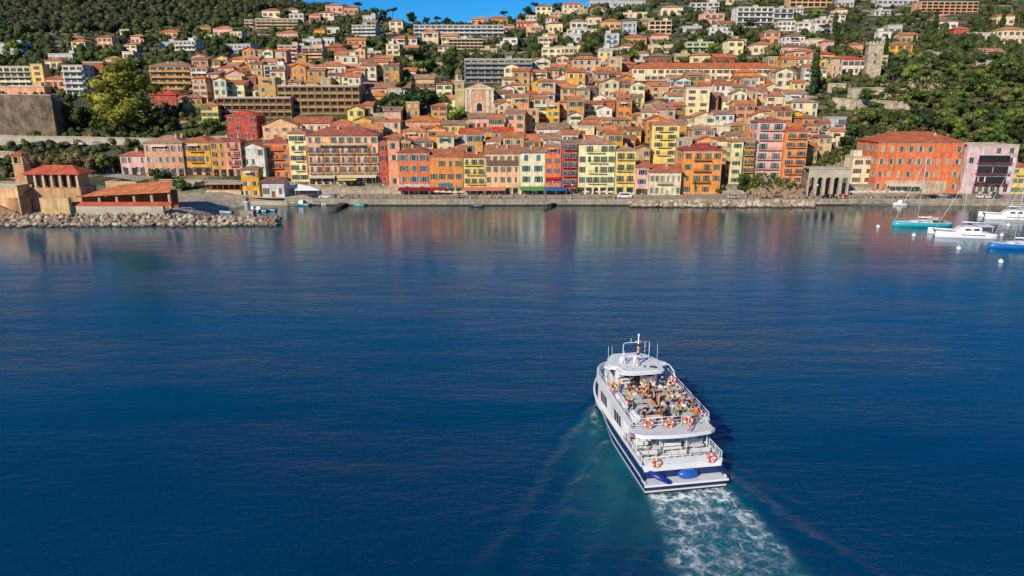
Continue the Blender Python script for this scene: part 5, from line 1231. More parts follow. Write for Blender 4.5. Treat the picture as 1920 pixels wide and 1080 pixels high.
# ---------------------------------------------------------------- people
def skin(name, pts, edges, rad, mat, sub=1, root=0):
    me = bpy.data.meshes.new(name); me.from_pydata(pts, edges, []); o = bpy.data.objects.new(name, me); C.objects.link(o)
    o.modifiers.new('skin', 'SKIN'); sl = me.skin_vertices[0].data if me.skin_vertices else None
    for i, r in enumerate(rad):
        sl[i].radius = r if isinstance(r, tuple) else (r, r)
        sl[i].use_root = (i == root)
    ss = o.modifiers.new('sub', 'SUBSURF'); ss.levels = sub; ss.render_levels = sub
    dg = bpy.context.evaluated_depsgraph_get(); dg.update(); ev = o.evaluated_get(dg)
    m2 = bpy.data.meshes.new_from_object(ev); m2.name = name
    bpy.data.objects.remove(o); m2.materials.clear(); m2.materials.append(mat)
    for p in m2.polygons: p.use_smooth = True; p.material_index = 0
    return m2
def person_proto(pose):
    """pose: sit, sit2, stand, lean.  Faces +y.  Origin on the floor (stand) or seat-front floor (sit)."""
    V = []; E = []; Rr = []; 
    def v(p, r, c=None):
        V.append(p); Rr.append(r); i = len(V)-1
        if c is not None: E.append((c, i))
        return i
    sit = pose.startswith('sit'); z0 = .50 if sit else .93
    tilt = {'sit':.04, 'sit2':.14, 'stand':.02, 'lean':.16}[pose]
    pel = v((0,0,z0), (.15,.11)); wa = v((0,tilt*.4,z0+.2), (.13,.10), pel); ch = v((0,tilt,z0+.40), (.16,.11), wa); nk = v((0,tilt+.02,z0+.54), .055, ch)
    h1 = v((0,tilt+.03,z0+.62), (.07,.08), nk); h2 = v((0,tilt+.04,z0+.72), (.078,.095), h1); h3 = v((0,tilt+.03,z0+.79), (.055,.065), h2); v((0,tilt+.135,z0+.66), .012, h1)
    hands = []
    for s in (-1, 1):
        sh = v((s*.17,tilt,z0+.47), .06, ch)
        if pose == 'stand': el, wr = (s*.25,.0,z0+.22), (s*.26,.10,z0-.02)
        elif pose == 'lean': el, wr = (s*.24,.22,z0+.30), (s*.14,.44,z0+.32)
        elif pose == 'sit': el, wr = (s*.24,.02,z0+.22), (s*.13,.24,z0+.12)
        else: el, wr = (s*.26,.12,z0+.24), (s*.10,.34,z0+.36)
        e = v(el, .042, sh); w = v(wr, .028, e)
        d = (Vector(wr)-Vector(el)).normalized(); pm = Vector(wr)+d*.07; pi = v(tuple(pm), (.036,.02), w)
        lat = Vector((s,0,0)) if abs(d.x) < .8 else Vector((0,1,0)); dn = Vector((0,0,-.35))
        for k, ln in ((-1.5,.065),(-.5,.078),(.5,.072),(1.5,.055)):
            a = v(tuple(pm+lat*k*.018+d*.05), .010, pi); v(tuple(pm+lat*k*.02+(d+dn).normalized()*(.05+ln)), .008, a)
        a = v(tuple(Vector(wr)-lat*.035+d*.05), .012, w); v(tuple(Vector(wr)-lat*.05+d*.10), .009, a)
        hp = v((s*.10,.02,z0-.06), .085, pel)
        if sit: kn, an, to = (s*.13,.44,z0-.02), (s*.13,.46,.08), (s*.14,.62,.04)
        else: kn, an, to = (s*.11,.04,z0-.47), (s*.12,.0,.08), (s*.13,.16,.04)
        if pose == 'lean' and s < 0: kn, an, to = (s*.12,.18,z0-.46), (s*.12,.12,.09), (s*.13,.28,.04)
        k = v(kn, .062, hp); c1 = v(tuple((Vector(kn)*.6+Vector(an)*.4)), .055, k); a = v(an, .038, c1); v(to, (.035,.045), a)
    body = skin('body', V, E, Rr, M['skin'])
    # shirt and trousers: slightly larger shells over the same joints
    def shell(name, ids, infl, mat):
        mp = {i: k for k, i in enumerate(ids)}; vs = [V[i] for i in ids]; es = [(mp[a], mp[b]) for a, b in E if a in mp and b in mp]
        rr = [tuple(q+infl for q in (Rr[i] if isinstance(Rr[i], tuple) else (Rr[i], Rr[i]))) for i in ids]
        return skin(name, vs, es, rr, mat)
    per = 17+0
    armL, armR = 8, None
    # indices: 0 pel 1 wa 2 ch 3 nk 4..7 head/nose, then each side block
    n_side = (len(V)-8)//2; L0, R0 = 8, 8+n_side
    shirt = shell('shirt', [0,1,2, L0, L0+1, R0, R0+1], .022, M['cloth'])
    hipo = 1+1+1+1+8+2   # sh, el, wr, palm, 8 finger, 2 thumb
    hL, hR = L0+hipo, R0+hipo
    trou = shell('trousers', [0, hL, hL+1, hL+2, hR, hR+1, hR+2], .016, M['cloth'])
    b = MB(); hc = (0, tilt+.015, z0+.755)
    rings = []
    for j in range(5):
        a = math.pi*.5*j/4; rings.append([(hc[0]+.098*math.cos(a)*math.cos(t), hc[1]-.012+.115*math.cos(a)*math.sin(t), hc[2]-.06*(1 if math.sin(t) < .2 else -.2)*(1-j/4)+.10*math.sin(a)) for t in [6.2832*i/10 for i in range(10)]])
    b.loft(rings); hair = b.mesh('hair', [M['cloth']])
    b = MB()
    for s in (-1, 1): b.ball((s*.03, tilt+.125, z0+.705), .011, 5, 3)
    eyes = b.mesh('eyes', [M['dark']])
    return body, shirt, trou, hair, eyes
PP = {k: person_proto(k) for k in ('sit','sit2','stand','lean')}
SK = ['e8b090','e0b090','c08a68','9a6a4c','e6bfa0']
CLW = {'wh':('eceae4','white'),'bk':('26262a','black'),'rd':('c8242a','red'),'ye':('e8c030','yellow'),'nv':('26365c','navy'),'pk':('e09aa8','pink'),'gy':('8c8c90','grey'),'gn':('4f7a4a','green'),
 'be':('cdb894','beige'),'lb':('8fb2d8','light blue'),'or':('dc7a3a','orange'),'br':('7a5238','brown'),'pu':('8a6ab0','lilac'),'kh':('8a865c','khaki')}
HR = [('1c1512','dark'),('3a2618','brown'),('a8844c','blond'),('6e6a66','grey'),('28201c','dark')]
pq = random.Random(11)
def person(pose, loc, rz, top, bot, parts=True, hair=None, s=1.0, group=None, label=None, hat=None):
    body, shirt, trou, hr, eyes = PP[pose]; r = empty('person', loc, rz); r.scale = (s, s, s)
    put('body', body, r, col=hexc(pq.choice(SK), .8))
    put('shirt', shirt, r, col=hexc(CLW[top][0], .8)); put('trousers', trou, r, col=hexc(CLW[bot][0], .8))
    hcx = hair or pq.choice(HR)
    put('hair', hr, r, col=hexc(hat or hcx[0], .8)); 
    if parts: put('eyes', eyes, r)
    tag(r, label, 'person', group); return r, hcx[1]
# ---------------------------------------------------------------- ferry
M['benchwood'] = surf_mat('bench_slats', (.5,.48,.45,1), .7, .8, 1.1, 2, False, .3, 0)
def ferry():
    r = empty('passenger_ferry', (FX, FY, 0), FA); tag(r, 'white and navy two-deck passenger ferry carrying a crowd on its open upper deck', 'ferry')
    def hb(s, z):   # half beam of the hull
        full = 3.92*(1-max(0, (s-15)/9.2)**2.1) if s > 15 else 3.92
        wl = 3.8*(1-max(0, (s-9)/13.8)**1.7) if s > 9 else 3.8
        t = max(0, min(1, z/2.2)); return max(.03, wl*(1-t)+full*t) if s < 23.6 else .03
    SS = [0,.6,1.1,4,7,10,13,15,17,18.5,20,21.2,22.2,23,23.6]
    def strip(z0, z1, out=0., s0=0, name='hull', mat='navy', inner=.0, cap=True, k=6):
        b = MB(); ss = [s for s in SS if s >= s0]
        zs = [z0+(z1-z0)*i/k for i in range(k+1)]; rings = []
        for s in ss:
            sh = .03*max(0, s-14)
            zz = [z+(sh*max(0, z)/2.2*2) for z in zs]
            rings.append([(-hb(s, z)-out, s+ (max(0, z)*.12 if s > 20 else 0), q) for z, q in zip(zs, zz)]+[(hb(s, z)+out, s+(max(0, z)*.12 if s > 20 else 0), q) for z, q in list(zip(zs, zz))[::-1]])
        b.loft(rings, 0, True, True, False); return b.build(name, M[mat], r)
    strip(-.9, .8, 0, 0, 'hull', 'navy')
    strip(.802, 1.6, 0, 1.1, 'upper_hull', 'navy', k=3)
    # bulwark walls around the aft deck and bow (thin)
    def rail_wall(z0, z1, s0, s1, th, mat, name, out=0, white=False):
        for sd in (-1, 1):
            b = MB(); ss = [s for s in SS if s0 <= s <= s1]
            if s0 not in ss: ss = [s0]+ss
            if s1 not in ss: ss.append(s1)
            rings = []
            for s in ss:
                sh = .06*max(0, s-14); w0, w1 = hb(s, min(z0, 2.2))+out, hb(s, min(z1, 2.2))+out
                rings.append([(sd*w0, s, z0+sh), (sd*w1, s, z1+sh), (sd*max(.0, w1-th), s, z1+sh), (sd*max(.0, w0-th), s, z0+sh)][::sd])
            b.loft(rings, 0, True, True, False); b.build(name, M[mat], r)
    rail_wall(1.603, 2.1, 1.1, 23.4, .12, 'navy', 'bulwark'); rail_wall(2.102, 2.25, 1.1, 23.5, .2, 'white', 'gunwale', .04)
    rail_wall(.98, 1.1, 0, 23.4, .1, 'white', 'rubbing_strake', .06); rail_wall(.06, .18, 0, 23, .1, 'white', 'boot_stripe', .02)
    b = MB(); b.box(-3.9, 3.9, -.12, 1.0, .803, .93); b.build('swim_platform', M['deckwhite'], r)
    b = MB(); b.box(-3.98, 3.98, -.22, -.125, .62, .78); b.box(-3.9, 3.9, -.18, -.003, .1, .2); b.build('stern_fender', M['rubber'], r)
    b = MB(); b.box(-4.0, 4.0, -.26, -.125, .79, .96); b.box(-3.9,3.9,-.1,-.003,.2,.3); b.build('stern_trim', M['white'], r)
    b = MB(); b.box(-3.85, 3.85, .98, 1.12, .93, 1.62); b.build('transom', M['navy'], r)
    for sd in (-1, 1):
        b = MB(); b.add([(sd*3.9,0.3,.93),(sd*3.9,1.1,.93),(sd*3.9,1.1,2.2),(sd*3.78,.3,.93),(sd*3.78,1.1,.93),(sd*3.78,1.1,2.2)], [(0,1,2),(5,4,3),(0,2,5,3)]); b.build('stern_wing', M['navy'], r)
    b = MB(); b.prism([(-3.8,1.13),(3.8,1.13),(3.8,16),(3.1,19.5),(1.6,22),(-1.6,22),(-3.1,19.5),(-3.8,16)], 1.603, 1.68); b.build('main_deck', M['deckwhite'], r)
    # aft rail
    def railing(pts, h, name='railing', r_=.035, mid=2, step=1.1, parent=None, solid=None):
        b = MB()
        P = [Vector(p) for p in pts]
        for a, c in zip(P, P[1:]):
            for k in range(mid+1):
                zz = h*(k+1)/(mid+1); b.tube(a+Vector((0,0,zz)), c+Vector((0,0,zz)), r_ if k == mid else r_*.7, None, 5)
            n = max(1, int((c-a).length/step))
            for i in range(n+1): q = a.lerp(c, i/n); b.tube(q, q+Vector((0,0,h)), r_*.8, None, 5)
        return b.build(name, M['white'], parent or r)
    b = MB(); b.box(-3.84, 3.84, .96, 1.18, 1.623, 2.2); b.build('gunwale', M['white'], r)
    railing([(-3.6,1.15,2.2),(3.6,1.15,2.2)], .75, step=.7); railing([(-3.85,1.15,2.25),(-3.85,6.4,2.25)], .7); railing([(3.85,1.15,2.25),(3.85,6.4,2.25)], .7)
    b = MB(); b.box(-3.6, 3.6, 1.10, 1.14, 2.25, 2.75); b.build('rail_screen', M['deckwhite'], r)
    # main cabin, side walls flush with hull
    CZ0, CZ1 = 1.682, 4.2
    def outline(s0, s1, w, nose, inset=0, n=8):
        L_ = [(-w, s0), ]
        pts = [(w, s0), (w, s1-nose)]
        for i in range(1, n): a = math.pi*.5*i/n; pts.append((w*math.cos(a)**.7, s1-nose+nose*math.sin(a)))
        pts.append((0, s1)); 
        for i in range(n-1, 0, -1): a = math.pi*.5*i/n; pts.append((-w*math.cos(a)**.7, s1-nose+nose*math.sin(a)))
        pts += [(-w, s1-nose), (-w, s0)]; return pts
    b = MB(); b.prism(outline(6.9, 19.4, 3.72, 5.0), CZ0, CZ1); cab = b.build('main_cabin', M['white'], r)
    # side windows: tall slanted dark panes in two groups per side
    for sd in (-1, 1):
        for s in (7.6, 8.35, 9.1, 12.3, 13.05, 13.8):
            b = MB(); x = sd*3.735; pts = [(x, s, 2.75), (x, s+.6, 2.75), (x, s+.85, 3.85), (x, s+.25, 3.85)]; b.poly(pts if sd > 0 else pts[::-1]); b.build('cabin_window', M['glass'], cab)
        b = MB(); x = sd*3.74; pts = [(x,10.1,2.5),(x,10.9,2.5),(x,10.9,4.0),(x,10.1,4.0)]; b.poly(pts if sd > 0 else pts[::-1]); b.build('side_door', M['deckwhite'], cab)
    for x0, x1, mt in ((-3.2,-2.2,'deckwhite'),(-1.9,-1.0,'glass'),(.1,1.3,'glass'),(1.7,2.2,'deckwhite'),(2.5,3.4,'glass')):
        b = MB(); b.box(x0, x1, 6.84, 6.895, 1.75, 3.7); b.build('cabin_door' if x1-x0 > .95 and mt == 'glass' else 'cabin_panel', M[mt], cab)
    # front windows of main cabin
    for i in range(5):
        a0 = -.9+i*.4; b = MB(); pts = []
        for a in (a0, a0+.3): pts.append((3.2*math.sin(a), 14.4+5.08*math.cos(a)))
        (xa, ya), (xb, yb) = pts; b.poly([(xb,yb,2.9),(xa,ya,2.9),(xa,ya-.05,3.8),(xb,yb-.05,3.8)]); b.build('cabin_window', M['glass'], cab)
    for x in (-3.5, -1.2, 1.45, 3.5): b = MB(); b.tube((x,3.6,1.685),(x,3.6,4.198),.06); b.build('deck_post', M['white'], r)
    # upper deck slab with curved aft edge
    pts = [(3.85,2.9)]; pts += outline(3.4, 19.9, 3.86, 5.2)[1:-1]; pts += [(-3.85,2.9)]+[(-3.3+6.6*i/8, 2.55-.35*math.sin(math.pi*i/8)) for i in range(9)]
    b = MB(); b.prism(pts, 4.203, 4.38); b.build('upper_deck', M['deckwhite'], r)
    b = MB()
    aft = [(-3.87,2.9)]+[(-3.3+6.6*i/8, 2.53-.35*math.sin(math.pi*i/8)) for i in range(9)]+[(3.87,2.9)]
    for (x0,y0),(x1,y1) in zip(aft, aft[1:]): b.add([(x0,y0,4.1),(x1,y1,4.1),(x1,y1,4.46),(x0,y0,4.46),(x0,y0+.1,4.46),(x1,y1+.1,4.46),(x0,y0+.1,4.1),(x1,y1+.1,4.1)], [(0,1,2,3),(3,2,5,4),(6,7,1,0),(5,7,6,4)])
    b.build('deck_fascia', M['white'], r)
    # side coaming (solid bulwark of the upper deck) sweeping round the wheelhouse front
    out = outline(4.2, 19.6, 3.86, 5.2)
    b = MB(); H = lambda s: .42+.45*smooth(8, 14, s)
    for (x0,y0),(x1,y1) in zip(out, out[1:]):
        k = .965
        b.add([(x0,y0,4.383),(x1,y1,4.383),(x1*1.015,y1,4.383+H(y1)),(x0*1.015,y0,4.383+H(y0)),(x0*k,y0,4.383+H(y0)),(x1*k,y1,4.383+H(y1)),(x0*k,y0,4.383),(x1*k,y1,4.383)], [(0,1,2,3),(3,2,5,4),(4,5,7,6)])
    b.build('deck_bulwark', M['white'], r)
    rp = [(x*.99, y, 4.38) for x, y in out if y < 15]
    lft = [(x*.985,y,4.383+H(y)) for x, y in out if x < 0 and y < 17][::-1]; rgt = [(x*.985,y,4.383+H(y)) for x, y in out if x > 0 and y < 17]
    for side in (lft, rgt):
        q = [side[0]]; 
        for a, c in zip(side, side[1:]):
            n = max(1, int((Vector(c)-Vector(a)).length/2)); q += [tuple(Vector(a).lerp(Vector(c), i/n)) for i in range(1, n+1)]
        railing(q, .62, mid=1, step=1.2)
    railing([(-3.8,4.2,4.38),(-2.9,4.0,4.38),(2.9,4.0,4.38),(3.8,4.2,4.38)], 1.05, step=.9)
    # hoops beside the wheelhouse
    for sd in (-1, 1):
        b = MB(); b.path([(sd*3.75,12.2,5.2),(sd*3.78,12.9,6.2),(sd*3.6,13.8,6.62),(sd*2.7,14.5,6.7)], .07, 6); b.build('grab_hoop', M['white'], r)
    # wheelhouse
    b = MB(); b.prism([(-2.3,13.9),(2.3,13.9),(2.35,16.2),(1.5,17.6),(-1.5,17.6),(-2.35,16.2)], 4.383, 6.5); wh_ = b.build('wheelhouse', M['white'], r)
    b = MB(); b.box(-.35, .35, 13.84, 13.895, 4.45, 6.3); b.build('wheelhouse_door', M['glass'], wh_)
    for x0, x1 in ((-1.9,-.8),(.9,1.9)): b = MB(); b.box(x0, x1, 13.85, 13.895, 5.4, 6.2); b.build('wheelhouse_window', M['glass'], wh_)
    for sd in (-1, 1): b = MB(); p_ = [(sd*2.335,14.4,5.4),(sd*2.36,16.0,5.4),(sd*2.36,16.0,6.3),(sd*2.335,14.4,6.3)]; b.poly(p_ if sd > 0 else p_[::-1]); b.build('wheelhouse_window', M['glass'], wh_)
    # roof with wings
    rp = [(-1.9,11.9),(-1.1,11.75),(1.1,11.75),(2.0,11.9),(2.45,12.3),(2.55,13.6),(3.35,14.0),(3.5,14.5),(2.9,15.2),(2.5,16.6),(1.5,17.9),(-1.5,17.9),(-2.5,16.6),(-2.9,15.2),(-3.5,14.5),(-3.35,14.0),(-2.55,13.6),(-2.4,12.3)]
    b = MB(); b.prism(rp, 6.503, 6.68); b.prism([(x*.86, 14.6+(y-14.6)*.86) for x, y in rp], 6.683, 6.76); rf = b.build('wheelhouse_roof', M['white'], r)
    for x, y in ((-1.9,12.9),(-1.4,13.4),(-1.0,12.8),(-.6,13.0),(1.2,13.1),(1.7,12.8),(.6,13.3),(-2.0,14.0)): b = MB(); b.lathe([(.09,6.763),(.09,6.9),(.03,6.95)], 7, (x,y,0)); b.build('roof_vent', M['steel'] if x < 0 else M['dark'], rf)
    b = MB(); b.torus((1.5,13.0,6.86), .22, .05, 'z', 14, 5); b.build('cable_coil', M['rubber'], rf)
    # mast
    b = MB(); b.lathe([(.34,6.763),(.28,7.0),(.12,7.05)], 10, (0,13.9,0)); ms = b.build('mast', M['steel'], r)
    b = MB(); b.tube((0,13.9,7.05),(0,13.9,9.9),.11,.06,8); b.build('mast_pole', M['white'], ms)
    for z in (7.5, 8.0, 8.5, 9.0): b = MB(); b.box(-.16,.16,13.75,13.83,z,z+.2); b.build('mast_light', M['orange'] if z in (7.5, 8.5) else M['rubber'], ms)
    b = MB(); b.tube((0,13.9,9.9),(0,13.9,10.3),.1,.1,8); b.tube((-.35,13.9,9.5),(.35,13.9,9.5),.03); b.build('masthead_lamp', M['white'], ms)
    b = MB(); b.path([(-1.35,14.8,6.763),(-1.35,14.8,8.9),(-1.1,14.8,9.05),(1.5,14.8,9.05),(1.6,14.8,8.9),(1.6,14.8,6.763)], .03, 6); b.tube((-.5,14.8,9.05),(-.5,14.8,9.5),.025); b.tube((1.1,14.8,7),(1.1,14.8,9.05),.03); b.build('antenna_arch', M['white'], r)
    b = MB(); b.box(-.8,.8,14.6,14.8,7.5,7.62); b.lathe([(.2,6.763),(.18,7.48)], 8, (0,14.7,0)); b.build('radar', M['white'], r)
    b = MB(); b.lathe([(.3,6.763),(.36,7.0),(.2,7.25),(.02,7.3)], 12, (-1.2,15.4,0)); b.build('satellite_dome', M['white'], r)
    for x in (-3.0,-2.6,2.5): b = MB(); b.tube((x,14.6,6.683),(x-.1,14.5,8.9),.025,.012); b.build('whip_aerial', M['white'], r)
    def flag(loc, cols, label=None, h=1.6, name='flag', w=.9):
        ob = MB(); ob.tube((0,0,0),(0,-.25,h),.03); f = ob.build('flagpole', M['white'], r, loc)
        for i, cc in enumerate(cols):
            m = MB(); u0, u1 = i/len(cols), (i+1)/len(cols)
            P = lambda u, v: (.03*math.sin(u*7+v), -.22-w*u*.35, h-.05-v*.7-w*u*.85)
            g_ = [[P(u0+(u1-u0)*a/3, v/3) for v in range(4)] for a in range(4)]; m.loft(g_, 0, False, False); m.build('flag_band', M['cloth'], f, col=hexc(cc, .8))
    flag((1.1,2.9,4.38), ('2a3a8c','e8e8e8','c8242a'))
    flag((-1.35,14.7,6.76), ('e8e8e8','e8e8e8'), h=1.5)
    # life rafts, lockers
    for i, (x, y) in enumerate(((-3.0,10.4),(-3.0,9.0),(-2.9,6.0),(3.05,9.4))):
        b = MB(); b.loft([[(x+.38*math.cos(t), y+k, 4.78+.38*math.sin(t)) for t in [6.2832*j/12 for j in range(12)]] for k in (-.62,-.6,-.05,.05,.6,.62)]); b.box(x-.3,x+.3,y-.4,y-.3,4.383,4.5); b.box(x-.3,x+.3,y+.3,y+.4,4.383,4.5); b.build('life_raft', M['white'], r)
    b = MB(); b.box(-3.5,-2.2,12.6,13.4,4.383,5.2); b.box(2.4,3.4,12.4,13.3,4.383,5.1); b.build('deck_locker', M['white'], r)
    b = MB(); 
    for i in range(7): b.box(-2.15,-1.5,12.0+i*.22,12.2+i*.22,4.383+i*.24,4.45+i*.24)
    b.build('steps', M['deckwhite'], r)
    # benches
    def bench(x0, x1, y, z, face=1, parent=r):
        b = MB(); 
        for k in range(3): b.box(x0, x1, y-.2+k*.15, y-.08+k*.15, z+.43, z+.47)
        s_ = b.build('bench', M['benchwood'] if z > 4 else M['white'], parent)
        b = MB(); yb = y-face*.26
        for k in range(3): b.box(x0, x1, yb-.02, yb+.02, z+.55+k*.14, z+.66+k*.14)
        b.build('backrest', M['benchwood'] if z > 4 else M['white'], s_)
        for x in (x0+.1, (x0+x1)/2, x1-.1):
            b = MB(); b.box(x-.03, x+.03, y-.2, y+.2, z, z+.428); b.box(x-.03, x+.03, yb-.05 if face > 0 else yb+.021, yb-.021 if face > 0 else yb+.05, z+.3, z+.95); b.box(x-.03, x+.03, min(yb, y)-.03, max(yb, y)+.03, z+.3, z+.36); b.build('bench_leg', M['steel'], s_)
    rows = [5.1, 6.3, 7.5, 8.7, 9.9, 11.1]
    for y in rows: bench(-2.3, -.35, y, 4.383); bench(.35, 3.2, y, 4.383)
    for (x0, x1, y, f) in ((-3.4,-1.8,5.6,1),(-3.4,-1.9,4.6,-1),(-1.1,.9,5.2,1),(1.4,3.4,5.4,1),(-3.5,-1.6,3.3,1),(-.8,1.2,4.0,-1),(1.6,3.5,4.2,-1),(-.6,1.1,2.9,1),(1.5,3.5,3.0,1),(-3.4,-1.4,2.0,1),(-1,1,1.9,1),(1.5,3.5,1.9,1)): bench(x0, x1, y, 1.683, f)
    for (x, y) in ((-1.5,3.9),(.3,4.6),(2.5,3.7)):
        b = MB(); b.box(x-.5,x+.5,y-.28,y+.28,2.38,2.43); b.tube((x,y,1.683),(x,y,2.379),.05); b.build('deck_table', M['white'], r)
    # foredeck gear
    b = MB(); b.box(-.4,.4,20.6,21.4,1.683,2.1); b.tube((0,20.2,1.683),(0,20.2,2.2),.12); b.build('anchor_winch', M['steel'], r)
    # loose things aboard
    def ringbuoy(loc, lab, tilt=0, rz=0):
        b = MB(); b.torus((0,0,0), .36, .125, 'y', 16, 7, (0,1), 4, ); o = b.build('lifebuoy', [M['orange'], M['white']]); o.location = fw(*loc); o.rotation_euler = (tilt, 0, FA+rz); tag(o, lab, 'lifebuoy')
    ringbuoy((-2.55,.9,2.5), 'orange lifebuoy hanging on the port end of the lowest stern rail'); ringbuoy((2.75,.9,2.5), 'orange lifebuoy hanging on the starboard end of the lowest stern rail')
    ringbuoy((-2.35,3.84,4.95), 'orange lifebuoy on the upper aft rail, the one nearest the port corner', -.35); ringbuoy((-.3,3.84,4.85), 'orange lifebuoy in the middle of the upper aft rail', -.35)
    ringbuoy((1.6,3.84,4.95), 'orange lifebuoy on the upper aft rail just right of the flagpole', -.35); ringbuoy((3.0,4.9,5.2), 'orange lifebuoy lying on the starboard aft corner of the upper deck', -.6)
    ringbuoy((-3.4,11.9,5.4), 'orange lifebuoy on the port rail just behind the wheelhouse', -.3); ringbuoy((3.3,12.2,5.5), 'orange lifebuoy on the starboard rail just behind the wheelhouse', -.3)
    b = MB(); b.ball((0,0,.42), (1.0,.42,.46), 16, 9); o = b.build('covered_dinghy', M['boat'], col=hexc('2468c8', .7)); o.location = fw(.35, .5, .94); o.rotation_euler.z = FA; tag(o, 'bright blue covered bundle lying on the swim platform at the stern', 'cover')
    b = MB(); b.loft([[(rr*math.cos(t), y, .28+.8*rr*math.sin(t)) for t in [6.2832*j/10 for j in range(10)]] for y, rr in ((-1.25,.05),(-1,.26),(0,.32),(.9,.27),(1.2,.06))]); o = b.build('kayak', M['boat'], col=hexc('1a2c9c', .7)); o.location = fw(-2.5, .5, 1.05); o.rotation_euler = (.25, 0, FA+R(52)); tag(o, 'dark blue kayak lying slantwise on the port side of the swim platform', 'kayak')
    # passengers
    tops = ['wh','wh','wh','wh','lb','bk','nv','pk','gy','gn','be','lb','br','kh','or','rd','wh','gy','bk','pu','or','nv','ye','br']; used = set(); seats = []
    for i, y in enumerate(rows):
        for x in [-2.05,-1.55,-1.05,-.6, .6,1.1,1.6,2.1,2.6,3.05]:
            if pq.random() < .76: seats.append((x+pq.uniform(-.08,.08), y, i, x < 0))
    seats.append((-2.6,3.3,-1,True)); 
    names = ['aft-most','second','third','fourth','fifth','foremost']
    cnt = {}
    for (x, y, i, port) in seats:
        for _ in range(30):
            t, b_ = pq.choice(tops), pq.choice(['bk','nv','be','gy','wh','wh','lb']); hc = pq.choice(HR)
            if i == 5 and x > 1.2 and 'R' not in cnt: t = 'rd'
            if i == 3 and x > 1.5 and 'Y' not in cnt: t = 'ye'
            key = (i, port, t, b_, hc[1])
            if key not in used: break
        used.add(key)
        if t == 'rd': cnt['R'] = 1
        if t == 'ye': cnt['Y'] = 1
        side = 'port' if port else 'starboard'
        lab = f"person in {CLW[t][0+1]} top, {CLW[b_][1]} trousers, {hc[1]} hair, on {names[i] if i >= 0 else 'stern'} {side} bench"
        if i < 0: lab = f"person with {hc[1]} hair in a {CLW[t][1]} top seated alone on the lower aft deck bench"
        z = 4.383 if i >= 0 else 1.683
        person(pq.choice(['sit','sit','sit2']), fw(x, y-.12, z-.02), FA+pq.uniform(-.25,.25), t, b_, hair=hc, s=pq.uniform(1.04,1.16), label=lab)
    for q_, (x, y, t, wh) in enumerate(((-.1,5.6,'gy','aisle near the aft rail'),(.12,7.8,'pk','middle of the aisle'),(-.05,8.6,'lb','aisle beside the fourth benches'),(.05,10.6,'or','forward part of the aisle'),(-.9,4.5,'br','open deck just inside the aft rail'),(.8,4.5,'gn','aft rail behind the flagpole'),(-2.6,12.0,'ye','steps on the port side'),(2.2,12.2,'nv','deck locker on the starboard side'),(.5,13.0,'wh','wheelhouse door'),(-2.7,4.7,'bk','port corner of the aft rail'))):
        person(pq.choice(['stand','stand','lean']), fw(x, y, 4.383), FA+pq.uniform(-3,3), t, pq.choice(['bk','nv','be']), s=1.05, label=f"person in {CLW[t][1]} top standing, upper deck, {wh}")
    for (x, y, z, ps, rz, t, b_, lab) in ((.05,6.4,4.383,'stand',.3,'wh','nv','standing person in white top in the aisle of the upper deck benches'),(.0,9.4,4.383,'stand',2.6,'bk','be','standing person in black top facing aft in the upper deck aisle'),
        (2.6,4.55,4.383,'stand',-.8,'or','kh','person in orange top standing at the aft starboard corner of the upper deck'),(-1.0,12.6,4.383,'stand',.6,'nv','bk','person in navy top standing behind the wheelhouse door'),
        (1.3,12.7,4.383,'lean',1.4,'pk','wh','person in pink top leaning beside the wheelhouse'),(-3.1,5.9,1.683,'stand',2.8,'pu','bk','person in lilac top standing on the lower aft deck by the port door'),
        (-.6,6.0,1.683,'stand',0,'bk','nv','dark dressed person walking into the main cabin door'),(-2.9,7.6,4.383,'lean',1.5,'rd','nv','person in red top leaning on the port rail of the upper deck'),(3.3,7.2,4.383,'lean',-1.5,'gy','bk','person in grey top leaning on the starboard rail of the upper deck')):
        person(ps, fw(x, y, z), FA+rz, t, b_, label=lab)
ferry()
# ---------------------------------------------------------------- yachts
def hull_mesh(L, B, H, draft=.4, flare=.9, n=12):
    b = MB(); rings = []
    for i in range(n+1):
        t = i/n; w = B/2*(1-max(0, (t-.45)/.55)**2.2)*(.82+.18*min(1, t*3)); w = max(.03, w); sh = H*(1+.25*t*t)
        rings.append([(-w, L*t, sh), (-w*flare, L*t, 0), (-w*.35, L*(t*.98), -draft), (w*.35, L*(t*.98), -draft), (w*flare, L*t, 0), (w, L*t, sh)])
    b.loft(rings, 0, True, True, True); return b
def rig(r, x, y, z0, H, L, bowy, sterny, boomL=3.5, furled=True):
    b = MB(); b.tube((x,y,z0),(x,y,z0+H),.12,.07,7); ms = b.build('mast', M['steel'], r)
    b = MB(); b.tube((x-1.1,y,z0+H*.6),(x+1.1,y,z0+H*.6),.035); b.tube((x-1.2,y,z0+H*.35),(x+1.2,y,z0+H*.35),.035); b.build('spreader', M['steel'], ms)
    b = MB(); b.tube((x,bowy,z0*.9),(x,y,z0+H*.97),.06,.04,5); b.build('furled_jib', M['white'], r)
    b = MB(); b.tube((x,sterny,z0),(x,y,z0+H),.02,.02,4)
    for s in (-1, 1): b.tube((x+s*1.3,y,z0),(x+s*1.1,y,z0+H*.6),.02,.02,4); b.tube((x+s*1.1,y,z0+H*.6),(x,y,z0+H),.02,.02,4)
    b.build('stay', M['steel'], r)
    b = MB(); b.tube((x,y-.1,z0+1.3),(x,y-boomL,z0+1.2),.16,.12,7); b.build('boom_with_sail', M['white'], r)
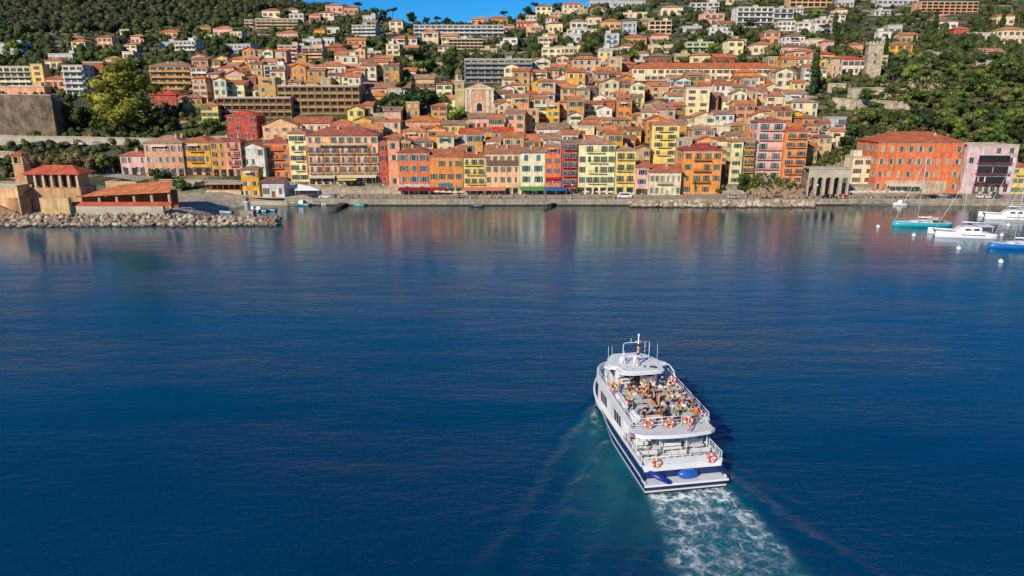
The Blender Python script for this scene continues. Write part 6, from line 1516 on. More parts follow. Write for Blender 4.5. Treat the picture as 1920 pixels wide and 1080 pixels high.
def yacht(px, row, length_px, heading, hullcol, mast_row, lab, name='sailboat', decks='white'):
    p = on_water(px, row); m = (p.y*.966+8.8)/F; L = length_px*m/abs(math.sin(heading)) if abs(math.sin(heading)) > .3 else 9
    r = empty(name, p, heading); hull_mesh(L, L*.29, 1.1).build('hull', M['boat'], r, col=hexc(hullcol, .8))
    b = MB(); rings = []
    for t in (0,.2,.4,.6,.8,.94): w = L*.145*(1-max(0, (t-.45)/.55)**2.2)*(.8+.2*min(1, t*3))*.94; rings.append([(-w,L*t,1.1*(1+.25*t*t)-.02),(-w*.8,L*t,1.1*(1+.25*t*t)+.1),(w*.8,L*t,1.1*(1+.25*t*t)+.1),(w,L*t,1.1*(1+.25*t*t)-.02)])
    b.loft(rings, 0, True, True, False); b.build('deck', M['deckwhite'], r)
    b = MB(); b.loft([[(-w,y,1.15),(-w*.85,y,1.15+h),(w*.85,y,1.15+h),(w,y,1.15)] for w,y,h in ((L*.09,L*.34,.55),(L*.1,L*.45,.6),(L*.08,L*.62,.45),(L*.05,L*.7,.12))], 0, True, True, False); cb = b.build('cabin', M['white'], r)
    for s in (-1, 1): b = MB(); x = s*L*.098; q = [(x,L*.38,1.35),(x*.85,L*.6,1.35),(x*.82,L*.6,1.55),(x*.97,L*.38,1.6)]; b.poly(q if s > 0 else q[::-1]); b.build('cabin_window', M['glass'], cb)
    b = MB(); b.box(-L*.09,L*.09,L*.1,L*.3,1.22,1.35); b.tube((0,L*.12,1.3),(0,L*.12,2.2),.04); b.torus((0,L*.12,2.1),.35,.03,'y',12,4); b.build('cockpit', M['bark'], r)
    b = MB(); b.loft([[(-L*.1,y,1.9),(-L*.1,y,2.0+h),(L*.1,y,2.0+h),(L*.1,y,1.9)] for y, h in ((L*.24,.5),(L*.3,.75),(L*.36,.3))], 0, True, True, False); b.build('spray_hood', M['cloth'], r, col=hexc('c8c0b0', .8))
    b = MB(); 
    for s in (-1, 1): b.path([(s*L*.13,L*.02,1.9),(s*L*.145,L*.3,1.9),(s*L*.14,L*.6,2.0),(s*L*.06,L*.9,2.1),(0,L*.97,2.15)], .025, 4)
    for s in (-1, 1):
        for y in (.02,.3,.6,.9): w = {.02:.13,.3:.145,.6:.14,.9:.06}[y]; b.tube((s*L*w,L*y,1.1),(s*L*w,L*y,1.9+.2*y),.022)
    b.build('guard_rail', M['steel'], r)
    H = z_of(px, mast_row, p.y)-1.3; rig(r, 0, L*.56, 1.25, H, L, L*.97, .1, L*.42); tag(r, lab, 'sailing boat')
    return r, L
yacht(1778, 424, 104, R(88), '2fb0c0', 292, 'turquoise-hulled sailing boat moored off the long orange quay building')
yacht(1960, 466, 104, R(86), '1f6ec0', 330, 'bright blue-hulled sailing boat cut by the right edge of the picture')
def catamaran(px, row, L_px, heading, mast_row, lab):
    p = on_water(px, row); m = (p.y*.966+8.8)/F; L = L_px*m/abs(math.sin(heading)); r = empty('catamaran', p, heading); Bm = L*.5
    for s in (-1, 1):
        o = hull_mesh(L, L*.14, 1.25).build('hull', M['white'], r, (s*Bm*.38, 0, 0))
        b = MB(); x = s*(L*.07+.012); q = [(x,L*.2,.75),(x,L*.6,.8),(x,L*.6,1.0),(x,L*.2,.95)]; b.poly(q if s > 0 else q[::-1]); b.build('hull_window', M['glass'], o)
    b = MB(); b.box(-Bm*.36, Bm*.36, L*.08, L*.66, .8, 1.28); b.build('bridge_deck', M['white'], r)
    b = MB(); b.loft([[(-w,y,1.283),(-w*.8,y,1.283+h),(w*.8,y,1.283+h),(w,y,1.283)] for w,y,h in ((Bm*.3,L*.22,1.35),(Bm*.32,L*.38,1.45),(Bm*.28,L*.52,1.2),(Bm*.2,L*.63,.15))], 0, True, True, False); cb = b.build('saloon', M['white'], r)
    for s in (-1, 1): b = MB(); x = s*Bm*.302; q = [(x,L*.26,1.75),(x*.97,L*.5,1.75),(x*.86,L*.49,2.25),(x*.9,L*.26,2.35)]; b.poly(q if s > 0 else q[::-1]); b.build('saloon_window', M['glass'], cb)
    b = MB(); b.box(-Bm*.3,Bm*.3,L*.03,L*.3,2.9,3.0); 
    for s in (-1,1): b.tube((s*Bm*.27,L*.05,1.2),(s*Bm*.27,L*.05,2.9),.05)
    b.build('cockpit_roof', M['white'], r)
    b = MB(); b.tube((-Bm*.38,L*.93,1.4),(Bm*.38,L*.93,1.4),.09); b.box(-Bm*.3,Bm*.3,L*.662,L*.92,1.2,1.22); b.build('trampoline', M['steel'], r)
    H = z_of(px, mast_row, p.y)-1.3; rig(r, 0, L*.52, 2.4, H-1, L, L*.93, L*.05, L*.4); tag(r, lab, 'catamaran'); return r
catamaran(1858, 444, 100, R(78), 330, 'white catamaran moored between the turquoise and the blue sailing boats')
catamaran(1935, 411, 82, R(76), 300, 'white catamaran farther out at the right edge behind the nearer one')
for px, row, lab in ((1646,427,'white mooring buoy floating left of the turquoise sailing boat'),(1713,443,'white mooring buoy between the turquoise boat and the near catamaran'),(1797,468,'white mooring buoy on open water below the near catamaran'),
    (1878,443,'yellowish mooring buoy just above the blue sailing boat'),(1876,493,'white mooring buoy nearest the camera, below the blue boat'),(1890,424,'white mooring buoy between the two catamarans')):
    p = on_water(px, row); b = MB(); b.ball((0,0,.3), (.55,.55,.5), 10, 7); b.torus((0,0,.9),.14,.035,'y',8,4); o = b.build('mooring_buoy', M['white']); o.location = p; tag(o, lab, 'buoy')
def dinghy(px, row, L, heading, col, lab, cabin=False, z=0, mast=0):
    p = on_water(px, row); r = empty('small_boat', p, heading); hull_mesh(L, L*.36, .65, .2).build('hull', M['boat'], r, col=hexc(col, .8))
    b = MB(); b.box(-L*.14,L*.14,L*.06,L*.5,.652,.7); b.build('deck', M['deckwhite'], r)
    for y in (.15,.34): b = MB(); b.box(-L*.16,L*.16,L*y,L*y+.25,.703,.86); b.build('seat', M['bark'], r)
    if cabin: b = MB(); b.loft([[(-w,y,.7),(-w*.85,y,.7+h),(w*.85,y,.7+h),(w,y,.7)] for w,y,h in ((L*.12,L*.4,1.2),(L*.12,L*.62,1.1),(L*.09,L*.72,.3))], 0, True, True, False); b.build('cabin', M['white'], r); b = MB(); b.box(-L*.09,L*.09,L*.39,L*.397,1.2,1.7); b.build('windscreen', M['glass'], r)
    b = MB(); b.box(-.14,.14,-.35,-.02,.1,.95); b.build('outboard_motor', M['rubber'], r)
    if mast: b = MB(); b.tube((0,L*.55,.6),(0,L*.55,mast),.06); b.build('mast', M['steel'], r)
    tag(r, lab, 'boat')
for a in ((436,400,4.5,R(80),'8fb8b8','pale teal boat moored left of the small harbour light',False),(486,398,4.5,R(70),'e8e8e8','white motor boat moored just right of the harbour light',True),(500,397,4.5,R(95),'a0d0e0','pale blue boat moored right of the white motor boat by the jetty',True),(518,396,4,R(80),'3a88b8','blue boat, rightmost of those sheltered behind the jetty end',False),
    (582,386,6,R(75),'3a8a98','teal fishing boat with a short mast by the harbour beach',True,0,3.5),(560,384,4,R(60),'d8d8d0','white dinghy left of the teal fishing boat',False),(602,385,4,R(-70),'d0d4d8','grey-white dinghy between the teal fishing boat and the dark pier',False),
    (668,385,3.6,R(85),'e8d040','yellow dinghy just right of the dark pier',False),(684,386,4,R(85),'5aa0a8','turquoise dinghy right of the yellow one by the pier',False),(698,385,4,R(75),'e8e8e8','white dinghy alongside the quay below the narrow salmon house',False),
    (906,388,4.5,R(80),'3a4450','dark dinghy alongside the quay in front of the peach house',False),(1700,385,4.5,R(85),'e8e8e8','white boat alongside the right quay behind the turquoise sailing boat',True)):
    dinghy(*a)
# ---------------------------------------------------------------- boulders
rb_ = random.Random(3); RK = []
for i in range(10):
    bm = bmesh.new(); bmesh.ops.create_icosphere(bm, subdivisions=2, radius=1)
    for v in bm.verts:
        n_ = noise.noise(v.co*1.1+Vector((i*7,0,0)))*.45+noise.noise(v.co*2.6+Vector((i*3,5,0)))*.16
        v.co *= 1+n_; q = .22; v.co.z = round(v.co.z/q)*q*.6+v.co.z*.4
    me = bpy.data.meshes.new('boulder'); bm.to_mesh(me); bm.free(); me.materials.append(M['rock']); RK.append(me)
def boulder(x, y, z, s, lab, grp):
    o = put('boulder', rb_.choice(RK), None, (x, y, z)); o.rotation_euler = (rb_.uniform(-.5,.5), rb_.uniform(-.5,.5), rb_.uniform(0,6.28)); o.scale = (s*rb_.uniform(.9,1.4), s*rb_.uniform(.8,1.1), s*rb_.uniform(.65,.9)); tag(o, lab, 'boulder', grp)
LJ, GJ = 'pale boulder in the rock armour along the foot of the left jetty', 'boulders of the jetty armour'
LR, GR = 'tan boulder in the rock armour below the orange and pink waterfront houses', 'boulders below the waterfront houses'
k = 0
for row in (0, 1, 2, 3):
    for i in range(44):
        px = -25+i*12.9+rb_.uniform(-4,4)
        y = 193.8+row*1.7+rb_.uniform(-.5,.5)+ (2.2 if px > 400 else 0)*smooth(400, 530, px)
        if px > 528: continue
        x = (px-960)/F*(y*.966+8.8); boulder(x, y, -.35+row*.72*(1-.35*smooth(400,520,px))+rb_.uniform(-.15,.2), rb_.uniform(.55,1.2), LJ, GJ); k += 1
for row in (0, 1, 2):
    for i in range(38):
        px = 1185+i*9.1+rb_.uniform(-3,3); y = 231.5+row*1.6+rb_.uniform(-.4,.4)
        if row == 0 and px < 1240: continue
        x = (px-960)/F*(y*.966+8.8); boulder(x, y, -.3+row*.75+rb_.uniform(-.15,.2), rb_.uniform(.6,1.5), LR, GR); k += 1
print('BOULDERS', k)
b = MB()
def rubble(x, y, z, s):
    me = rb_.choice(RK); q = Matrix.Rotation(rb_.uniform(0,6.28), 3, 'Z'); b.add([q @ (v.co*s)+Vector((x,y,z)) for v in me.vertices], [tuple(f.vertices) for f in me.polygons])
for _ in range(900):
    px = rb_.uniform(-20, 520); y = rb_.uniform(193, 201); x = (px-960)/F*(y*.966+8.8); rubble(x, y, -.6+(y-193)*.38*(1 if px < 330 else .8)+rb_.uniform(-.2,.1), rb_.uniform(.3,.75))
for _ in range(260):
    px = rb_.uniform(1180, 1528); y = rb_.uniform(230.8, 236); x = (px-960)/F*(y*.966+8.8); rubble(x, y, -.5+(y-231)*.45, rb_.uniform(.3,.7))
for _ in range(60):
    px = rb_.uniform(1395, 1530); y = rb_.uniform(237, 243); x = (px-960)/F*(y*.966+8.8); rubble(x, y, 2+(y-237)*.4, rb_.uniform(.4,1.1))
tag(b.build('rubble', M['rock']), 'smaller broken stones packed between the boulders along the shore', 'rubble', kind='stuff')
# ---------------------------------------------------------------- cars, cafe furniture, people ashore
def car_proto(van=False):
    r = empty('parked_car', (0,0,-50)); L, Wd = (5.0, 1.9) if van else (4.3, 1.75)
    prof = [(-.5,.35),(-.5,.85),(-.46,1.0),(-.3,1.9),(.44,1.95),(.5,1.6),(.5,.35)] if van else [(-.5,.35),(-.5,.85),(-.44,.95),(-.3,.98),(-.17,1.42),(.2,1.45),(.38,1.0),(.48,.9),(.5,.35)]
    b = MB(); b.loft([[(p*L, y, z-(.04 if abs(y) > Wd*.49 else 0)) for p, z in prof] for y in (-Wd/2, -Wd/2+.08, Wd/2-.08, Wd/2)], 0, True, True, False); body = b.build('body', M['carpaint'], r)
    z0, z1 = (1.15, 1.7) if van else (1.0, 1.34); x0, x1 = (-.34*L, .42*L) if van else (-.24*L, .3*L)
    for s in (-1, 1): b = MB(); y = s*(Wd/2+.006); q = [(x0,y,z0),(x1,y,z0),(x1*.75,y,z1),(x0*.7,y,z1)]; b.poly(q[::s*-1] if s > 0 else q); b.build('window', M['glass'], r)
    b = MB(); b.poly([(-.305*L,-Wd*.42,1.03),(-.305*L,Wd*.42,1.03),(-.185*L,Wd*.38,1.4),(-.185*L,-Wd*.38,1.4)] if not van else [(-.45*L,-Wd*.42,1.15),(-.45*L,Wd*.42,1.15),(-.33*L,Wd*.38,1.8),(-.33*L,-Wd*.38,1.8)]); b.build('windscreen', M['glass'], r)
    for x in (-.31, .31):
        for s in (-1, 1): b = MB(); b.tube((x*L, s*(Wd/2-.2), .33), (x*L, s*(Wd/2+.02), .33), .33, .33, 12); wl = b.build('wheel', M['rubber'], r); b = MB(); b.tube((x*L, s*(Wd/2+.021), .33), (x*L, s*(Wd/2+.03), .33), .18, .18, 10); b.build('rim', M['steel'], wl)
    for s in (-1, 1): b = MB(); b.box(-.503*L, -.5*L-.03, s*.6-.15, s*.6+.15, .65, .8); b.build('headlight', M['white'], r)
    return r
CARS = [car_proto(), car_proto(True)]; bpy.context.view_layer.update()
for c in CARS: index_kids(c)
CC = {'white':'e8e8e8','black':'1c1c20','silver':'a8acb0','red':'b02828','dark blue':'26365c','grey':'5c6064'}
def car(loc, rz, colr, lab, van=False, first=set()):
    src = CARS[van]; o = src if van not in first else copy_tree(src); first.add(van)
    o.location = loc; o.rotation_euler.z = rz
    for ch in (KIDS[src.name] and [c for c in C.objects if c.parent == o and c.name.startswith('body')]): ch.color = hexc(CC[colr], .8)
    tag(o, lab, 'van' if van else 'car', 'parked cars'); 
    return o
def groundcar(px, Y, colr, lab, rz=0, van=False, z=None):
    x, dy, dz = ray(px, 365); X = x*Y/dy; zz = z if z is not None else 1.856; car((X, Y, zz), rz, colr, lab, van)
groundcar(1553, 240.5, 'black', 'black car parked in front of the stone arches'); groundcar(1580, 240.2, 'red', 'dark red car parked right of the black one by the arches')
groundcar(1170, 241.5, 'white', 'white van parked in front of the bright yellow narrow house', van=True); groundcar(1375, 240, 'silver', 'silver car parked right of the bright orange house')
groundcar(1748, 240, 'black', 'black car parked on the quay below the long orange building'); groundcar(1790, 241, 'dark blue', 'dark blue car parked between the orange and pink-lilac quay buildings', .1)
groundcar(1775, 244, 'silver', 'silver car parked against the right end of the long orange building', .2); groundcar(1730, 240, 'grey', 'grey car parked left of the black one below the long orange building')
groundcar(1845, 240.5, 'white', 'white car parked in front of the pink-lilac quay building'); groundcar(1868, 240.5, 'grey', 'grey car at the right end in front of the pink-lilac quay building')
for px, cl, lab in ((70,'dark blue','dark blue car on the upper road, leftmost below the fortress'),(95,'black','black car on the upper road left of the grey one'),(122,'grey','grey car on the upper road below the dark cypresses'),(150,'white','white car on the upper road below the big tree'),(185,'silver','silver car on the upper road right of the white one')):
    p = ground(px, 274); car((p.x, p.y-1.0, p.z+.4), R(2), cl, lab)
for px, cl, lab in ((342,'white','white car parked by the beach slip, leftmost'),(358,'silver','silver car parked by the beach slip next to the white one'),(374,'red','red car parked near the top of the slipway'),(592,'dark blue','dark blue car parked beside the lower white canopy'),(610,'white','white car parked under the big hotel, left of the silver one'),(628,'silver','silver car parked under the big hotel')):
    p = at_depth(px, 368, 247 if px < 400 else 241); z = (T(p.x, 247)+.1 if px < 400 else 1.86); car((p.x, p.y, max(z, 1.96) if px < 400 else z), R(pr.uniform(-8,8)), cl, lab)
def cafe_table():
    r = empty('cafe_table', (0,0,-60)); b = MB(); b.lathe([(.4,.72),(.4,.75)], 8, (0,0,0), 0, False); b.build('tabletop', M['white'], r); b = MB(); b.tube((0,0,0),(0,0,.719),.04); b.lathe([(.25,0),(.22,.04)], 8); b.build('leg', M['steel'], r); return r
def cafe_chair():
    r = empty('cafe_chair', (0,0,-60)); b = MB(); b.box(-.22,.22,-.22,.22,.43,.47); b.build('seat', M['paint'], r, col=hexc('c8a070', .8)); b = MB(); b.box(-.22,.22,-.25,-.221,.5,.88); b.build('backrest', M['paint'], r, col=hexc('c8a070', .8))
    for sx in (-1, 1):
        for sy in (-1, 1): b = MB(); b.box(sx*.2-.02,sx*.2+.02,sy*.2-.02,sy*.2+.02,0,.429); b.build('leg', M['steel'], r)
    return r
def umbrella():
    r = empty('cafe_umbrella', (0,0,-60)); b = MB(); b.tube((0,0,0),(0,0,2.7),.035); b.build('pole', M['steel'], r); b = MB(); b.lathe([(1.5,2.2),(1.48,2.25),(.05,2.75)], 8, (0,0,0), 0, False); b.build('canopy', M['cloth'], r, col=hexc('e8dcc4', .8)); return r
PT = {'t':cafe_table(), 'c':cafe_chair(), 'u':umbrella()}; bpy.context.view_layer.update()
for q in PT.values(): index_kids(q)
_first = set()
def furn(k, x, y, z, rz, lab, cat, grp):
    o = PT[k] if k not in _first else copy_tree(PT[k]); _first.add(k); o.location = (x, y, z); o.rotation_euler.z = rz; tag(o, lab, cat, grp)
Z0 = 1.856
areas = [(752,806,'under and before the dark red awning','maroon'),(810,868,'before the orange and blue-fronted house',''),(872,968,'before the salmon awnings of the peach house',''),(978,1018,'before the green awning',''),(1024,1066,'before the blue awning',''),(1090,1146,'before the big pale yellow house',''),(1590,1690,'before the long orange quay building',''),(640,708,'below the cream awnings of the big hotel','')]
for a0, a1, where, _ in areas:
    px = a0+3
    while px < a1:
        Y = 239.6+pr.uniform(-.5, .8); x = (px-960)/F*(Y*.966+8.4)
        furn('t', x, Y, Z0, 0, 'small cafe table '+where, 'table', 'cafe tables '+where)
        for s in (-1, 1): furn('c', x+s*.75, Y+pr.uniform(-.2,.2), Z0, s*math.pi/2+pr.uniform(-.3,.3), 'wooden cafe chair '+where, 'chair', 'cafe chairs '+where)
        if pr.random() < (.9 if 'awning' not in where else 0): furn('u', x+1.3, Y+.9, Z0, 0, 'cream cafe umbrella '+where, 'umbrella', 'cafe umbrellas '+where)
        px += 11.5
shore = [(px, 238.2+pr.uniform(-.8, 2)) for px in [pr.uniform(620, 1150) for _ in range(48)]+[pr.uniform(1530, 1850) for _ in range(22)]+[pr.uniform(1160, 1400) for _ in range(6)]]
shore.sort(); seen = set()
for px, Y in shore:
    Y = max(Y, 237.4); x = (px-960)/F*(Y*.966+8.4)
    for _ in range(60):
        t, b_ = pq.choice(['wh','bk','rd','nv','pk','gy','gn','be','lb','or','br']), pq.choice(['bk','nv','be','gy','wh'])
        wh = min([(abs(px-q), n) for q, n in ((605,'the big hotel'),(690,"the hotel's right end"),(778,'the brick red house'),(838,'the blue-fronted orange house'),(890,'the balconied yellow house'),(942,'the wide peach house'),(998,'the green awning'),(1044,'the blue awning'),(1117,'the big pale yellow house'),(1170,'the narrow yellow house'),(1245,'the green-doored white house'),(1313,'the bright orange house'),(1380,'the silver parked car'),(1564,'the stone arches'),(1620,'the cream annex'),(1700,'the long orange building'),(1845,'the pink-lilac building'))])[1]
        if (t, b_, wh) not in seen and (t, wh) not in seen: break
    seen.add((t, wh)); person('stand', (x, Y, Z0), pq.uniform(0, 6.28), t, b_, False, label=f"person in {CLW[t][1]} top standing on the quay before {wh}")
# quay lamps
for i, (px, where) in enumerate(((720,'by the dark alley beside the big hotel'),(1072,'in front of the crimson house'),(1205,'in front of the low pink house'),(1530,'at the right end of the rock armour'),(1660,'in front of the long orange building'),(1800,'at the gap before the pink-lilac building'),(640,'in front of the big hotel'))):
    Y = 237.6; x = (px-960)/F*(Y*.966+8.4); r = empty('street_lamp', (x, Y, 1.856)); b = MB(); b.tube((0,0,0),(0,0,4.6),.07,.05); b.build('pole', M['rubber'], r); b = MB(); b.lathe([(.12,4.6),(.22,4.75),(.2,5.1),(.03,5.25)], 8); b.build('lamp_head', M['white'], r)
    tag(r, 'slim dark street lamp '+where, 'street lamp')
# ---------------------------------------------------------------- ferry frame, water, light, camera
def wake_h(X, Y):
    u, s = to_f(X, Y)
    if s > 24 or abs(u) > 45: return 0
    h = 0; a = abs(u)
    for s0, off, amp in (((21, 1.5, .3), (11, 4.0, .22), (3, 4.2, .24), (-4, 4.5, .2)) if u < 0 else ((20, 1.6, .13), (10, 3.9, .1), (4, 4.2, .12), (-1, 5.2, .12))):
        if s < s0:
            d = s0-s; c = off+d*((.17 if s0 > 15 else .3) if u > 0 else .6)+.8*noise.noise(Vector((s*.22, s0, 3))); w = .6+.02*d
            e = (a-c)/w
            h += amp*math.exp(-e*e)*math.exp(-d/30)*min(1, d/3)*(1+.9*noise.noise(Vector((u*.3, s*.25, s0))))-amp*.5*math.exp(-((a-c-1.6*w)/w)**2)*math.exp(-d/34)
    if s < 0 and a < 7: h += .13*noise.noise(Vector((u*.8, s*.6, 2)))*math.exp(s/30)+.08*math.sin(-s*1.2)*math.exp(s/16)*math.exp(-(a/4)**2)
    return h
def aer(X, Y):
    u, s = to_f(X, Y); v = 0
    n = noise.noise(Vector((X*.12, Y*.12, 5)))*.5+noise.noise(Vector((X*.4, Y*.4, 9)))*.3
    if s < 21 and u < 0:   # aerated water along the port side
        d = -u-3.9*(1 if s < 15 else max(0, (21-s)/6)); k = .8+(21-s)*.26
        v = max(v, smooth(21, 15, s)*math.exp(-(max(0, d)/max(k, .5))**2)*smooth(-14, 2, s)*(.55+n))
    if s < 21 and u > 0:
        d = u-3.9*(1 if s < 15 else max(0, (21-s)/6)); k = .4+(21-s)*.1
        v = max(v, .4*smooth(21, 15, s)*math.exp(-(max(0, d)/max(k, .3))**2)*smooth(-10, 6, s)*(.5+n))
    if s < 0: v = max(v, smooth(5.2-s*.1, 3.2-s*.05, abs(u+.05*-s))*math.exp(s/30)*(.85+.4*n))
    return max(0, min(1, v))
def m_water():
    m, nt, b = newmat('sea_water')
    at = N(nt, 'ShaderNodeAttribute'); at.attribute_name = 'aer'
    big = noise_t(nt, .012, 3, .5, coord='Object')
    base = ramp(nt, big, [(.3, (.0001,.027,.068)), (.7, (.0002,.047,.112))])
    tc0 = N(nt, 'ShaderNodeTexCoord'); sp0 = N(nt, 'ShaderNodeSeparateXYZ'); nt.links.new(tc0.outputs['Object'], sp0.inputs[0])
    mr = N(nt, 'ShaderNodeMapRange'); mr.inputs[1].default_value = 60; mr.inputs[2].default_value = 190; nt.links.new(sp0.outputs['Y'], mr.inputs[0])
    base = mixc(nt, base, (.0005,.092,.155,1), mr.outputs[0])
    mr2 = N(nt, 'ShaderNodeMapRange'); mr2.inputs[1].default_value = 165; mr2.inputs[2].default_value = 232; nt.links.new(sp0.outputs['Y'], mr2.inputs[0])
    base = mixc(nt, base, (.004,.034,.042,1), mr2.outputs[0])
    base = mixc(nt, base, (.004,.13,.16,1), at.outputs['Fac'])
    nt.links.new(base, b.inputs['Base Color'])
    b.inputs['Roughness'].default_value = .07; b.inputs['IOR'].default_value = 1.4
    nt.links.new(mixc(nt, (.1,.8,1,1), (1,.98,.95,1), mr2.outputs[0]), b.inputs['Specular Tint'])  # reflections coloured blue towards the camera, left near neutral by the shore
    h1 = noise_t(nt, 1.0, 5, .62, sx=(.62, 1.3, 1)); h2 = noise_t(nt, .16, 3, .5, sx=(.42, 1.3, 1)); h3 = noise_t(nt, 4.0, 3, .6, sx=(.7, 1.15, 1))
    a = N(nt, 'ShaderNodeMath', operation='MULTIPLY'); nt.links.new(h2, a.inputs[0]); a.inputs[1].default_value = 2.6
    c = N(nt, 'ShaderNodeMath', operation='ADD'); nt.links.new(a.outputs[0], c.inputs[0]); nt.links.new(h1, c.inputs[1])
    d = N(nt, 'ShaderNodeMath', operation='MULTIPLY'); nt.links.new(h3, d.inputs[0]); d.inputs[1].default_value = .22
    e = N(nt, 'ShaderNodeMath', operation='ADD'); nt.links.new(c.outputs[0], e.inputs[0]); nt.links.new(d.outputs[0], e.inputs[1])
    bn = N(nt, 'ShaderNodeBump', _Distance=.34); nt.links.new(e.outputs[0], bn.inputs['Height']); nt.links.new(bn.outputs[0], b.inputs['Normal'])
    ms = N(nt, 'ShaderNodeMapRange'); ms.inputs[1].default_value = 50; ms.inputs[2].default_value = 150; ms.inputs[3].default_value = .42; ms.inputs[4].default_value = WB
    nt.links.new(sp0.outputs['Y'], ms.inputs[0])
    # wind patches
    wp = ramp(nt, noise_t(nt, .03, 2, .5, sx=(.35, 1, 1)), [(.35, g(.5)), (.65, g(1.35))])
    mm = N(nt, 'ShaderNodeMath', operation='MULTIPLY'); nt.links.new(ms.outputs[0], mm.inputs[0]); nt.links.new(wp, mm.inputs[1]); nt.links.new(mm.outputs[0], bn.inputs['Strength'])
    return m
WB = .115
def water():
    def axis(lo, hi, step, far, n=30):
        mid = [lo+step*i for i in range(int((hi-lo)/step)+1)]; L = []; d = step; x = lo
        while x > far[0]: d *= 1.35; x -= d; L.append(x)
        Rr = []; d = step; x = mid[-1]
        while x < far[1]: d *= 1.35; x += d; Rr.append(x)
        return L[::-1]+mid+Rr
    xs = axis(-14, 44, .42, (-2500, 2500)); ys = axis(26, 84, .36, (-1500, 900)); n = len(xs)
    vs = [(x, y, wake_h(x, y) if -16 < x < 46 and 24 < y < 86 else 0) for y in ys for x in xs]
    fs = [(j*n+i, j*n+i+1, (j+1)*n+i+1, (j+1)*n+i) for j in range(len(ys)-1) for i in range(n-1)]
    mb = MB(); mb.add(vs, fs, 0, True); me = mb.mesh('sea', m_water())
    a = me.attributes.new('aer', 'FLOAT', 'POINT'); a.data.foreach_set('value', [aer(x, y) if -30 < x < 60 else 0 for (x, y, z) in vs])
    tag(put('sea', me), kind='structure')
    # foam sheet astern
    m, nt, b = newmat('wake_foam')
    at = N(nt, 'ShaderNodeAttribute'); at.attribute_name = 'dens'
    tc = N(nt, 'ShaderNodeTexCoord'); w1 = N(nt, 'ShaderNodeTexNoise', _Scale=.7, _Detail=3.0); nt.links.new(tc.outputs['Object'], w1.inputs['Vector'])
    mv = N(nt, 'ShaderNodeVectorMath', operation='MULTIPLY_ADD'); nt.links.new(w1.outputs['Color'], mv.inputs[0]); mv.inputs[1].default_value = (1.9, 1.9, 0); nt.links.new(tc.outputs['Object'], mv.inputs[2])
    def lace(scale, wd):
        v = N(nt, 'ShaderNodeTexVoronoi', _Scale=scale); v.feature = 'DISTANCE_TO_EDGE'; nt.links.new(mv.outputs[0], v.inputs['Vector'])
        return ramp(nt, v.outputs['Distance'], [(0, g(1)), (wd, g(0))])
    l = mixc(nt, lace(.75, .2), lace(1.9, .16), .5, 'ADD'); l = mixc(nt, l, ramp(nt, noise_t(nt, .8, 6, .75), [(.42, g(0)), (.6, g(1.2))]), .95, 'MULTIPLY')
    l = mixc(nt, l, ramp(nt, noise_t(nt, 2.4, 5, .8), [(.5, g(0)), (.75, g(.5))]), .5, 'ADD')
    mu = N(nt, 'ShaderNodeMath', operation='MULTIPLY'); nt.links.new(l, mu.inputs[0]); nt.links.new(at.outputs['Fac'], mu.inputs[1]); mu.use_clamp = True
    b.inputs['Base Color'].default_value = (.72,.82,.86,1); b.inputs['Roughness'].default_value = .6
    tr = N(nt, 'ShaderNodeBsdfTransparent'); mx = N(nt, 'ShaderNodeMixShader'); out = nt.nodes['Material Output']
    nt.links.new(mu.outputs[0], mx.inputs[0]); nt.links.new(tr.outputs[0], mx.inputs[1]); nt.links.new(b.outputs[0], mx.inputs[2]); nt.links.new(mx.outputs[0], out.inputs[0])
    vs = []; dn = []; nu, ns = 50, 90
    for j in range(ns+1):
        s = .2-24*j/ns
        for i in range(nu+1):
            k = -1+2*i/nu; hw = 3.9+(.9*smooth(0,-5,s) if k > 0 else -s*.2); u = k*hw+.12*noise.noise(Vector((k*3, s, 1)))*(1 if abs(k) > .9 else 0)
            p = fw(u, s); vs.append((p.x, p.y, wake_h(p.x, p.y)+.035))
            e = smooth(1, .62, abs(k)+.14*noise.noise(Vector((s*.5, k, 3)))); edge = math.exp(-((abs(k)-.86)/.07)**2)*(1.2 if k > 0 else .4)
            dn.append(max(0, min(1.3, e*((2.2 if s > -1.8 else 1.2)*math.exp(s/10.5)*(.72+.75*noise.noise(Vector((u*.35, s*.22, 4)))+.15*abs(k))+edge*math.exp(s/9)*.8)*(1-smooth(-6, -17, s)*max(0, k)*.8))))
    fs = [(j*(nu+1)+i, (j+1)*(nu+1)+i, (j+1)*(nu+1)+i+1, j*(nu+1)+i+1) for j in range(ns) for i in range(nu)]
    mb = MB(); mb.add(vs, [f[::-1] for f in fs], 0, True); me = mb.mesh('wake_foam', m)
    a = me.attributes.new('dens', 'FLOAT', 'POINT'); a.data.foreach_set('value', dn)
    tag(put('wake_foam', me), 'churned white foam trailing behind the stern of the ferry', 'foam', kind='stuff')
    # bow / side foam wisps
    vs = []; fs = []; dn = []
    mb = MB()
    for side, s0, c0, L_ in ((-1, 17.5, 3.5, 6), (1, 15, 3.9, 5)):
        base = len(vs)
        for j in range(41):
            s = s0-L_*j/40; c = c0+(s0-s)*(.36 if side > 0 else .42)*.55
            for i in range(5):
                k = i/4-.5; u = side*(c+k*(.9+.03*j)+.3*noise.noise(Vector((s*.7, side, 6)))); p = fw(u, s); vs.append((p.x, p.y, wake_h(p.x, p.y)+.03))
                dn.append(smooth(.5, .1, abs(k))*(.55-.5*j/40)*(.9+.8*noise.noise(Vector((s*.9, side*3, 2)))))
        for j in range(40):
            for i in range(4):
                f = (base+j*5+i, base+j*5+i+1, base+j*5+i+6, base+j*5+i+5); fs.append(f if side < 0 else f[::-1])
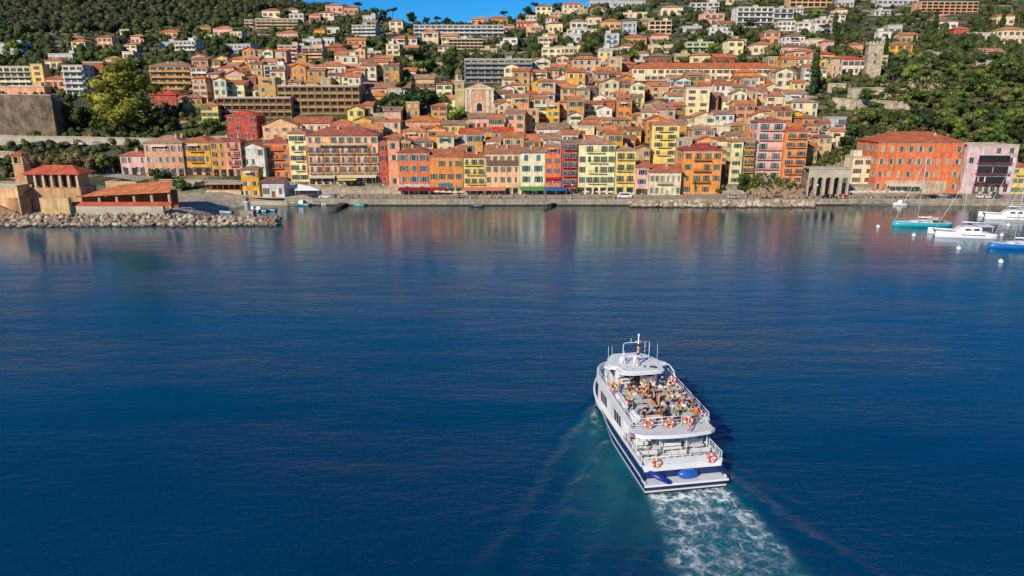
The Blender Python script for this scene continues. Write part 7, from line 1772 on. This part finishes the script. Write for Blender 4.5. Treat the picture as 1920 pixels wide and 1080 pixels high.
    for side, s0, off, sl in ((-1, 20, 1.5, .6), (-1, 10.3, 4.0, .6), (1, 3.5, 4.2, .3), (1, -1.5, 5.2, .3)):
        base = len(vs); n_ = 60; key = {20:21, 10.3:11, 19.5:20, 9.6:10, 3.5:4, -1.5:-1}.get(s0, s0)
        for j in range(n_+1):
            s = s0-15*j/n_; c = off+(key-s)*sl+.8*noise.noise(Vector((s*.22, key, 3)))
            for i in range(5):
                k = i/4-.5; u = side*(c+k*1.5); p = fw(u, s); vs.append((p.x, p.y, wake_h(p.x, p.y)+.03))
                dn.append(smooth(.5, .05, abs(k))*.24*(1-j/n_)*max(0, .2+1.9*noise.noise(Vector((s*.45, side*3, key)))))
        for j in range(n_):
            for i in range(4):
                f = (base+j*5+i, base+j*5+i+1, base+j*5+i+6, base+j*5+i+5); fs.append(f if side < 0 else f[::-1])
    mb.add(vs, fs, 0, True); me = mb.mesh('bow_wave_foam', m); a = me.attributes.new('dens', 'FLOAT', 'POINT'); a.data.foreach_set('value', [max(0, d) for d in dn])
    tag(put('bow_wave_foam', me), 'thin streaks of white foam on the waves beside the ferry hull', 'foam', kind='stuff')
water()
def lighting():
    sc = bpy.context.scene; w = bpy.data.worlds.new('World'); sc.world = w; w.use_nodes = True; nt = w.node_tree
    bg = nt.nodes['Background']; sk = N(nt, 'ShaderNodeTexSky'); sk.sky_type = 'NISHITA'; sk.sun_disc = False
    d = Vector((-.52, -.76, .54)).normalized()          # towards the sun
    el = math.asin(d.z); rot = math.atan2(d.x, d.y)
    sk.sun_elevation = el; sk.sun_rotation = rot; sk.air_density = 1.0; sk.dust_density = .0; sk.ozone_density = 4.0; sk.altitude = 1500
    hs = N(nt, 'ShaderNodeHueSaturation', _Saturation=1.35, _Value=1.0); nt.links.new(sk.outputs[0], hs.inputs['Color'])
    gm = mixc(nt, hs.outputs[0], (.2,.76,1.0,1), .9, 'MULTIPLY')
    nt.links.new(gm, bg.inputs[0]); bg.inputs[1].default_value = .115
    l = bpy.data.lights.new('sun', 'SUN'); l.energy = 5.3; l.angle = R(.53); l.color = (1, .89, .71)
    o = bpy.data.objects.new('sun', l); C.objects.link(o); o.rotation_euler = (-d).to_track_quat('-Z', 'Y').to_euler(); o.location = d*300
    cd = bpy.data.cameras.new('camera'); cam = bpy.data.objects.new('camera', cd); C.objects.link(cam)
    cd.sensor_width = 36; cd.lens = F/1920*36; cam.location = (0, 0, CH); cam.rotation_euler = (math.pi/2-PITCH, 0, 0); cd.clip_end = 6000; cd.clip_start = .5
    sc.camera = cam
    sc.view_settings.view_transform = 'Standard'; sc.view_settings.look = 'None'; sc.view_settings.exposure = 0
    sc.cycles.use_denoising = True; sc.cycles.max_bounces = 6; sc.cycles.sample_clamp_indirect = 6
lighting()
# ---------------------------------------------------------------- one label per thing
def relation(px, row, k=0):
    c = sorted((math.hypot((px-a)*.8, (row-b_)*1.4), n, a, b_) for n, a, b_ in LAND)[k]
    d, n, a, b_ = c; dx, dy = px-a, row-b_
    if abs(dx)*.8 > abs(dy)*1.4: w = 'right of' if dx > 0 else 'left of'
    else: w = 'below' if dy > 0 else 'above'
    if d < 45: w = 'just '+w
    return f"{w} {n}"
def fits(s): return len(s.split()) <= 16
def resolve():
    taken = {o['label'] for o in bpy.data.objects if 'label' in o and o.parent is None}
    groups = {}
    for o, px, row, d in AUTO: groups.setdefault(f"{d} {relation(px, row)}", []).append((px, row, d, o))
    ORD = ['', 'second', 'third', 'fourth', 'fifth', 'sixth', 'seventh', 'eighth', 'ninth', 'tenth', 'eleventh', 'twelfth']
    nsh = 0
    for lab, it in groups.items():
        if len(it) == 1: it[0][3]['label'] = lab; taken.add(lab); continue
        if len(it) == 2:
            (p1, r1, _, a), (p2, r2, _, b_) = it
            if abs(p1-p2) > abs(r1-r2)*1.5: x, y = ('the left one', 'the right one') if p1 < p2 else ('the right one', 'the left one')
            else: x, y = ('the upper one', 'the lower one') if r1 < r2 else ('the lower one', 'the upper one')
            a['label'] = f"{lab}, {x}"; b_['label'] = f"{lab}, {y}"; continue
        it.sort(key=lambda q: q[0])
        if len(it) <= 10:
            for i, q in enumerate(it):
                n = len(it); q[3]['label'] = f"{lab}, " + ('leftmost' if i == 0 else ('rightmost' if i == n-1 else f"{ORD[i]} from left"))
        else:
            for q in it: q[3]['label'] = lab+' in the thicket'; q[3]['group'] = lab+'s'; nsh += 1
    for o, px, row, d in AUTO:
        l = o['label']
        if not fits(l):
            for a, b_ in ((' with tiled', ', tiled'), (' with sloping tiled roof', ', sloping roof'), (' with flat roof', ', flat roof'), (' with front-facing gable', ', front gable'), ('the peach pediment villa', 'the pediment villa'), ('the big pale yellow waterfront house', 'the big pale yellow house'), ('the bright orange four-storey house', 'the four-storey orange house'), ('the big brown apartment complex', 'the brown complex'), (' the left one', ' left one'), (' the right one', ' right one'), (' the upper one', ' upper one'), (' the lower one', ' lower one'), ('the cream nine-window block', 'the nine-window block'), ('large ', '')):
                if fits(l): break
                l = l.replace(a, b_)
            o['label'] = l
    print('SHARED', nsh, 'LONG', [o[0]['label'] for o in AUTO if not fits(o[0]['label'])][:5])
    for o, px, row, d in AUTO:
        if 'group' not in o:
            c = o.get('category')
            if c in ('tree', 'bush'): o['group'] = 'trees and bushes on the slopes'
            elif row < 130: o['group'] = 'houses on the upper hillside'
            else: o['group'] = 'houses of the old town'
resolve()
for o in bpy.data.objects:
    if o.parent is None and o.name.startswith('person') and 'group' not in o: o['group'] = 'passengers on the ferry' if o.location.y < 100 else 'people on the quay'
